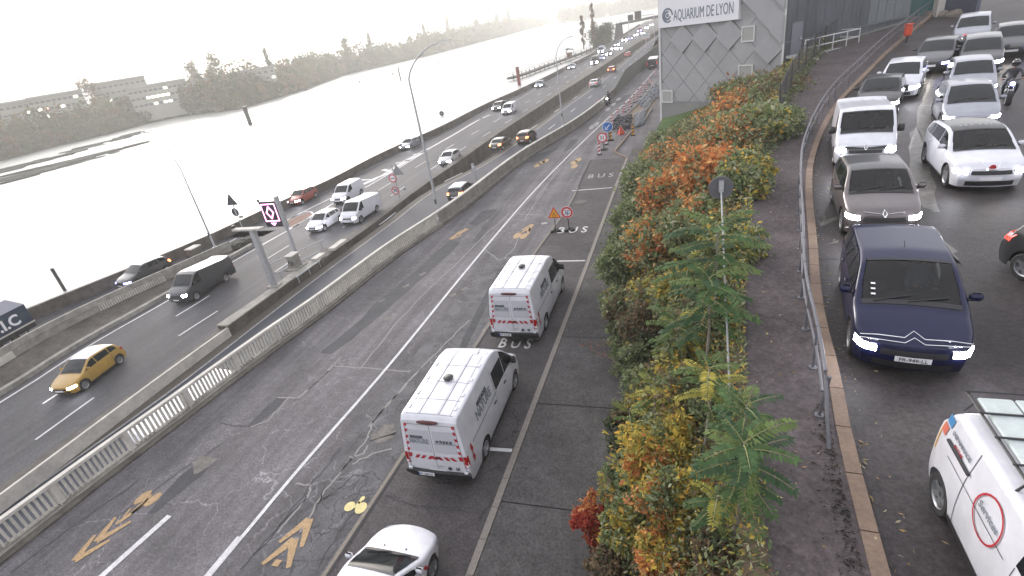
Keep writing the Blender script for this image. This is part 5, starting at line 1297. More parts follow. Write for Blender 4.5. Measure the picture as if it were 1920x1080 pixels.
def led(pp, wd, closed=True):
    P = [Vector(bx_pt(*p)) for p in pp]; P = P+[P[0]] if closed else P; m_ = MB()
    for a, b in zip(P[:-1], P[1:]):
        d = (b-a).normalized(); q = Vector((-d.z, 0, d.x))*wd/2; a2, b2 = a-d*wd*.4, b+d*wd*.4
        m_.add([a2-q, b2-q, b2+q, a2+q], [(0, 1, 2, 3)])
    for i, v in enumerate(m_.v): m_.v[i] = (v[0], v[1]-.0005*(i//4), v[2])
    m_.build('pink_led_line', pink, bo)
led([(.10, .90), (.90, .90), (.90, .24), (.10, .24)], .09); led([(.5, .80), (.70, .57), (.5, .34), (.30, .57)], .12)
led([(.5, .20), (.5, .10)], .12, False); led([(.36, .16), (.5, .07), (.64, .16)], .08, False)

# ---- generic signs
sred = mat('sign_red', (.52, .03, .035), .45); sblue = mat('sign_blue', (.02, .13, .42), .45); syel = mat('sign_amber', (.72, .33, .02), .45); sgrey = mat('sign_back', (.22, .22, .23), .6)
def post(E, h, r=.035, x=0, y=0): MB().tube([(x, y, 0), (x, y, h)], r, 7).build('post', galv, E)
def disc_face(E, c, r, m, o, name='sign_face', r0=0, n=28):
    g_ = [[(c[0]+rr*math.cos(a), c[1]-o, c[2]+rr*math.sin(a)) for rr in (r0, r)] for a in np.linspace(0, 2*math.pi, n)]
    return MB().grid(g_).build(name, m, E)
def disc_plate(E, c, r, m, name='sign_plate'): return MB().lathe([(0, -.02), (r, -.02), (r, .02), (0, .02)], c, 'y', 28).build(name, m, E)
def tri(E, c, r, m, o, name, up=True):
    P = [(c[0]+r*math.sin(a), c[1]-o, c[2]+r*math.cos(a)) for a in (0, 2*math.pi/3, 4*math.pi/3)]; return MB().poly(P).build(name, m, E)
def hz(px, py, base, z0): return vpl(px, py, base, (1, 0))
# 70 sign post
bx = bp(750, 372, -2.6); s7 = empty('speed_sign_post', 'post on the median with a no overtaking disc above a 70 disc', 'road sign', tuple(bx))
post(s7, 3.6, .05)
for (px, py), tx in (((737, 334), None), ((742, 357), '70')):
    x, z = vpl(px, py, bx, (1, 0)); z -= bx.z; r = .42
    disc_plate(s7, (x, -.08, z), r+.02, sgrey); disc_face(s7, (x, -.08, z), r, sred, .025); disc_face(s7, (x, -.08, z), r*.76, sign_w, .028, 'sign_centre')
    if tx: text(tx, .52, ink, frame((x, -.112, z), (1, 0, 0), (0, 0, 1)), s7, 'sign_digits', .002, .02)
    else:
        MB().box((x+.12, -.113, z), (.2, .006, .11)).build('car_symbol', ink, s7); MB().box((x-.12, -.113, z), (.2, .006, .11)).build('car_symbol', sred, s7)
    MB().box((x/2, -.03, z), (abs(x)+.1, .04, .06)).build('bracket', galv, s7)
x, z = vpl(744, 322, bx, (1, 0)); tri(s7, (x, 0, z-bx.z), .75, sgrey, -.12, 'sign_back_plate'); MB().box((x+.35, .12, .9), (.25, .05, .18)).build('small_plate', sgrey, s7)
# silhouettes by the river
bx = bp(455, 428, -2.2); s8 = empty('triangle_sign_post', 'dark post with a triangular and a round sign beyond the slip road', 'road sign', tuple(bx)); post(s8, 2.6, .05)
x, z = vpl(434, 377, bx, (1, 0)); tri(s8, (x, 0, z-bx.z), .8, mat('sign_back_dark', (.03, .03, .045), .6), .04, 'triangle_plate'); x2, z2 = vpl(441, 398, bx, (1, 0)); disc_plate(s8, (x2, 0, z2-bx.z), .42, MATS['sign_back_dark'])
MB().tube([(x, 0, z-bx.z), (x2, 0, z2-bx.z), (0, 0, 1.0)], .04, 6).build('stem', galv, s8); MB().box((x2+.5, 0, z2-bx.z-.5), (.5, .05, .2)).build('small_plate', MATS['sign_back_dark'], s8)
bx = bp(832, 236, -2); s9 = empty('round_sign_post', 'small round sign silhouette above the river wall', 'road sign', tuple(bx)); post(s9, 1.6, .04)
x, z = vpl(828, 213, bx, (1, 0)); disc_plate(s9, (x, 0, z-bx.z), .42, MATS['sign_back_dark']); MB().box((x, 0, z-bx.z-.55), (.7, .05, .12)).build('small_plate', MATS['sign_back_dark'], s9); disc_face(s9, (x, 0, z-bx.z), .22, sgrey, .03)
bx = bp(894, 338, -3.1); s10 = empty('slim_sign_post', 'slim grey post with narrow pale plate on the near carriageway side of the median', 'road sign', tuple(bx)); post(s10, 1.6, .05)
x, z = vpl(887, 315, bx, (1, 0)); MB().box((x, 0, z-bx.z), (.34, .05, 1.0)).build('narrow_plate', galv, s10); MB().box((x, -.035, z-bx.z+.15), (.22, .015, .2)).build('plate_insert', sign_w, s10)
# works signs: triangle and 30
def feet(E, x=0):
    for dx, dy in ((-.16, -.14), (.20, -.08), (.02, .16)): MB().box((x+dx, dy, .07), (.28, .2, .14), .4, .03).build('ballast_block', blackm, E)
bx = bp(1042, 434); w1 = empty('roadworks_triangle', 'amber road narrows triangle on a temporary stand painted over the word BUS', 'road sign', tuple(bx)); feet(w1)
x, z = vpl(1039, 401, bx, (1, 0)); MB().tube([(0, 0, .05), (x, 0, z)], .025, 6).build('stand', trim, w1)
tri(w1, (x, 0, z-.03), .47, sred, .02, 'red_border'); tri(w1, (x, 0, z-.03), .36, syel, .026, 'amber_face'); tri(w1, (x, 0, z-.03), .47, sgrey, -.02, 'sign_back_plate')
for sg in (1, -1): MB().tube([(x+sg*.09, -.035, z-.20), (x+sg*.09, -.035, z-.1), (x+sg*.04, -.035, z-.02), (x+sg*.04, -.035, z+.10)], .016, 5).build('narrowing_line', ink, w1)
bx = bp(1068, 432); w2 = empty('speed_30_sign', 'round 30 sign with thick red ring on a temporary stand', 'road sign', tuple(bx)); feet(w2)
x, z = vpl(1063, 398, bx, (1, 0)); MB().tube([(0, 0, .05), (x, 0, z)], .03, 6).build('stand', trim, w2)
disc_plate(w2, (x, 0, z), .385, sgrey); disc_face(w2, (x, 0, z), .38, sign_w, .022); disc_face(w2, (x, 0, z), .355, sred, .026, 'red_ring', .24); text('30', .40, mat('ink_blue', (.02, .03, .14), .5), frame((x, -.032, z), (1, 0, 0), (0, 0, 1)), w2, 'sign_digits', .002, .0, .9)
# more works furniture
def delineator(px, py, label, red=True, h=1.0, cat='delineator', group='red and white delineators of the works', facing=1):
    b_ = bp(px, py); E = empty('works_delineator', label, cat, tuple(b_), 0, group)
    MB().box((0, 0, .05), (.42, .3, .1), 0, .02).build('rubber_foot', blackm, E)
    MB().box((0, 0, h/2+.08), (.22, .04, h), 0, .008).build('panel', sign_w if red else syel, E)
    for k in range(3):
        z = .22+k*.32*h; mm = redm if red else ink
        MB().add([(-.109, -.024, z), (.109, -.024, z+.10*h), (.109, -.024, z+.26*h), (-.109, -.024, z+.16*h)], [(0, 1, 2, 3)]).build('stripe', mm, E)
    return E
delineator(1124, 290, 'red and white delineator closest to the camera, in front of the overtaking sign')
delineator(1137, 271, 'red and white delineator just behind the overtaking sign stand')
delineator(1145, 262, 'yellow striped marker panel below the round blue arrow sign', red=False, cat='marker post', group=None)
delineator(1187, 254, 'cream and amber marker panel standing alone near the rubble', red=False, cat='marker post', group=None)
for px, py in ((1148, 233), (1159, 221), (1171, 210), (1182, 200), (1189, 192), (1197, 182), (1204, 174), (1211, 168), (1218, 158), (1229, 144)):
    dk_ = ((1148, 233), (1159, 221), (1171, 210), (1182, 200), (1189, 192), (1197, 182), (1204, 174), (1211, 168), (1218, 158), (1229, 144)).index((px, py)); delineator(px, py, 'red and white delineator, %s beyond the blue arrow sign on the traffic side' % ['first', 'second', 'third', 'fourth', 'fifth', 'sixth', 'seventh', 'eighth', 'ninth', 'tenth'][dk_])
for k, (px, py) in enumerate(((1168, 218), (1180, 206), (1195, 190), (1203, 181), (1212, 172), (1222, 163))): delineator(px, py, 'short red and white delineator, %s one along the trench kerb' % ['nearest', 'second', 'third', 'fourth', 'fifth', 'farthest'][k], h=.8)
for k, (px, py) in enumerate(((1123, 202), (1155, 174), (1166, 163), (1174, 154))): delineator(px, py, 'red and white delineator against the %s' % ['pale parapet near its far end', 'low wall, just past the motorcycle', 'low wall, middle one of three', 'low wall where the green wall starts'][k])
bx = bp(1133, 281); w3 = empty('no_overtaking_sign', 'round red ringed sign beside the nearest red and white delineator', 'road sign', tuple(bx)); feet(w3)
x, z = vpl(1129, 258, bx, (1, 0)); MB().tube([(0, 0, .05), (x, 0, z)], .03, 6).build('stand', trim, w3)
disc_plate(w3, (x, 0, z), .46, sgrey); disc_face(w3, (x, 0, z), .45, sred, .024); disc_face(w3, (x, 0, z), .34, sign_w, .028, 'sign_centre')
MB().box((x-.1, -.034, z), (.08, .006, .34)).build('arrow_symbol', ink, w3); MB().box((x+.1, -.034, z), (.08, .006, .34)).build('arrow_symbol', sred, w3)
bx = bp(1144, 264); w4 = empty('blue_arrow_sign', 'round blue sign with white arrow pointing down left at the start of the works', 'road sign', tuple(bx)); feet(w4)
x, z = vpl(1139, 238, bx, (1, 0)); MB().tube([(0, 0, .05), (x, 0, z)], .03, 6).build('stand', trim, w4)
disc_plate(w4, (x, 0, z), .50, sign_w); disc_face(w4, (x, 0, z), .46, sblue, .026)
MB().tube([(x+.22, -.04, z+.2), (x-.2, -.04, z-.2)], .045, 4).build('white_arrow', sign_w, w4); MB().tube([(x-.22, -.045, z+.08), (x-.22, -.045, z-.22), (x+.08, -.045, z-.22)], .04, 4).build('arrow_head', sign_w, w4)
cone_o = mat('cone_orange', (.60, .07, .03), .5)
bx = bp(1164, 252); cn = empty('traffic_cone', 'orange red folding works tripod in front of the rubble heap', 'tripod marker', tuple(bx))
for k in range(3):
    a = 2*math.pi*k/3+.5; MB().add([(.48*math.cos(a), .48*math.sin(a), .02), (.48*math.cos(a+2.09), .48*math.sin(a+2.09), .02), (0, 0, .95)], [(0, 1, 2)]).build('red_panel', cone_o if k != 1 else sred, cn)
for k in range(3):
    a = 2*math.pi*k/3+.5; MB().tube([(.5*math.cos(a), .5*math.sin(a), .03), (0, 0, 1.0)], .02, 5).build('leg', sign_w if k == 0 else trim, cn)
# rubble, trench, pile
random.seed(9)
def heap(name, label, poly, n, smin, smax, m, hmax):
    P = [bp(*p) for p in poly]; xs = [p.x for p in P]; ys2 = [p.y for p in P]; m_ = MB(); c = sum(P, Vector())/len(P)
    def inside(x, y):
        r = False
        for i in range(len(P)):
            a, b = P[i-1], P[i]
            if (a.y > y) != (b.y > y) and x < (b.x-a.x)*(y-a.y)/(b.y-a.y)+a.x: r = not r
        return r
    k = 0
    while k < n:
        x, y = random.uniform(min(xs), max(xs)), random.uniform(min(ys2), max(ys2))
        if not inside(x, y): continue
        s = random.uniform(smin, smax); z = random.uniform(0, hmax)*.7
        v = [(x+s*random.uniform(.6, 1.1)*a*.5, y+s*random.uniform(.6, 1.1)*b*.5, z+s*random.uniform(.5, .9)*c_*.5+s*.3) for a in (-1, 1) for b in (-1, 1) for c_ in (-1, 1)]
        m_.add(v, [(0, 1, 3, 2), (4, 6, 7, 5), (0, 4, 5, 1), (2, 3, 7, 6), (0, 2, 6, 4), (1, 5, 7, 3)]); k += 1
    o = m_.build(name, m, fix=False); return tag(o, label, 'rubble', kind='stuff')
MB_t = MB().poly([(p.x, p.y, .010) for p in (bp(1166, 226), bp(1193, 198), bp(1216, 178), bp(1232, 165), bp(1232, 190), bp(1210, 222), bp(1196, 232))])
struct(MB_t.build('excavated_strip', mat('excavated_earth', (.17, .13, .095), .95, noise=.4, scale=3, bump=.6, blot=.3)))
heap('broken_asphalt', 'dark broken asphalt lumps heaped at the near end of the works', [(1148, 232), (1160, 222), (1185, 222), (1180, 243), (1150, 246)], 150, .15, .36, mat('rubble_dark', (.05, .052, .062), .8, noise=.5, scale=3), .5)
heap('paving_rubble', 'blue grey paving blocks strewn right of the dark lumps', [(1190, 218), (1206, 212), (1212, 205), (1206, 235), (1192, 240)], 170, .15, .34, mat('rubble_pale', (.20, .22, .25), .8, noise=.5, scale=3), .3)
heap('far_rubble', 'grey rubble against the foot of the aquarium wall', [(1196, 196), (1232, 160), (1234, 185), (1205, 205)], 260, .12, .34, MATS['rubble_pale'], .3)
te = empty('trench_kerbs', 'pale kerb edging set along the works trench', 'kerb edging')
for a, b in (((1160, 230), (1196, 196)), ((1200, 190), (1231, 153)), ((1196, 232), (1230, 180)), ((1203, 236), (1222, 205))):
    a, b = bp(*a), bp(*b); d = b-a; n = max(2, int(d.length/2.2))
    for k in range(n):
        p = a.lerp(b, (k+.5)/n); MB().box((p.x, p.y, .08), (d.length/n-.06, .14, .16), math.atan2(d.y, d.x)).build('kerb_stone', conc, te)
for (a, b), lb in ((((1192, 240), (1206, 222)), 'grey crowd barrier standing among the pale rubble'), (((1205, 218), (1219, 200)), 'grey crowd barrier farther along by the aquarium wall')):
    a, b = bp(*a), bp(*b); E = empty('crowd_barrier', lb, 'barrier', tuple(a)); d = b-a
    MB().tube([(0, 0, .05), (0, 0, 1.05), (d.x, d.y, 1.05), (d.x, d.y, .05)], .022, 5).build('frame', galv, E); MB().tube([(0, 0, .2), (d.x, d.y, .2)], .02, 5).build('lower_rail', galv, E)
    m_ = MB()
    for k in range(1, 24): m_.tube([(d.x*k/24, d.y*k/24, .2), (d.x*k/24, d.y*k/24, 1.05)], .008, 4, cap=False)
    m_.build('bars', galv, E)
# tiny lawn by the aquarium corner
m_ = MB(); P = []
for k, (tx, ty, gx, gy_) in enumerate(((1243, 222, -.9, 50.0), (1262, 217, .2, 49.2), (1280, 212, 1.3, 48.4), (1296, 207, 2.4, 47.6), (1312, 202, 3.6, 46.8), (1335, 196, 5.2, 45.6))):
    t, z = vpl(tx, ty, A, U); top = Vector(FP(t, z, .07)); g_ = Vector((gx-1.6, gy_-.6, .1)); P.append([tuple(top.lerp(g_, q)+Vector((0, 0, .25*math.sin(math.pi*q)))) for q in (0, .25, .5, .75, 1)])
gr = m_.grid(P).build('lawn', mat('lawn_green', (.06, .10, .03), .95, noise=.4, scale=14, bump=.8)); gr['kind'] = 'structure'

# ---- cabinets on the median and slip road
bx = bp(372, 488, zs); cb = empty('roadside_cabinet', 'grey concrete cabinet with pale lid at the end of the slip road parapet', 'cabinet', (bx.x, bx.y, bx.z-.3))
MB().box((0, 0, .75), (.75, 1.0, 1.5), 0, .02).build('case', conc_d, cb); MB().box((0, 0, 1.55), (.85, 1.15, .1), 0, .02).build('lid', conc_l, cb)
bx = bp(556, 502, -2.62); cb = empty('median_cabinet', 'graffitied pale utility cabinet on the median beside the signal column', 'cabinet', tuple(bx))
MB().box((0, 0, .55), (.6, .8, 1.1), 0, .02).build('case', conc, cb); MB().box((0, 0, 1.14), (.72, .95, .1), 0, .02).build('lid', conc_l, cb)
MB().tube([(-.28, -.42, .3), (-.1, -.42, .8), (.02, -.42, .3), (.12, -.42, .75), (.25, -.42, .35)], .035, 4).build('graffiti', ink, cb)
MB().box((0, 0, .05), (1.1, 1.4, .12)).build('plinth', conc, cb)
gr_ = empty('median_guard_rails', 'two low steel rails on the median running between signal column and cabinet', 'guard rail')
for pa_, pb_ in (((500, 498), (605, 450)), ((520, 512), (600, 470)), ((555, 520), (600, 488))):
    a, b = bp(*pa_, -2.45), bp(*pb_, -2.45); MB().tube([a, b], .05, 5).build('rail', galv, gr_)
    for k in (0.05, .5, .95): p = a.lerp(b, k); MB().tube([(p.x, p.y, -3.0), p], .035, 5).build('post', galv, gr_)
# weeds and stones in the gore beside the slip road
heap('gore_stones', 'dark rubble and dead weeds between slip road and main lanes', [(418, 462), (470, 440), (474, 448), (425, 470)], 10, .01, .02, MATS['rubble_dark'], .1)
bpy.data.objects.remove(bpy.data.objects['gore_stones'])
m_ = MB()
for k in range(160):
    t = random.random(); c = bp(412+62*t, 476-26*t+random.uniform(-3, 3), ZF); s = random.uniform(.12, .4)
    m_.box((c.x, c.y, ZF+s*.5), (s, s*random.uniform(.6, 1.2), s*random.uniform(.8, 1.6)), random.random()*3)
tag(m_.build('weed_strip', mat('dead_weeds', (.07, .07, .06), .95, noise=.5, scale=5), fix=False), 'dark clumps of dead weeds in the gore behind the signal column', 'weeds', kind='stuff')

# ---- lorry with white letters on the slip road, left edge
c0, c1 = bp(68, 622, zs), bp(-40, 680, zs)
d = (c1-c0); d.normalize(); cx_, cy_ = c0.x+d.x*2.6-.9, c0.y+d.y*2.6
lo_ = empty('letter_lorry', 'dark blue box lorry with big white letters, cut by the left edge', 'lorry', (cx_, cy_, zs(cy_)), math.atan2(-d.x, d.y))
box_m = mat('lorry_blue', (.015, .03, .055), .5, noise=.2, scale=3)
MB().prism([(-1.2, -2.6), (1.2, -2.6), (1.2, 5.5), (-1.2, 5.5)], .75, lambda x, y: 2.1 if x < 0 else 2.1).build('box_body', box_m, lo_)
MB().add([(-1.2, -2.6, 2.1), (1.2, -2.6, 2.1), (1.2, 5.5, 2.1), (-1.2, 5.5, 2.1), (0, -2.5, 2.55), (0, 5.5, 2.55)], [(0, 1, 4), (1, 2, 5, 4), (3, 0, 4, 5)]).build('tarpaulin', mat('tarpaulin_grey', (.16, .16, .2), .7), lo_)
MB().box((0, 1.4, .55), (2.3, 8.0, .35)).build('chassis', trim, lo_); MB().box((-1.18, 1.4, .78), (.08, 8.1, .1)).build('side_trim', conc_l, lo_)
ty, rm = wheel_mesh(.48, .3, True)
for y_ in (-1.6, -.5, 4.5):
    for sg in (1, -1): wo = link('wheel', ty, lo_, (sg*1.0, y_, .48), 0 if sg > 0 else math.pi); link('rim', rm, wo)
for sg in (1, -1): text('T.I.C', 1.0, sign_w, frame((sg*1.21, -.9, 1.38), (0, sg, 0), (0, 0, 1)), lo_, 'lettering', .004, .03)

# ---- river furniture
steel_d = mat('pile_steel', (.035, .032, .035), .7); 
def pile(name, label, b, t, r, m=steel_d, cat='mooring pile', z=WL):
    B_ = bp(*b, z); best = min((math.hypot(*(np.array(pj((B_.x, B_.y, z+h)))-np.array(t))), h) for h in np.arange(.5, 16, .1))[1]
    E = empty(name, label, cat, (B_.x, B_.y, z-.5)); MB().tube([(0, 0, 0), (0, 0, best+.5)], r, 8).build('shaft', m, E); MB().lathe([(0, .12), (r*.7, .08), (r*1.1, 0), (r*1.1, -.12)], (0, 0, best+.5), 'z', 10).build('cap', trim, E); return E
pile('mooring_pile', 'thick dark pile leaning in the bright river, left of the tall lamp post', (470, 234), (457, 200), .75)
pile('marker_stake', 'thin dark stake in the water above the lettered lorry', (122, 545), (97, 505), .16)
pile('marker_pole', 'black marker pole in the water beside the tall lamp post top', (752, 152), (747, 126), .35)
pile('red_pile', 'dark red pile at the end of the jetty', (974, 160), (967, 126), .55, mat('pile_red', (.16, .02, .02), .6))
pile('small_pile', 'short dark pile beside the two poplars', (1095, 84), (1094, 76), .5)
bu = MB()
for px, py, lb in ((969, 75, 'tiny buoy in mid river, upper of two'), (971, 81, 'tiny buoy in mid river, lower of two'), (822, 118, 'small dark float above the round sign'), (675, 155, 'pale brown float left of the tall lamp post'), (737, 140, 'pale float just left of the lamp post arm')):
    b_ = bp(px, py, WL); E = tag(MB().lathe([(0, 1.1), (.35, 1.0), (.5, .45), (.7, .25), (.6, -.2)], tuple(b_), 'z', 10).build('buoy', mat('buoy_red', (.25, .1, .07), .6)), lb, 'buoy')
# jetty
jt = empty('jetty', 'long dark jetty running along the river bank towards the poplars', 'jetty')
J = [(955, 146), (985, 137), (1020, 124), (1060, 110), (1100, 95), (1135, 80)]
P = [bp(a, b, WL+1.2) for a, b in J]
for k, (a, b) in enumerate(zip(P[:-1], P[1:])):
    d = b-a; c = (a+b)/2; MB().box((c.x, c.y, WL+1.0), (d.length-.2, 2.4, .7), math.atan2(d.y, d.x)).build('deck', steel_d, jt)
    for t in np.linspace(.1, .9, 4): p = a.lerp(b, t); MB().tube([(p.x+.9, p.y, WL-1), (p.x+.9, p.y, WL+2.3)], .14, 6).build('pile', steel_d, jt)
m_ = MB()
for a, b in zip(P[:-1], P[1:]): m_.tube([(a.x-1, a.y, WL+2.4), (b.x-1, b.y, WL+2.4)], .06, 4); m_.tube([(a.x-1, a.y, WL+1.9), (b.x-1, b.y, WL+1.9)], .05, 4)
m_.build('handrail', steel_d, jt)
bx = bp(1068, 108, WL+1.3); dk = empty('dock_cabin', 'small rusty crane cabin standing on the jetty', 'cabin', tuple(bx))
MB().box((0, 0, 1.0), (2.2, 2.4, 2.0), .3).build('cabin', mat('rust', (.14, .08, .055), .8, noise=.4, scale=2), dk); MB().tube([(-1.5, 0, 2.0), (-.4, 0, 3.4), (1.8, 0, 3.0)], .2, 5).build('boom', steel_d, dk); MB().tube([(1.8, 0, 3.0), (2.2, 0, 0)], .1, 5).build('leg', steel_d, dk)
MB().box((-.6, 0, 3.4), (1.6, .6, .5)).build('winch', steel_d, dk); MB().box((0, -1.25, 1.2), (.9, .05, .7)).build('cabin_window', glass_d, dk)
# driftwood banks and shoals near the far shore, left
random.seed(21)
def shoal(px0, py0, px1, py1, thick, label, n=26):
    m_ = MB()
    for k in range(n):
        t = (k+random.random())/n; c = bp(px0+(px1-px0)*t, py0+(py1-py0)*t+random.uniform(-thick, thick), WL); L_ = random.uniform(2, 9)*(1 if t < .8 else .6); wd_ = random.uniform(.6, 1.9)
        a = math.atan2(1, .33)+random.uniform(-.12, .12); pts = []
        for q in range(12):
            th = 2*math.pi*q/12; r1 = L_*random.uniform(.75, 1.1); r2 = wd_*random.uniform(.6, 1.2); x, y = r1*math.cos(th), r2*math.sin(th); pts.append((c.x+x*math.cos(a)-y*math.sin(a), c.y+x*math.sin(a)+y*math.cos(a)))
        m_.prism(pts, WL-.2, WL+random.uniform(.08, .4))
    return tag(m_.build('gravel_shoal', mat('shoal_mud', (.012, .018, .010), .95, noise=.4, scale=.8, bump=.4), fix=False), label, 'shoal', kind='stuff')
shoal(0, 323, 270, 247, 3, 'dark muddy shoal nearest the far bank at the left'); shoal(0, 343, 215, 285, 3.5, 'dark muddy shoal broken by bright water at the left edge', 30); shoal(20, 330, 272, 268, 2, 'thin dark shoal between the two larger ones', 18)
shoal(400, 200, 470, 192, 1.2, 'faint shoal off the far bank', 9)

# ---- bridge, gantry and hedge far up the highway
by = 300.
def at_y(px, py, y): t, z = vpl(px, py, (0, y), (1, 0)); return t, z
brd = empty('river_bridge', 'dark bridge with a massive pier crossing high over the distant queue', 'bridge')
x0, zt = at_y(1154, 49, by); x1, _ = at_y(1163, 49, by); xe, ze_ = at_y(1260, 28, by); xb0, _ = at_y(1151, 69, by); xb1, _ = at_y(1166, 69, by)
brm = mat('bridge_dark', (.045, .045, .05), .8)
MB().add([(xb0, by, -4), (xb1, by, -4), (x1, by, zt), (x0, by, zt), (xb0, by+10, -4), (xb1, by+10, -4), (x1, by+10, zt), (x0, by+10, zt)], [(0, 1, 2, 3), (4, 7, 6, 5), (0, 4, 5, 1), (1, 5, 6, 2), (2, 6, 7, 3), (3, 7, 4, 0)]).build('pier', brm, brd)
MB().add([(x0, by, zt-.0), (xe, by, ze_), (xe, by+10, ze_), (x0, by+10, zt), (x0, by, zt+1.0), (xe, by, ze_+1.0), (xe, by+10, ze_+1), (x0, by+10, zt+1)], [(0, 1, 5, 4), (4, 5, 6, 7), (0, 3, 2, 1), (3, 7, 6, 2)]).build('deck', brm, brd)
for px in (1155, 1163): x, z = at_y(px, 44, by); MB().tube([(x, by+1, zt), (x, by+1, zt+2.6)], .12, 5).build('mast', brm, brd)
gy = 240.
ga = empty('sign_gantry', 'thin overhead gantry carrying two dark sign boards in front of the bridge', 'gantry')
xa, za = at_y(1178, 58, gy); xt, zt2_ = at_y(1178, 31, gy); xg, zg_ = at_y(1226, 25, gy); xg2, _ = at_y(1226, 40, gy)
MB().tube([(xt, gy, -3), (xt, gy, zt2_+.5)], .12, 6).build('leg', galv, ga); MB().tube([(xg, gy, -3), (xg, gy, zg_)], .12, 6).build('leg', galv, ga); MB().tube([(xt, gy, zg_-.2), (xg, gy, zg_-.2)], .12, 6).build('beam', galv, ga)
for (a, b, c, d) in ((1177, 30, 1187, 36), (1190, 23, 1202, 34)):
    x0_, z0_ = at_y(a, d, gy-.6); x1_, z1_ = at_y(c, b, gy-.6); MB().box(((x0_+x1_)/2, gy-.4, (z0_+z1_)/2), (x1_-x0_, .2, z1_-z0_+1.2)).build('sign_board', mat('gantry_board', (.05, .04, .045), .6), ga)
bx = bp(1222, 78, ZF); rs = empty('roadside_gantry_arm', 'pale box mounted beside the tall green wall', 'cabinet', (bx.x-.5, bx.y-30, -3.0)); MB().box((0, 0, 3.9), (2.8, 1.2, 1.6)).build('box', galv, rs); MB().tube([(0, 0, 0), (0, 0, 3.2)], .14, 6).build('post', galv, rs)

# ---- things at the top right corner
tr = empty('site_container', 'teal and dark blue site container beyond the top of the upper road', 'container')
a = bp(1722, 27, 7.6); b = bp(1768, 24, 7.6); c = bp(1832, 20, 7.6)
def wallseg(p, q, z0, z1, th, m, parent, name): d = q-p; cc = (p+q)/2; return MB().box((cc.x, cc.y+th/2, (z0+z1)/2), (d.length, th, z1-z0), math.atan2(d.y, d.x)).build(name, m, parent)
wallseg(bp(1712, 27, 7.4), bp(1738, 26, 7.4), 6.5, 11, 2.5, mat('container_blue', (.02, .035, .09), .5), tr, 'blue_side'); wallseg(bp(1739, 26, 7.4), bp(1765, 25, 7.4), 6.5, 11, 2.5, mat('container_teal', (.03, .13, .14), .5), tr, 'teal_side')
pl = tag(wallseg(bp(1765, 25, 7.4), bp(1774, 25, 7.4), 6.3, 12, 1., conc_l, None, 'pale_pillar'), 'pale square pillar right of the teal container', 'pillar')
tag(wallseg(bp(1775, 24, 7.4), bp(1835, 20, 7.4), 6.3, 9.5, .4, mat('hoarding', (.06, .065, .10), .7, noise=.3, scale=.7), None, 'site_hoarding'), 'dark blue site hoarding right of the pale pillar', 'hoarding')
random.seed(5)
for k in range(9):
    c = bp(1720+k*9.5, 35-k*.55, 7.1); s = random.uniform(.5, .75); m_ = MB(); m_.lathe([(0, s*.8), (s*.55, s*.65), (s*.8, s*.3), (s*.75, -.1)], (0, 0, 0), 'z', 7)
    o = m_.build('boulder', mat('boulder_stone', (.20, .17, .14), .9, noise=.3, scale=2, bump=.5)); o.location = tuple(c); o.rotation_euler.z = k; o.scale = (1+.2*math.sin(k*3), 1, 1)
    tag(o, 'stone block in the row below the container and hoarding', 'boulder', 'row of stone blocks')
c = bp(1699, 80, zr); rb = empty('red_bin', 'small orange red litter bin at the far end of the railing', 'bin', tuple(c)); MB().box((0, 0, .75), (.42, .36, .7), .3, .08).build('bin_body', cone_o, rb); MB().tube([(0, 0, 0), (0, 0, .5)], .05, 6).build('leg', trim, rb); MB().box((0, 0, 1.14), (.46, .4, .06), .3, .02).build('lid', cone_o, rb)

# ---- white signpost standing in the shrubs with the back of a round sign
wp = empty('white_signpost', 'tall white pole in the shrubs carrying the grey back of a round sign', 'road sign', (0, 0, 0))
zt_ = 7.2; top_ = bp(1352, 352, zt_); bot_ = bp(1384, 1110, 3.8)
MB().tube([bot_, bot_.lerp(top_, .5), top_], .02, 10).build('post', mat('pole_white', (.28, .29, .29), .6), wp)
MB().lathe([(0, -.015), (.30, -.015), (.30, .015), (0, .015)], (top_.x, top_.y, top_.z), 'y', 24).build('round_plate', mat('plate_back_dull', (.09, .09, .10), .7), wp); MB().box((top_.x, top_.y-.05, top_.z+.05), (.12, .06, .3)).build('clamp', galv, wp)
# low plate in the drain and litter by the kerb
for k, (px, py) in enumerate(((1562, 905), (1598, 1000))):
    pass
# ================================================================== VEGETATION
LEAF = leafmat('leaf'); BARK = mat('bark', (.10, .08, .06), .9, noise=.3, scale=9, bump=.4); BARK2 = mat('bark_pale', (.22, .20, .17), .8, noise=.2, scale=9)
rng = np.random.default_rng(7)
def leaf_mesh(name, C, D, S, T, asp=.55, fold=.0, matl=None):
    """C centres (n,3), D pointing directions, S lengths, T colours; every leaf a pointed rhombus"""
    n = len(C); D = D/np.maximum(np.linalg.norm(D, axis=1, keepdims=True), 1e-6)
    R = rng.normal(size=(n, 3)); R[:, 2] *= .55; W = np.cross(D, R); W /= np.maximum(np.linalg.norm(W, axis=1, keepdims=True), 1e-6)
    W[:, 2] *= .6; S = S[:, None]
    V = np.stack([C-D*S*.5, C+W*S*asp*.5+D*S*.05, C+D*S*.5, C-W*S*asp*.5+D*S*.05], 1).reshape(-1, 3)
    me = bpy.data.meshes.new(name); me.vertices.add(4*n); me.vertices.foreach_set('co', V.astype(np.float32).ravel())
    me.loops.add(4*n); me.loops.foreach_set('vertex_index', np.arange(4*n, dtype=np.int32))
    me.polygons.add(n); me.polygons.foreach_set('loop_start', np.arange(0, 4*n, 4, dtype=np.int32)); me.polygons.foreach_set('loop_total', np.full(n, 4, dtype=np.int32))
    a = me.attributes.new('tint', 'FLOAT_COLOR', 'FACE'); a.data.foreach_set('color', np.concatenate([T, np.ones((n, 1))], 1).astype(np.float32).ravel())
    me.materials.append(matl or LEAF); me.update(calc_edges=True); return me
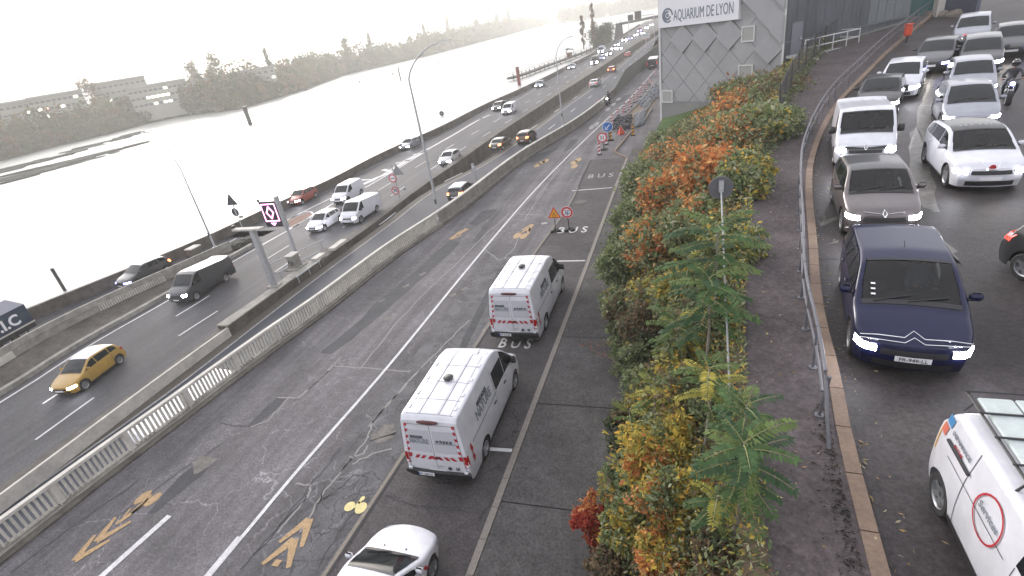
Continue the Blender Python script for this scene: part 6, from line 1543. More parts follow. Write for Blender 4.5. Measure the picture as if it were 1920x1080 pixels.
GREEN = [(.12, .165, .07), (.16, .20, .095), (.23, .26, .15), (.10, .135, .065), (.30, .31, .20), (.19, .22, .09)]
DGREEN = [(.06, .08, .042), (.085, .105, .055), (.12, .135, .08)]
YEL = [(.50, .37, .07), (.42, .34, .09), (.31, .29, .08), (.54, .33, .07), (.24, .24, .07)]
ORG = [(.52, .21, .07), (.46, .16, .06), (.58, .30, .11), (.38, .15, .06), (.55, .35, .16)]
RED = [(.33, .05, .035), (.40, .09, .05), (.26, .04, .03)]
BRN = [(.16, .11, .07), (.21, .145, .09), (.13, .10, .065)]
AIL = [(.07, .125, .045), (.10, .16, .055), (.055, .10, .04), (.20, .22, .05), (.30, .27, .05)]
def tints(pal, n, clump=None):
    P = np.array(pal); i = rng.integers(0, len(P), n); return P[i]*rng.uniform(.75, 1.25, (n, 1))
def shrub(c, r, pals, n, ls, label, group=None, foot=None, name='shrub', blobs=None, asp=.6, cat='shrub'):
    """c centre of the crown, r radii, pals: list of (palette, weight)"""
    foot = foot or (c[0], c[1], c[2]-r[2])
    tz = c[2]+r[2]; bz = foot[2]-.1; c = (c[0], c[1], (tz+bz)/2); r = (r[0]*1.22, r[1]*1.22, max(r[2], (tz-bz)/2))
    E = empty(name, label, cat, foot, 0, group); c = np.array(c)-np.array(foot)
    nb = blobs or max(34, int(34*r[0]*r[1]*r[2])+26)
    B = rng.normal(size=(nb, 3)); B /= np.linalg.norm(B, axis=1, keepdims=True); B[:, 2] = np.where((B[:, 2] < -.2) & (rng.random(nb) < .35), -B[:, 2], B[:, 2])
    B *= rng.uniform(.35, .95, (nb, 1)); B = B*np.array(r)*.82+c; br = rng.uniform(.14, .36, nb)*min(r[0], r[1])
    w = np.array([q[1] for q in pals], float); w /= w.sum(); bpal = rng.choice(len(pals), nb, p=w)
    k = rng.integers(0, nb, n); d = rng.normal(size=(n, 3)); d /= np.linalg.norm(d, axis=1, keepdims=True)
    rad = rng.uniform(.3, 1.0, (n, 1))**.6
    C = B[k]+d*rad*br[k][:, None]*np.array([1.15, 1.15, .9])
    stray = rng.random(n) < .10; C[stray] += d[stray]*br[k][stray][:, None]*rng.uniform(.2, .9, (stray.sum(), 1))
    T = np.zeros((n, 3))
    for i, (p, _) in enumerate(pals):
        m = bpal[k] == i; T[m] = tints(p, m.sum())
    mix = rng.random(n) < .22; T[mix] = tints(pals[rng.integers(0, len(pals))][0], mix.sum())
    D = d*.7+rng.normal(size=(n, 3))*.5; D[:, 2] -= .25
    S = ls*np.exp(rng.normal(-.08, .38, n)).clip(.4, 1.9)
    link('foliage', leaf_mesh('foliage', C, D, S, T, asp), E)
    for q in range(7):
        e = B[rng.integers(0, nb)]*np.array([1., 1., 1.])+(np.array([rng.normal(0, .1), rng.normal(0, .1), r[2]*.3]) if q > 3 else 0); m_ = MB().tube([(rng.uniform(-.1, .1), rng.uniform(-.1, .1), -.15), tuple(e*.5+rng.uniform(-.1, .1, 3)), tuple(e)], [.035, .025, .01], 5)
        m_.build('stem', BARK, E, fix=False)
    return E
def em(y, t):
    """point on the embankment at y, fraction t from foot to crest"""
    yf = min(y, 51.5); a = Vector((footE(yf)+.3, y, .1)); b = Vector((crest(y), y, zr(y)+.05)); p = a.lerp(b, t); p.z = a.z+(b.z-a.z)*t**.85; return p
# (pixel x, y of crown centre, z, radii, palettes, leaves, leaf size, label)
G_ = [(GREEN, 1)]; OG = [(ORG, 3), (GREEN, 1)]; GO = [(GREEN, 3), (ORG, 1), (BRN, .6)]; 
SH = [
 (1215, 335, 1.6, (1.5, 2.2, 1.0), G_, 5200, .16, 'dense grey green shrub, lowest on the slope beyond the bend of the bus bay kerb'),
 (1262, 300, 1.5, (1.7, 2.1, .8), GO, 6000, .17, 'green shrub with orange flecks at the foot of the aquarium lawn'),
 (1352, 248, 3.0, (1.8, 2.3, .95), OG, 7000, .17, 'orange leaved shrub nearest the aquarium wall'),
 (1405, 205, 4.2, (1.9, 2.8, .95), [(ORG, 2), (BRN, 1), (GREEN, 1.5)], 6500, .17, 'rusty shrub below the lower square window'),
 (1460, 185, 5.0, (1.7, 2.8, .9), [(GREEN, 2), (BRN, 1)], 4500, .16, 'low olive shrub beside the garden steps'),
 (1310, 300, 3.0, (1.6, 2.2, 1.0), OG, 6800, .16, 'bright orange shrub in the middle of the bank below the aquarium'),
 (1385, 260, 4.9, (1.6, 2.4, 1.0), GO, 5600, .15, 'olive green shrub between orange ones and the upper pavement'),
 (1440, 235, 5.3, (1.4, 2.4, .8), [(GREEN, 3), (YEL, .4)], 4000, .15, 'small green shrub trimmed along the upper pavement'),
 (1185, 410, 1.6, (1.0, 1.9, 1.0), G_, 5200, .14, 'grey green shrub bulging over the lower pavement opposite the 30 sign'),
 (1255, 370, 3.0, (1.4, 2.0, 1.2), [(ORG, 2), (GREEN, 2)], 6200, .15, 'half orange half green shrub above the 30 sign'),
 (1330, 330, 4.4, (1.4, 1.9, 1.2), OG, 6500, .15, 'orange shrub just left of the round sign back'),
 (1395, 335, 5.2, (1.0, 1.7, .9), [(GREEN, 3), (YEL, 1)], 4200, .14, 'green and yellow shrub just right of the round sign back'),
 (1160, 490, 1.5, (.85, 1.5, 1.0), G_, 4800, .12, 'green shrub with twigs reaching over the pavement beside the farther van'),
 (1230, 460, 2.8, (1.1, 1.5, 1.2), [(GREEN, 5), (ORG, .4), (YEL, .3)], 6000, .12, 'leafy green shrub with a few orange leaves mid slope'),
 (1300, 420, 4.2, (1.0, 1.4, 1.1), [(ORG, .5), (GREEN, 3)], 5200, .12, 'green shrub flecked with orange behind the topmost fronds'),
 (1160, 580, 1.4, (.6, 1.1, .8), [(GREEN, 3), (BRN, .5)], 3600, .11, 'green shrub edge level with the farther van bumper'),
 (1205, 605, 2.2, (.75, 1.0, .9), [(BRN, 3), (DGREEN, 1)], 4600, .08, 'dark brown twiggy bush in the middle of the slope'),
 (1290, 560, 3.6, (.9, 1.1, 1.0), [(GREEN, 2.5), (YEL, .7), (BRN, .5)], 5200, .10, 'mottled green and yellow bush behind the lower fronds'),
 (1195, 680, 1.9, (.55, .8, .7), [(DGREEN, 2), (GREEN, 2)], 3400, .09, 'small dark green bush level with the nearer van cab'),
 (1290, 700, 3.4, (.75, .8, .8), [(GREEN, 3), (YEL, 1)], 4600, .09, 'yellow green bush just left of the white pole'),
 (1170, 780, 1.9, (.5, .6, .6), [(DGREEN, 2), (BRN, 1)], 2800, .08, 'dark small leaved bush beside the third pavement joint'),
 (1250, 855, 3.1, (.95, .85, .85), [(YEL, 3.4), (ORG, 1), (GREEN, .9)], 9500, .075, 'golden yellow bush, brightest in the foreground'),
 (1165, 880, 2.3, (.62, .62, .65), [(YEL, 2), (GREEN, 1.5), (ORG, .8)], 4200, .075, 'green and yellow bush above the red one'),
 (1105, 948, 1.6, (.42, .45, .55), [(RED, 3), (ORG, 1.2)], 3000, .07, 'crimson red bush spilling over the lower pavement'),
 (1180, 990, 2.3, (.55, .5, .6), [(GREEN, 2), (YEL, 1.4)], 4600, .07, 'dark green and gold bush right of the crimson one'),
 (1280, 960, 3.2, (.75, .6, .75), [(YEL, 3), (ORG, 1.5), (GREEN, 1)], 7600, .07, 'orange and gold bush at the foot of the white pole'),
 (1245, 1060, 2.8, (.7, .5, .65), [(ORG, 2), (YEL, 2), (GREEN, .6)], 5600, .065, 'rust coloured bush cut by the bottom edge'),
 (1140, 1060, 1.5, (.45, .45, .5), [(BRN, 2), (DGREEN, 1.5)], 3000, .065, 'brown bush at the bottom edge beside the pavement'),
 (1355, 1040, 3.9, (.38, .45, .5), [(DGREEN, 2), (BRN, 1)], 2800, .065, 'dark bush at the bottom edge right of the white pole'),
 (1375, 470, 4.9, (.8, 1.2, .8), [(GREEN, 3), (YEL, .6)], 3600, .10, 'green bush under the topmost fronds'),
 (1360, 620, 4.3, (.55, .8, .7), [(GREEN, 2), (YEL, 1), (BRN, .5)], 3400, .085, 'thin bush around the middle of the white pole'),
 (1345, 780, 4.0, (.5, .6, .6), [(GREEN, 2), (DGREEN, 2)], 3200, .075, 'dark green bush right of the golden one'),
]
for px, py, z, r, pals, n, ls, lb in SH:
    c = bp(px, py, z+.3); g = em(c.y, min(1, max(0, (c.x-footE(min(c.y, 51)))/(crest(c.y)-footE(min(c.y, 51))))))
    shrub((c.x, c.y, c.z), r, pals, int(n*2.1), ls*1.3, lb, 'shrubs on the bank between the two roads', foot=(c.x, c.y, min(g.z, c.z-.2)))
# unbroken row of small green shrubs spilling onto the lower pavement
yq = 9.2; kq = 0
while yq < 47:
    rr_ = .45+.022*(yq-9); xq = footE(yq)+.25+.25*math.sin(yq*1.9); h_ = .8+.35*math.sin(kq*2.3)+.012*yq
    shrub((xq+rr_*.5, yq, h_), (rr_, rr_*1.25, .55), [(GREEN, 5), (YEL if kq % 4 == 0 else GREEN, .7)], int(2600+50*yq), .085+.0028*yq, ('low green shrub in the pavement edge row, level with the nearer van' if yq < 15.5 else 'low green shrub in the pavement edge row, level with the farther van' if yq < 23 else 'low green shrub in the pavement edge row, between the farther van and the 30 sign' if yq < 29 else 'low green shrub in the pavement edge row, beyond the 30 sign before the bent kerb' if yq < 38 else 'low green shrub in the pavement edge row, nearest the aquarium lawn'), 'row of low shrubs along the lower pavement', foot=(xq+rr_*.5, yq, .1))
    yq += rr_*1.5; kq += 1
# mid-slope fill
for kq, (yq, tq) in enumerate(((8, .35), (9.5, .6), (11.5, .3), (12.5, .7), (14.5, .5), (16.5, .3), (17.5, .75), (20, .55), (22.5, .3), (24, .7), (27, .5), (30, .3), (31, .75), (35, .5), (39, .3), (41, .7), (46, .5))):
    e_ = em(yq, tq); rr_ = .5+.03*yq; shrub((e_.x, e_.y, e_.z+.75), (rr_, rr_*1.2, .6), [(GREEN, 3), (BRN, .5), (YEL if yq < 20 else ORG, .5)], int(2200+70*yq), .08+.0035*yq, 'undergrowth shrub %s' % ['below the crimson bush near the bottom edge', 'behind the golden bush near the pavement crack', 'between the golden bush and the nearer van', 'under the broad sapling, pavement side', 'left of the lowest sapling fronds', 'level with the gap between the two vans', 'right of the twiggy brown bush', 'behind the twiggy brown bush', 'level with the farther van roof', 'close to the upper pavement below the round sign back', 'halfway up the bank opposite the 30 sign', 'low on the bank opposite the 30 sign', 'high on the bank just past the round sign back', 'amid the orange shrubs below the aquarium', 'low on the bank beside the bent kerb', 'high on the bank left of the wire fence', 'nearest the aquarium steps'][kq], 'undergrowth between the taller shrubs', foot=(e_.x, e_.y, e_.z))
# ground cover on the bank and dead leaves
n = 60000; ys_ = 1+51*rng.uniform(0, 1, n)**1.25; tt = rng.uniform(-.02, 1.0, n)
C = np.array([tuple(em(a, b)) for a, b in zip(ys_, tt)]); C[:, 2] += rng.uniform(.02, .9, n)
T = np.where(rng.random((n, 1)) < .6, tints(DGREEN+GREEN, n), tints(BRN+YEL, n))
o = link('ground_cover', leaf_mesh('ground_cover', C, rng.normal(size=(n, 3)), rng.uniform(.07, .17, n)*(.6+ys_/30), T, .5)); tag(o, 'low weeds and leaf litter covering the bank under the shrubs', 'ground cover', kind='stuff')
n = 9000; ys_ = rng.uniform(20, 50, n); C = np.stack([[crest(y) for y in ys_]+rng.normal(0, .22, n)+.05, ys_, np.array([zr(y) for y in ys_])+rng.uniform(.05, .4, n)], 1)
o = link('verge_plants', leaf_mesh('verge_plants', C, rng.normal(size=(n, 3)), rng.uniform(.06, .16, n), tints(GREEN+DGREEN, n), .5)); tag(o, 'strip of low green weeds along the inner edge of the upper pavement', 'weeds', kind='stuff')
# fallen leaves on both pavements and the upper road edge
def litter(name, n, fx, ya, yb, zf, pal, smin, smax, label):
    ys_ = rng.uniform(ya, yb, n); C = np.array([(fx(y), y, zf(y)+.012) for y in ys_]); D = rng.normal(size=(n, 3)); D[:, 2] = 0
    S = rng.uniform(smin, smax, n); me = leaf_mesh(name, C, D, S, tints(pal, n), .45); V = np.zeros(4*n*3, np.float32); me.vertices.foreach_get('co', V); V = V.reshape(-1, 4, 3); V[:, :, 2] = C[:, None, 2]+rng.uniform(0, .02, (n, 4)); me.vertices.foreach_set('co', V.ravel().astype(np.float32)); me.update()
    return tag(link(name, me), label, 'fallen leaves', kind='stuff')
YL_ = [(.42, .36, .16), (.36, .26, .10), (.30, .20, .10), (.5, .45, .3)]
litter('fallen_leaves', 230, lambda y: crest(y)+abs(rng.normal(.1, .5))+rng.uniform(0, .6), 4, 40, lambda y: zr(y)+.12, YL_, .04, .11, 'scattered pale yellow leaves on the upper pavement')
litter('kerbside_leaves', 260, lambda y: kerbR(y)+.17+abs(rng.normal(0, .28)), 4.5, 30, lambda y: zr(y), YL_, .04, .10, 'yellowish leaves gathered along the brown kerb')
litter('pavement_leaves', 120, lambda y: footE(y)-abs(rng.normal(0, .7)), 4, 45, lambda y: .12, YL_+BRN, .04, .09, 'scattered dead leaves on the lower pavement')
litter('dark_kerb_leaves', 500, lambda y: kerbR(y)-.12-abs(rng.normal(0, .12)), 4.5, 8, lambda y: 5.12, [(.03, .025, .02), (.05, .04, .03), (.02, .02, .02)], .03, .09, 'small dark leaf shapes packed against the brown kerb')  # small near-black leaf shapes along the kerb

# ---- saplings with long feathered leaves
def frond(mC, mD, mS, mT, base, direction, L, pal, rach, droop=.5, npair=11):
    d = Vector(direction).normalized(); p = Vector(base); pts = [p.copy()]
    side = d.cross(Vector((0, 0, 1)))
    if side.length < .1: side = Vector((1, 0, 0))
    side.normalize(); col = np.array(pal[rng.integers(0, len(pal))])
    for k in range(1, npair+1):
        d = (d+Vector((0, 0, -droop/npair))).normalized(); p = p+d*(L/npair); pts.append(p.copy())
        if k < 2: continue
        ll = L*.27*(1-.35*abs(k/npair-.45)*1.4)
        for sg in (1, -1):
            dd = (side*sg*1.0+d*.45+Vector((0, 0, -.22))).normalized(); mC.append(tuple(p+dd*ll*.5)); mD.append(tuple(dd)); mS.append(ll); mT.append(col*rng.uniform(.8, 1.25))
    mC.append(tuple(p+d*L*.08)); mD.append(tuple(d)); mS.append(L*.2); mT.append(col)
    rach.tube(pts, [.010*(1-.7*k/npair) for k in range(npair+1)], 3, cap=False)
def sapling(top, foot, nf, L, pal, label, spread=1., trunk=BARK2, low=.55, name='feathery_sapling'):
    E = empty(name, label, 'young tree', foot, 0, 'feather leaved saplings among the shrubs'); F = Vector(foot); Tp = Vector(top)-F
    MB().tube([(0, 0, -.2), tuple(Tp*.5+Vector((.05, 0, 0))), tuple(Tp)], [.035, .028, .012], 6).build('trunk', trunk, E, fix=False)
    for k in range(nf):
        mC, mD, mS, mT = [], [], [], []; rach = MB()
        a = k*2.399+rng.uniform(-.5, .5); t = 1-(1-low)*(k/nf)**1.2
        e = .75-.9*(k/nf); frond(mC, mD, mS, mT, Tp*t, (math.cos(a)*spread, math.sin(a)*spread, e), L*rng.uniform(.75, 1.1), pal, rach, droop=rng.uniform(.5, 1.0))
        C_ = np.array(mC); D_ = np.array(mD); S_ = np.array(mS); T_ = np.array(mT)
        n = len(C_); D_ /= np.linalg.norm(D_, axis=1, keepdims=True); W = np.cross(D_, np.array([0, 0, 1.])); W /= np.maximum(np.linalg.norm(W, axis=1, keepdims=True), 1e-6); W += rng.normal(0, .25, (n, 3)); S2 = S_[:, None]
        me = leaf_mesh('frond', C_, D_, S_, T_, .3)
        V = np.stack([C_-D_*S2*.5, C_+W*S2*.21-D_*S2*.1, C_+D_*S2*.5, C_-W*S2*.21-D_*S2*.1], 1); me.vertices.foreach_set('co', V.astype(np.float32).ravel()); me.update()
        fo = link('frond', me, E); rach.build('leaf_stalk', mat('stalk_green', (.16, .17, .06), .7), fo, fix=False)
    return E
AILG = [(.065, .12, .045), (.085, .15, .055), (.05, .095, .045), (.12, .17, .055)]; AILY = [(.09, .14, .045), (.17, .20, .05), (.30, .28, .06), (.38, .33, .07), (.08, .13, .045)]
SP_ = [((1345, 420), 7.4, 15, .95, AILG, 'tall feathery sapling with dark green crown just under the round sign back'), ((1330, 520), 6.6, 16, .95, AILG, 'broad feathery sapling whose fronds reach over the upper pavement'),
       ((1270, 600), 5.0, 12, .75, AILY, 'yellow green feathery sapling left of the white pole'), ((1330, 690), 6.0, 13, .62, AILY, 'feathery sapling with mixed green and yellow fronds, mid slope'),
       ((1225, 720), 4.2, 10, .55, AILY, 'small yellowing sapling above the golden bush'), ((1395, 830), 6.5, 18, .62, AILG, 'dense dark green sapling spreading over the upper pavement lower right'),
       ((1400, 760), 6.2, 12, .55, AILG, 'green sapling between the white pole and the railing'), ((1290, 480), 5.4, 11, .8, AILG+AILY, 'feathery sapling rising through the mottled shrub'),
       ((1180, 770), 3.0, 8, .45, AILY, 'low yellow green sapling leaning over the lower pavement'), ((1345, 930), 5.4, 10, .45, AILG+AILY, 'thin sapling against the lower part of the white pole')]
for (px, py), z, nf, L, pal, lb in SP_:
    nf = int(nf*1.35)
    t = bp(px, py, z); k = min(1, max(.05, (t.x-footE(t.y))/(crest(t.y)-footE(t.y)))); g = em(t.y+.1, k); sapling(tuple(t), (t.x-.05, t.y+.1, g.z), nf, L, pal, lb)
# bare twigs
for (a, b), lb in ((((1170, 640), (1088, 648)), 'bare reddish twig reaching over the lower pavement beside the farther van'), (((1165, 685), (1105, 655)), 'dark red leaved twig above the second pavement joint'),
                   (((1150, 560), (1130, 545)), 'short dark twig poking out level with the farther van roof')):
    p, q = bp(*a, 1.6), bp(*b, 1.3); E = empty('bare_twig', lb, 'twig', tuple(p)); d = q-p
    MB().tube([(0, 0, 0), tuple(d*.5+Vector((0, 0, .1))), tuple(d)], [.014, .01, .005], 5).build('twig', BARK, E, fix=False)
    n = 40; C_ = np.array([tuple(d*t_) for t_ in rng.uniform(.3, 1, n)])+rng.normal(0, .05, (n, 3)); link('dead_leaves', leaf_mesh('dead_leaves', C_, rng.normal(size=(n, 3)), rng.uniform(.04, .08, n), tints(RED+BRN, n)), E)

# ---- poplars and hedge by the highway
def tree(name, label, foot, h, rx, pal, n, ls, group=None, cyl=True, trunk=.25, cat='tree'):
    E = empty(name, label, cat, foot, 0, group); MB().tube([(0, 0, -.5), (0, 0, h*.5), (0, 0, h*.92)], [trunk, trunk*.6, .05], 6).build('trunk', BARK, E, fix=False)
    nb = int(16+h); z = rng.uniform(.18, 1, nb)*h; prof = np.sin(np.pi*np.clip((z/h-.08)/.95, 0, 1))**(.6 if cyl else .5); a = rng.uniform(0, 6.28, nb); rr = rng.uniform(0, .75, nb)*rx*prof
    B = np.stack([rr*np.cos(a), rr*np.sin(a), z], 1); k = rng.integers(0, nb, n); d = rng.normal(size=(n, 3)); d /= np.linalg.norm(d, axis=1, keepdims=True)
    br = rx*rng.uniform(.3, .55, nb); C_ = B[k]+d*(rng.uniform(.2, 1, (n, 1))**.6)*br[k][:, None]*np.array([1, 1, 1.6 if cyl else 1])
    bt = tints(pal, nb); T_ = bt[k]*rng.uniform(.8, 1.2, (n, 1)); D_ = rng.normal(size=(n, 3)); D_[:, 2] += .8 if cyl else 0
    link('crown', leaf_mesh('crown', C_, D_, ls*rng.uniform(.6, 1.3, n), T_, .6), E)
    for q in range(5):
        e = B[q]; MB().tube([(0, 0, max(.5, e[2]*.55)), tuple(e)], [trunk*.35, .03], 4).build('limb', BARK, E, fix=False)
    return E
POP = [(.16, .10, .07), (.20, .13, .085), (.12, .08, .06)]
b_ = bp(1107, 88, -3); tree('poplar_tree', 'shorter left poplar with thin brown crown beside the jetty', (b_.x-3.0, b_.y, -3), 12.5, 1.5, POP, 1500, .6, 'pair of poplars')
b_ = bp(1112, 87, -3); tree('poplar_tree', 'taller right poplar with thin brown crown beside the jetty', (b_.x+.5, b_.y, -3), 17.5, 1.6, POP, 1900, .6, 'pair of poplars')
a, b = bp(1112, 86, -3), bp(1150, 74, -3); n = 9000; t = rng.uniform(0, 1, n)
C_ = np.stack([a.x+(b.x-a.x)*t+rng.normal(0, 1.2, n), a.y+(b.y-a.y)*t*.55, -3+rng.uniform(0, 1, n)**.7*(5.5+2.2*t+1.2*np.sin(t*17)+rng.normal(0, .3, n))], 1)
he = empty('ivy_hedge', 'dark green ivy covered hedge between the poplars and the bridge pier', 'hedge', (0, 0, 0)); link('foliage', leaf_mesh('hedge', C_, rng.normal(size=(n, 3)), rng.uniform(.4, .9, n), tints(DGREEN+[(.09, .10, .07)], n)), he)
wallseg(Vector((a.x, a.y+1, 0)), Vector((b.x, a.y+(b.y-a.y)*.55+1, 0)), -4, 1.5, .8, mat('hedge_core', (.03, .035, .025), .9), he, 'hidden_wall')

# ---- far bank: a wood along the water, houses and long blocks behind
BANK = [(-300, 375), (0, 303), (100, 277), (210, 250), (330, 219), (450, 205), (560, 172), (640, 142), (780, 110), (930, 71), (1000, 52), (1066, 34)]
TOPL = [(-300, 270), (0, 200), (60, 196), (130, 186), (200, 172), (270, 163), (330, 150), (400, 128), (440, 112), (490, 107), (515, 120), (560, 100), (640, 84), (700, 72), (760, 77), (800, 58), (850, 48), (905, 40), (950, 33), (1000, 30), (1066, 16)]
bkw = [bp(a, b, WL) for a, b in BANK]
def lift(p, line, dy=0.):
    """height at world point p whose image reaches the skyline polyline"""
    best = (1e9, 0)
    for z in np.arange(-6, 60, .5):
        q = pj((p[0], p[1], z)); yl = np.interp(q[0], [a for a, _ in line], [b for _, b in line])+dy
        if abs(q[1]-yl) < best[0]: best = (abs(q[1]-yl), z)
    return best[1]
WOOD = [(.09, .105, .045), (.11, .115, .05), (.15, .115, .055), (.085, .10, .05), (.17, .12, .06), (.12, .12, .06)]
Cs, Ds, Ss, Ts = [], [], [], []
for i in range(len(bkw)-1):
    a, b = bkw[i], bkw[i+1]; ln = (b-a).length; far = (a.length+b.length)/2; sz = max(.8, far*.0035)
    step = max(3.2, far*.011); m = int(ln/step)+1
    for q in range(m):
        t = (q+rng.random())/m; p = a.lerp(b, t); dist = p.length; hh = lift((p.x-8, p.y), TOPL, rng.uniform(-2, 5))
        for row in range(4):
            off = row*5+rng.uniform(0, 4); top = WL+(hh-WL)*(.45+.55*row/3)*rng.uniform(.82, 1.05)
            cx, cy = p.x-off, p.y+off*.2+rng.uniform(-step, step)*.4; rw_ = max(2.6, far*.0095)*rng.uniform(.8, 1.3)
            nl = 95 if far < 500 else 60; u = rng.normal(size=(nl, 3)); u /= np.linalg.norm(u, axis=1, keepdims=True); rad = rng.uniform(.35, 1, (nl, 1))**.5
            zc = (WL+top)/2; hz_ = (top-WL)/2
            c_ = np.array([cx, cy, zc])+u*rad*np.array([rw_, rw_, hz_]); Cs.append(c_); Ds.append(rng.normal(size=(nl, 3))); Ss.append(sz*1.6*rng.uniform(.6, 1.4, nl))
            Ts.append(np.array(WOOD[rng.integers(0, len(WOOD))])*rng.uniform(.8, 1.2)*rng.uniform(.85, 1.15, (nl, 1)))
wood = link('riverside_wood', leaf_mesh('riverside_wood', np.concatenate(Cs), np.concatenate(Ds), np.concatenate(Ss), np.concatenate(Ts), .8)); tag(wood, 'hazy autumn wood lining the whole far bank of the river', 'wood', kind='stuff')
# low bank the wood stands on
m_ = MB(); m_.grid([[(p.x+.5, p.y, WL-.3), (p.x-3, p.y, WL+.9), (p.x-60, p.y+8, WL+1.6), (p.x-900, p.y+120, WL+2)] for p in [bkw[0]+Vector((60, -150, 0))]+bkw]); struct(m_.build('far_bank_ground', dirt))
# single trees that stand out above the wood
for px, py, top, rx, cyl, pal, lb in ((536, 168, 95, 2.6, True, DGREEN, 'dark pointed cypress above the wood, left of the tall lamp post'), (714, 118, 60, 2.4, True, WOOD, 'slim spiky tree left of the lamp post arm'),
     (852, 80, 33, 4.5, True, POP, 'tall dark rusty poplar, highest on the far bank'), (810, 92, 48, 3.2, True, DGREEN, 'slim dark poplar left of the tallest one'), (942, 62, 26, 5, True, DGREEN, 'dark pointed tree pair on the far bank above the buoys'),
     (963, 58, 20, 4.2, True, DGREEN, 'very slim dark tree right of the pointed pair'), (442, 190, 104, 7, False, WOOD, 'large round crowned tree behind the mooring pile'), (400, 195, 118, 6, False, WOOD, 'medium round crowned tree left of the large one'),
     (672, 132, 72, 6, False, WOOD, 'broad bushy tree left of the lamp arm'), (905, 72, 38, 8, False, WOOD, 'broad dome shaped tree on the far bank'), (215, 235, 155, 7.5, False, [(.13, .09, .05), (.15, .10, .055)], 'orange brown tree in front of the long roofs'),
     (298, 215, 178, 6.5, False, [(.14, .095, .055)], 'brownish tree below the row of lit windows'), (240, 228, 165, 2.5, True, DGREEN, 'narrow dark fir beside the orange brown tree'), (405, 190, 138, 2.4, True, DGREEN, 'narrow dark fir left of the mooring pile')):
    p = bp(px, py+4, WL); p = Vector((p.x-6, p.y, WL+1)); h = lift((p.x, p.y), [(-500, top), (2500, top)])-p.z
    tree('bank_tree', lb, tuple(p), max(6, h), rx*.9, pal, 900, max(.9, p.length*.004), 'single trees standing out on the far bank', cyl, .4)
# buildings behind the wood
fac = mat('facade_hazy', (.26, .25, .22), .8, noise=.1, scale=.2); roofm = mat('roof_grey', (.15, .15, .14), .8); lit = mat('lit_window', (.9, .9, .7), .4, emit=(1, .97, .75), es=2.2); litr = mat('lit_window_red', (.9, .4, .3), .4, emit=(1, .45, .3), es=1.5); wing = mat('window_dark_far', (.05, .06, .07), .3)
def block(px0, px1, yt0, yt1, D, hgt, label, lits=(), nwin=10, name='riverside_block'):
    """long block whose roof line runs between two pixels; D distance"""
    def at(px, py):
        r = RM@np.array([px-960., py-540., FPX]); s = D/math.hypot(r[0], r[1]); return Vector((r[0]*s, r[1]*s, H+r[2]*s))
    a, b = at(px0, yt0), at(px1, yt1); E = empty(name, label, 'building', (a.x, a.y, WL+1), 0, 'long buildings behind the far wood'); d = Vector((b.x-a.x, b.y-a.y, 0)); ln = d.length; d.normalize(); nrm = Vector((d.y, -d.x, 0))
    if nrm.dot(Vector((-a.x, -a.y, 0))) < 0: nrm = -nrm
    zt = (a.z+b.z)/2-(WL+1); o = lambda t, dep, z: tuple(d*t-nrm*dep+Vector((0, 0, z)))
    MB().add([o(0, 0, 0), o(ln, 0, 0), o(ln, 14, 0), o(0, 14, 0), o(0, 0, zt-1), o(ln, 0, zt-1), o(ln, 14, zt-1), o(0, 14, zt-1)], [(0, 1, 5, 4), (1, 2, 6, 5), (2, 3, 7, 6), (3, 0, 4, 7), (4, 5, 6, 7)]).build('wall', fac, E)
    MB().add([o(-.5, -.6, zt-1), o(ln+.5, -.6, zt-1), o(ln+.5, 15, zt-1), o(-.5, 15, zt-1), o(0, .2, zt), o(ln, .2, zt), o(ln, 14, zt), o(0, 14, zt)], [(0, 1, 5, 4), (1, 2, 6, 5), (2, 3, 7, 6), (3, 0, 4, 7), (4, 5, 6, 7), (3, 2, 1, 0)]).build('roof', roofm, E)
    st = 3.2; nf = int(hgt//st)
    wm = MB(); lm = {0: MB(), 1: MB()}
    for f in range(nf):
        for k in range(nwin):
            t = ln*(k+.5)/nwin; z = zt-2.8-f*st
            key = (f, k); tgt = lm[1] if key in lits and (f+k) % 7 == 3 else (lm[0] if key in lits else wm)
            dep = -.06
            MB().add([o(t-.8, dep, z-.5), o(t+.8, dep, z-.5), o(t+.8, dep, z+.5), o(t-.8, dep, z+.5)], [(0, 1, 2, 3)]).build('window', lit if tgt is lm[0] else litr if tgt is lm[1] else wing, E)
    return E
L_ = lambda *a: set(a)
block(-60, 50, 200, 188, 352, 10, 'low hazy block with grey roof at the left edge of the far bank', L_((1, 8)), 9)
block(48, 150, 186, 165, 345, 11, 'second long hazy block with lit windows, left part of the far bank', L_((1, 1), (1, 2), (2, 2), (2, 3), (1, 5), (0, 8)), 10)
block(165, 268, 158, 141, 372, 12, 'highest long block with dark roof behind the far wood', L_((2, 1), (2, 2)), 10)
block(235, 345, 166, 146, 338, 11, 'long pale roofed block with two rows of lit windows', L_((1, 3), (1, 4), (1, 5), (1, 6), (1, 7), (2, 4), (2, 6), (2, 7), (0, 7)), 12)
block(345, 430, 152, 138, 342, 9, 'low pale building with two lit windows right of the long roofs', L_((1, 3), (1, 4)), 8)
block(430, 512, 136, 122, 350, 8, 'white gabled shed at the right end of the long roofs', L_((1, 6)), 7)
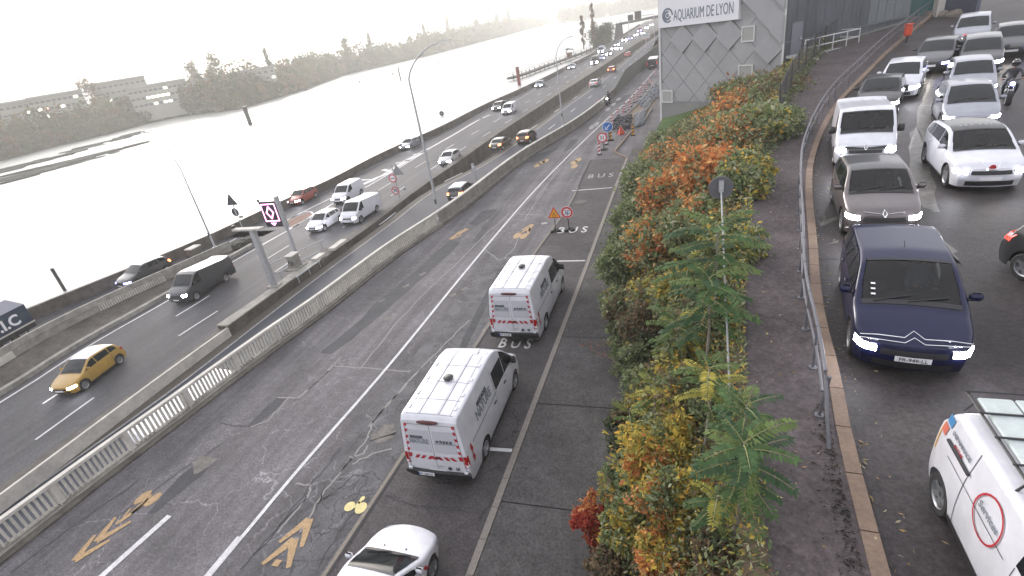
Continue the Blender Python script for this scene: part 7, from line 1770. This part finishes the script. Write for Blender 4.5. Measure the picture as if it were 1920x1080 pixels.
# small town and hills closing the river upstream
random.seed(12)
for k, (px, py, s) in enumerate(((885, 46, 3), (1000, 28, 4), (1010, 30, 4), (1062, 12, 5), (1072, 16, 5), (1088, 16, 4), (1100, 12, 5), (1115, 15, 4), (1130, 11, 5), (1145, 12, 4), (1160, 9, 4), (1063, 20, 4))):
    D = 1350+k*20; r = RM@np.array([px-960., py-540., FPX]); s_ = D/math.hypot(r[0], r[1]); p = Vector((r[0]*s_, r[1]*s_, H+r[2]*s_)); E = empty('distant_house', 'pale house among the trees upstream, %s' % ['by the slim dark trees', 'first of a pair over the far shoal', 'second of a pair over the far shoal', 'large and brightest at the river bend', 'right of the brightest one', 'above the poplars', 'just right of the poplars', 'fourth after the bend', 'fifth after the bend', 'sixth after the bend', 'last before the gantry', 'at the water at the river bend'][k], 'house', (p.x, p.y, p.z-6), random.random(), 'houses of the distant town')
    w_ = s*3.0; MB().box((0, 0, 3), (w_, 9, 7)).build('wall', mat('house_white', (.55, .54, .5), .7), E); MB().add([(-w_/2-.4, -5, 6.5), (w_/2+.4, -5, 6.5), (w_/2+.4, 5, 6.5), (-w_/2-.4, 5, 6.5), (-w_/2, 0, 9.2), (w_/2, 0, 9.2)], [(0, 1, 5, 4), (2, 3, 4, 5), (0, 4, 3), (1, 2, 5)]).build('roof', roofm, E)
    for q in (-.28, .0, .28): MB().box((q*w_, -4.55, 3.6), (1.3, .12, 1.8)).build('window', wing, E)
Cs, Ds, Ss, Ts = [], [], [], []
for k in range(150):
    px = rng.uniform(1050, 1240); D = rng.uniform(1250, 1500); base = 36-(px-1060)*.155; r = RM@np.array([px-960., base-540., FPX]); s_ = D/math.hypot(r[0], r[1]); p = np.array([r[0]*s_, r[1]*s_, H+r[2]*s_]); nl = 60; u = rng.normal(size=(nl, 3)); u /= np.linalg.norm(u, axis=1, keepdims=True)
    p[2] = max(WL, p[2]-2); Cs.append(p+u*np.array([11, 11, 14])*rng.uniform(.4, 1, (nl, 1))+np.array([0, 0, rng.uniform(2, 14)])); Ds.append(rng.normal(size=(nl, 3))); Ss.append(rng.uniform(4, 7, nl)); Ts.append(np.array(WOOD[rng.integers(0, len(WOOD))])*rng.uniform(.8, 1.2, (nl, 1)))
tag(link('upstream_wood', leaf_mesh('upstream_wood', np.concatenate(Cs), np.concatenate(Ds), np.concatenate(Ss), np.concatenate(Ts), .8)), 'distant trees among the houses where the river bends', 'wood', kind='stuff')
hp = [(-2600, 900), (-1900, 2300), (-900, 2700), (-300, 2800), (300, 2850), (900, 2800)]
P = []
for i in range(40):
    t = i/39*(len(hp)-1); j = min(int(t), len(hp)-2); f = t-j; x = hp[j][0]*(1-f)+hp[j+1][0]*f; y = hp[j][1]*(1-f)+hp[j+1][1]*f; hgt_ = 34+22*math.sin(i*.7)+10*math.sin(i*1.9+1); P.append([(x, y, -8), (x*1.03, y*1.03, hgt_*.7), (x*1.08, y*1.08, hgt_), (x*1.2, y*1.2, -8)])
struct(MB().grid(P).build('hills', mat('hill_green', (.07, .08, .055), .95, noise=.3, scale=.02)))

# ================================================================== PEOPLE
skin_m = mat('skin', (.42, .24, .17), .6); hair_m = mat('hair_dark', (.03, .022, .018), .7); hair_g = mat('hair_grey', (.18, .17, .16), .7)
def person(label, loc, rz, J, cloth, legs, pose_group=None, hair=hair_m, helmet=None, only=None, parent_tilt=0):
    """J: dict of joints in local space (x right, y forward, z up)"""
    E = empty('person', label, 'person', loc, rz, pose_group)
    V, Ed, R, Mt = [], [], [], []
    def v(p, r, m): V.append(p); R.append(r); Mt.append(m); return len(V)-1
    def chain(pts, start=None):
        last = start
        for p, r, m in pts:
            i = v(p, r, m)
            if last is not None: Ed.append((last, i))
            last = i
        return last
    pel = v(J['pelvis'], .15, 2); up_ = lambda a, b, t: tuple(a[i]+(b[i]-a[i])*t for i in range(3))
    ch = chain([(up_(J['pelvis'], J['neck'], .35), .14, 1), (up_(J['pelvis'], J['neck'], .78), .165, 1)], pel)
    nk = chain([(J['neck'], .06, 0), (up_(J['neck'], J['head'], .45), .055, 0), (up_(J['neck'], J['head'], .75), .075, 0), (J['head'], .092, 0), (tuple(np.array(J['head'])+np.array((0, -.01, .085))), .07, 0)], ch)
    for s in ('l', 'r'):
        sg = -1 if s == 'l' else 1; sh = tuple(np.array(J['neck'])+np.array((sg*.185, 0, -.07))); el, wr = J['el'+s], J['wr'+s]
        w_ = chain([(sh, .068, 1), (up_(sh, el, .5), .054, 1), (el, .045, 1), (up_(el, wr, .5), .042, 1), (wr, .030, 1 if helmet else 0)], ch)
        d = (Vector(wr)-Vector(el)).normalized(); q = Vector((0, 0, 1)).cross(d); q.normalize(); palm = chain([(tuple(Vector(wr)+d*.05), .034, 0)], w_)
        base = Vector(wr)+d*.07
        for k, (o_, l_) in enumerate(((-.03, .045), (-.01, .055), (.01, .052), (.03, .04))):
            b_ = base+q*o_; chain([(tuple(b_), .010, 0), (tuple(b_+d*l_*.6+Vector((0, 0, -.01))), .009, 0), (tuple(b_+d*l_*.7+Vector((0, 0, -.035))), .008, 0)], palm)
        tb_ = Vector(wr)+d*.03+q*(-sg)*.03; chain([(tuple(tb_), .012, 0), (tuple(tb_+d*.03+q*(-sg)*.02+Vector((0, 0, -.015))), .009, 0)], palm)
        hp_ = tuple(np.array(J['pelvis'])+np.array((sg*.09, 0, -.03))); kn, an = J['kn'+s], J['an'+s]
        chain([(hp_, .10, 2), (up_(hp_, kn, .5), .085, 2), (kn, .062, 2), (up_(kn, an, .4), .058, 2), (an, .04, 2), (tuple(Vector(an)+Vector((0, .05, -.05))), .042, 3), (tuple(Vector(an)+Vector((0, .17, -.06))), .035, 3)], pel)
    me = bpy.data.meshes.new('figure'); me.from_pydata(V, Ed, []); ob = bpy.data.objects.new('figure', me); COL.objects.link(ob)
    sk = ob.modifiers.new('s', 'SKIN'); sk.use_smooth_shade = True
    for i, d in enumerate(me.skin_vertices[0].data): d.radius = (R[i], R[i]*(.75 if i in (pel+1, pel+2) else 1)); d.use_root = (i == pel)
    sb = ob.modifiers.new('d', 'SUBSURF'); sb.levels = sb.render_levels = 1
    bpy.context.view_layer.update(); out = bpy.data.meshes.new_from_object(ob.evaluated_get(bpy.context.evaluated_depsgraph_get())); bpy.data.objects.remove(ob)
    out.materials.clear()
    for m_ in (skin_m, cloth, legs, blackm): out.materials.append(m_)
    VV = np.array(V); c = np.zeros(len(out.polygons)*3); out.polygons.foreach_get('center', c); c = c.reshape(-1, 3)
    RR_ = np.array(R); near = np.argmin(np.linalg.norm(c[:, None]-VV[None], axis=2)-RR_[None]*.9, axis=1); out.polygons.foreach_set('material_index', np.array(Mt)[near].astype(np.int32))
    out.name = 'body'; link('body', out, E)
    hd = Vector(J['head'])
    MB().tube([tuple(hd+Vector((0, .085, .01))), tuple(hd+Vector((0, .112, -.02))), tuple(hd+Vector((0, .088, -.03)))], [.008, .016, .012], 6).build('nose', skin_m, E, smooth=60)
    for sg in (1, -1):
        MB().lathe([(0, .006), (.013, .003), (.013, -.01)], tuple(hd+Vector((sg*.033, .088, .012))), 'y', 8).build('eye', ink, E); MB().box(tuple(hd+Vector((sg*.092, 0, -.005))), (.02, .04, .06), 0, .008).build('ear', skin_m, E)
    MB().box(tuple(hd+Vector((0, .088, -.055))), (.045, .012, .012), 0, .004).build('mouth', mat('lip', (.3, .1, .08), .6), E)
    if helmet:
        MB().lathe([(0, .17), (.07, .16), (.125, .10), (.15, .02), (.145, -.06), (.11, -.12), (.08, -.13)], tuple(hd), 'z', 18).build('helmet', helmet, E, smooth=60)
        MB().grid([[tuple(hd+Vector((.152*math.sin(a), .152*math.cos(a), z))) for a in np.linspace(-1, 1, 9)] for z in (-.03, .05)]).build('visor', glass_d, E)
    else:
        MB().lathe([(0, .13), (.05, .12), (.088, .085), (.10, .03), (.098, -.0)], tuple(hd+Vector((0, -.016, 0))), 'z', 16).build('hair', hair, E, smooth=60)
    return E
def seated(y0, x, zs_, lean=0.):
    return dict(pelvis=(x, y0-1.30, zs_), neck=(x, y0-1.50, zs_+.55), head=(x, y0-1.44, zs_+.74), ell=(x-.25, y0-1.18, zs_+.22), elr=(x+.25, y0-1.18, zs_+.22), wrl=(x-.15, y0-.86, zs_+.38), wrr=(x+.15, y0-.86, zs_+.38),
                knl=(x-.16, y0-.85, zs_+.06), knr=(x+.16, y0-.85, zs_+.06), anl=(x-.14, y0-.55, zs_-.30), anr=(x+.14, y0-.55, zs_-.30))
jk = mat('jacket_grey_blue', (.17, .22, .28), .9); jd = mat('jacket_dark', (.05, .05, .06), .9); jb = mat('jumper_beige', (.28, .22, .18), .9); tr_ = mat('trousers_dark', (.03, .035, .05), .9)
def drive(E, S, label, cloth, seat_z=.80, hair=hair_m, x=.38):
    y0 = S.L/2-S.T['ws'][0]*S.L; Pp = person(label, tuple(E.location), E.rotation_euler.z, seated(y0, -x, seat_z), cloth, tr_, hair=hair); return Pp
class _S: pass
def shp(k, **kw): return Shape(k, **kw)
drive(c4, shp('mpv'), 'driver of the navy people carrier in a grey blue jacket, hands on the wheel', jk, .62, hair_g)
drive(cap, shp('suv', L=4.12, H=1.57), 'driver of the bronze crossover in a beige jumper', jb, .58)
drive(qa, shp('suv', L=4.38, W=1.83), 'driver of the white glass roofed crossover in dark clothes', jd, .60)
drive(trf, shp('van', L=4.99), 'driver of the white panel van on the upper road', jd, .86)

# ---- motorcycles
def motorbike(name, label, loc, hd, lampm, P, group=None):
    rz = math.atan2(-hd[0], hd[1]); E = empty(name, label, 'motorcycle', loc, rz, group); ty, rm = wheel_mesh(.31, .14, False)
    for y in (.70, -.70): wo = link('wheel', ty, E, (0, y, .31)); link('rim', rm, wo)
    MB().tube([(0, .70, .31), (0, .50, .78), (0, .42, .98)], .03, 6).tube([(.07, .70, .31), (.07, .46, .9)], .018, 5).tube([(-.07, .70, .31), (-.07, .46, .9)], .018, 5).build('fork', chrome, E)
    MB().tube([(0, .45, .85), (0, .1, .62), (0, -.3, .55), (0, -.70, .31)], [.05, .06, .06, .03], 6).build('frame', trim, E); MB().box((0, .02, .42), (.26, .42, .30), 0, .06).build('engine', mat('engine_grey', (.12, .12, .13), .5, metal=.6), E)
    MB().tube([(0, .42, .86), (0, .2, .88), (0, -.08, .80)], [.09, .155, .10], 10).build('tank', P, E, smooth=60); MB().tube([(0, -.05, .80), (0, -.35, .80), (0, -.78, .88)], [.09, .14, .07], 8).build('seat', blackm, E, smooth=60)
    MB().tube([(0, .50, .72), (0, .62, .90), (0, .52, 1.10)], [.12, .17, .06], 10).build('fairing', P, E, smooth=60); MB().lathe([(0, .05), (.075, .04), (.085, 0), (0, 0)], (0, .74, .90), 'y', 12).build('headlight', lampm, E)
    MB().tube([(-.36, .30, 1.03), (-.12, .42, 1.0), (.12, .42, 1.0), (.36, .30, 1.03)], .018, 6).build('handlebar', trim, E)
    for sg in (1, -1): MB().box((sg*.30, .40, 1.15), (.13, .02, .08), 0, .01).build('mirror', trim, E)
    MB().tube([(.16, .1, .3), (.18, -.75, .42)], [.04, .06], 8).build('exhaust', chrome, E); return E
RID = dict(pelvis=(0, -.30, .92), neck=(0, -.08, 1.42), head=(0, .0, 1.62), ell=(-.32, .08, 1.16), elr=(.32, .08, 1.16), wrl=(-.33, .24, 1.06), wrr=(.33, .24, 1.06), knl=(-.24, .12, .72), knr=(.24, .12, .72), anl=(-.19, -.15, .32), anr=(.19, -.15, .32))
b_ = bp(1886, 192, zr); hdm = (-.35, -.94); hl = mat('helmet_black', (.02, .02, .022), .2, coat=1)
motorbike('motorcycle', 'dark motorcycle with a blue white headlight between the silver cars and the right edge', tuple(b_), hdm, lamp_blue, P_black, 'motorcycles'); person('rider in black on the motorcycle beside the silver cars, wearing a black helmet', tuple(b_), math.atan2(-hdm[0], hdm[1]), RID, jd, tr_, helmet=hl)
b_ = bp(1141, 196, 0); hdm = (-.12, -.99); motorbike('motorcycle', 'small motorcycle riding towards the camera along the end of the pale parapet', tuple(b_), hdm, lamp_on, P_black, 'motorcycles'); person('rider of the small distant motorcycle by the parapet end', tuple(b_), math.atan2(-hdm[0], hdm[1]), RID, jd, tr_, helmet=hl)

# ================================================================== AIR
hz_m = bpy.data.materials.new('haze'); hz_m.use_nodes = True; t_ = hz_m.node_tree; t_.nodes.remove(t_.nodes['Principled BSDF']); pv_ = t_.nodes.new('ShaderNodeVolumePrincipled')
pv_.inputs['Color'].default_value = (.995, .985, .93, 1); pv_.inputs['Density'].default_value = .00075; pv_.inputs['Anisotropy'].default_value = .3; t_.links.new(pv_.outputs[0], t_.nodes['Material Output'].inputs['Volume'])
hb = MB().box((0, 2500, 32), (8600, 7400, 84)).build('haze', hz_m); hb['kind'] = 'stuff'; hb['label'] = 'thin pale river haze'
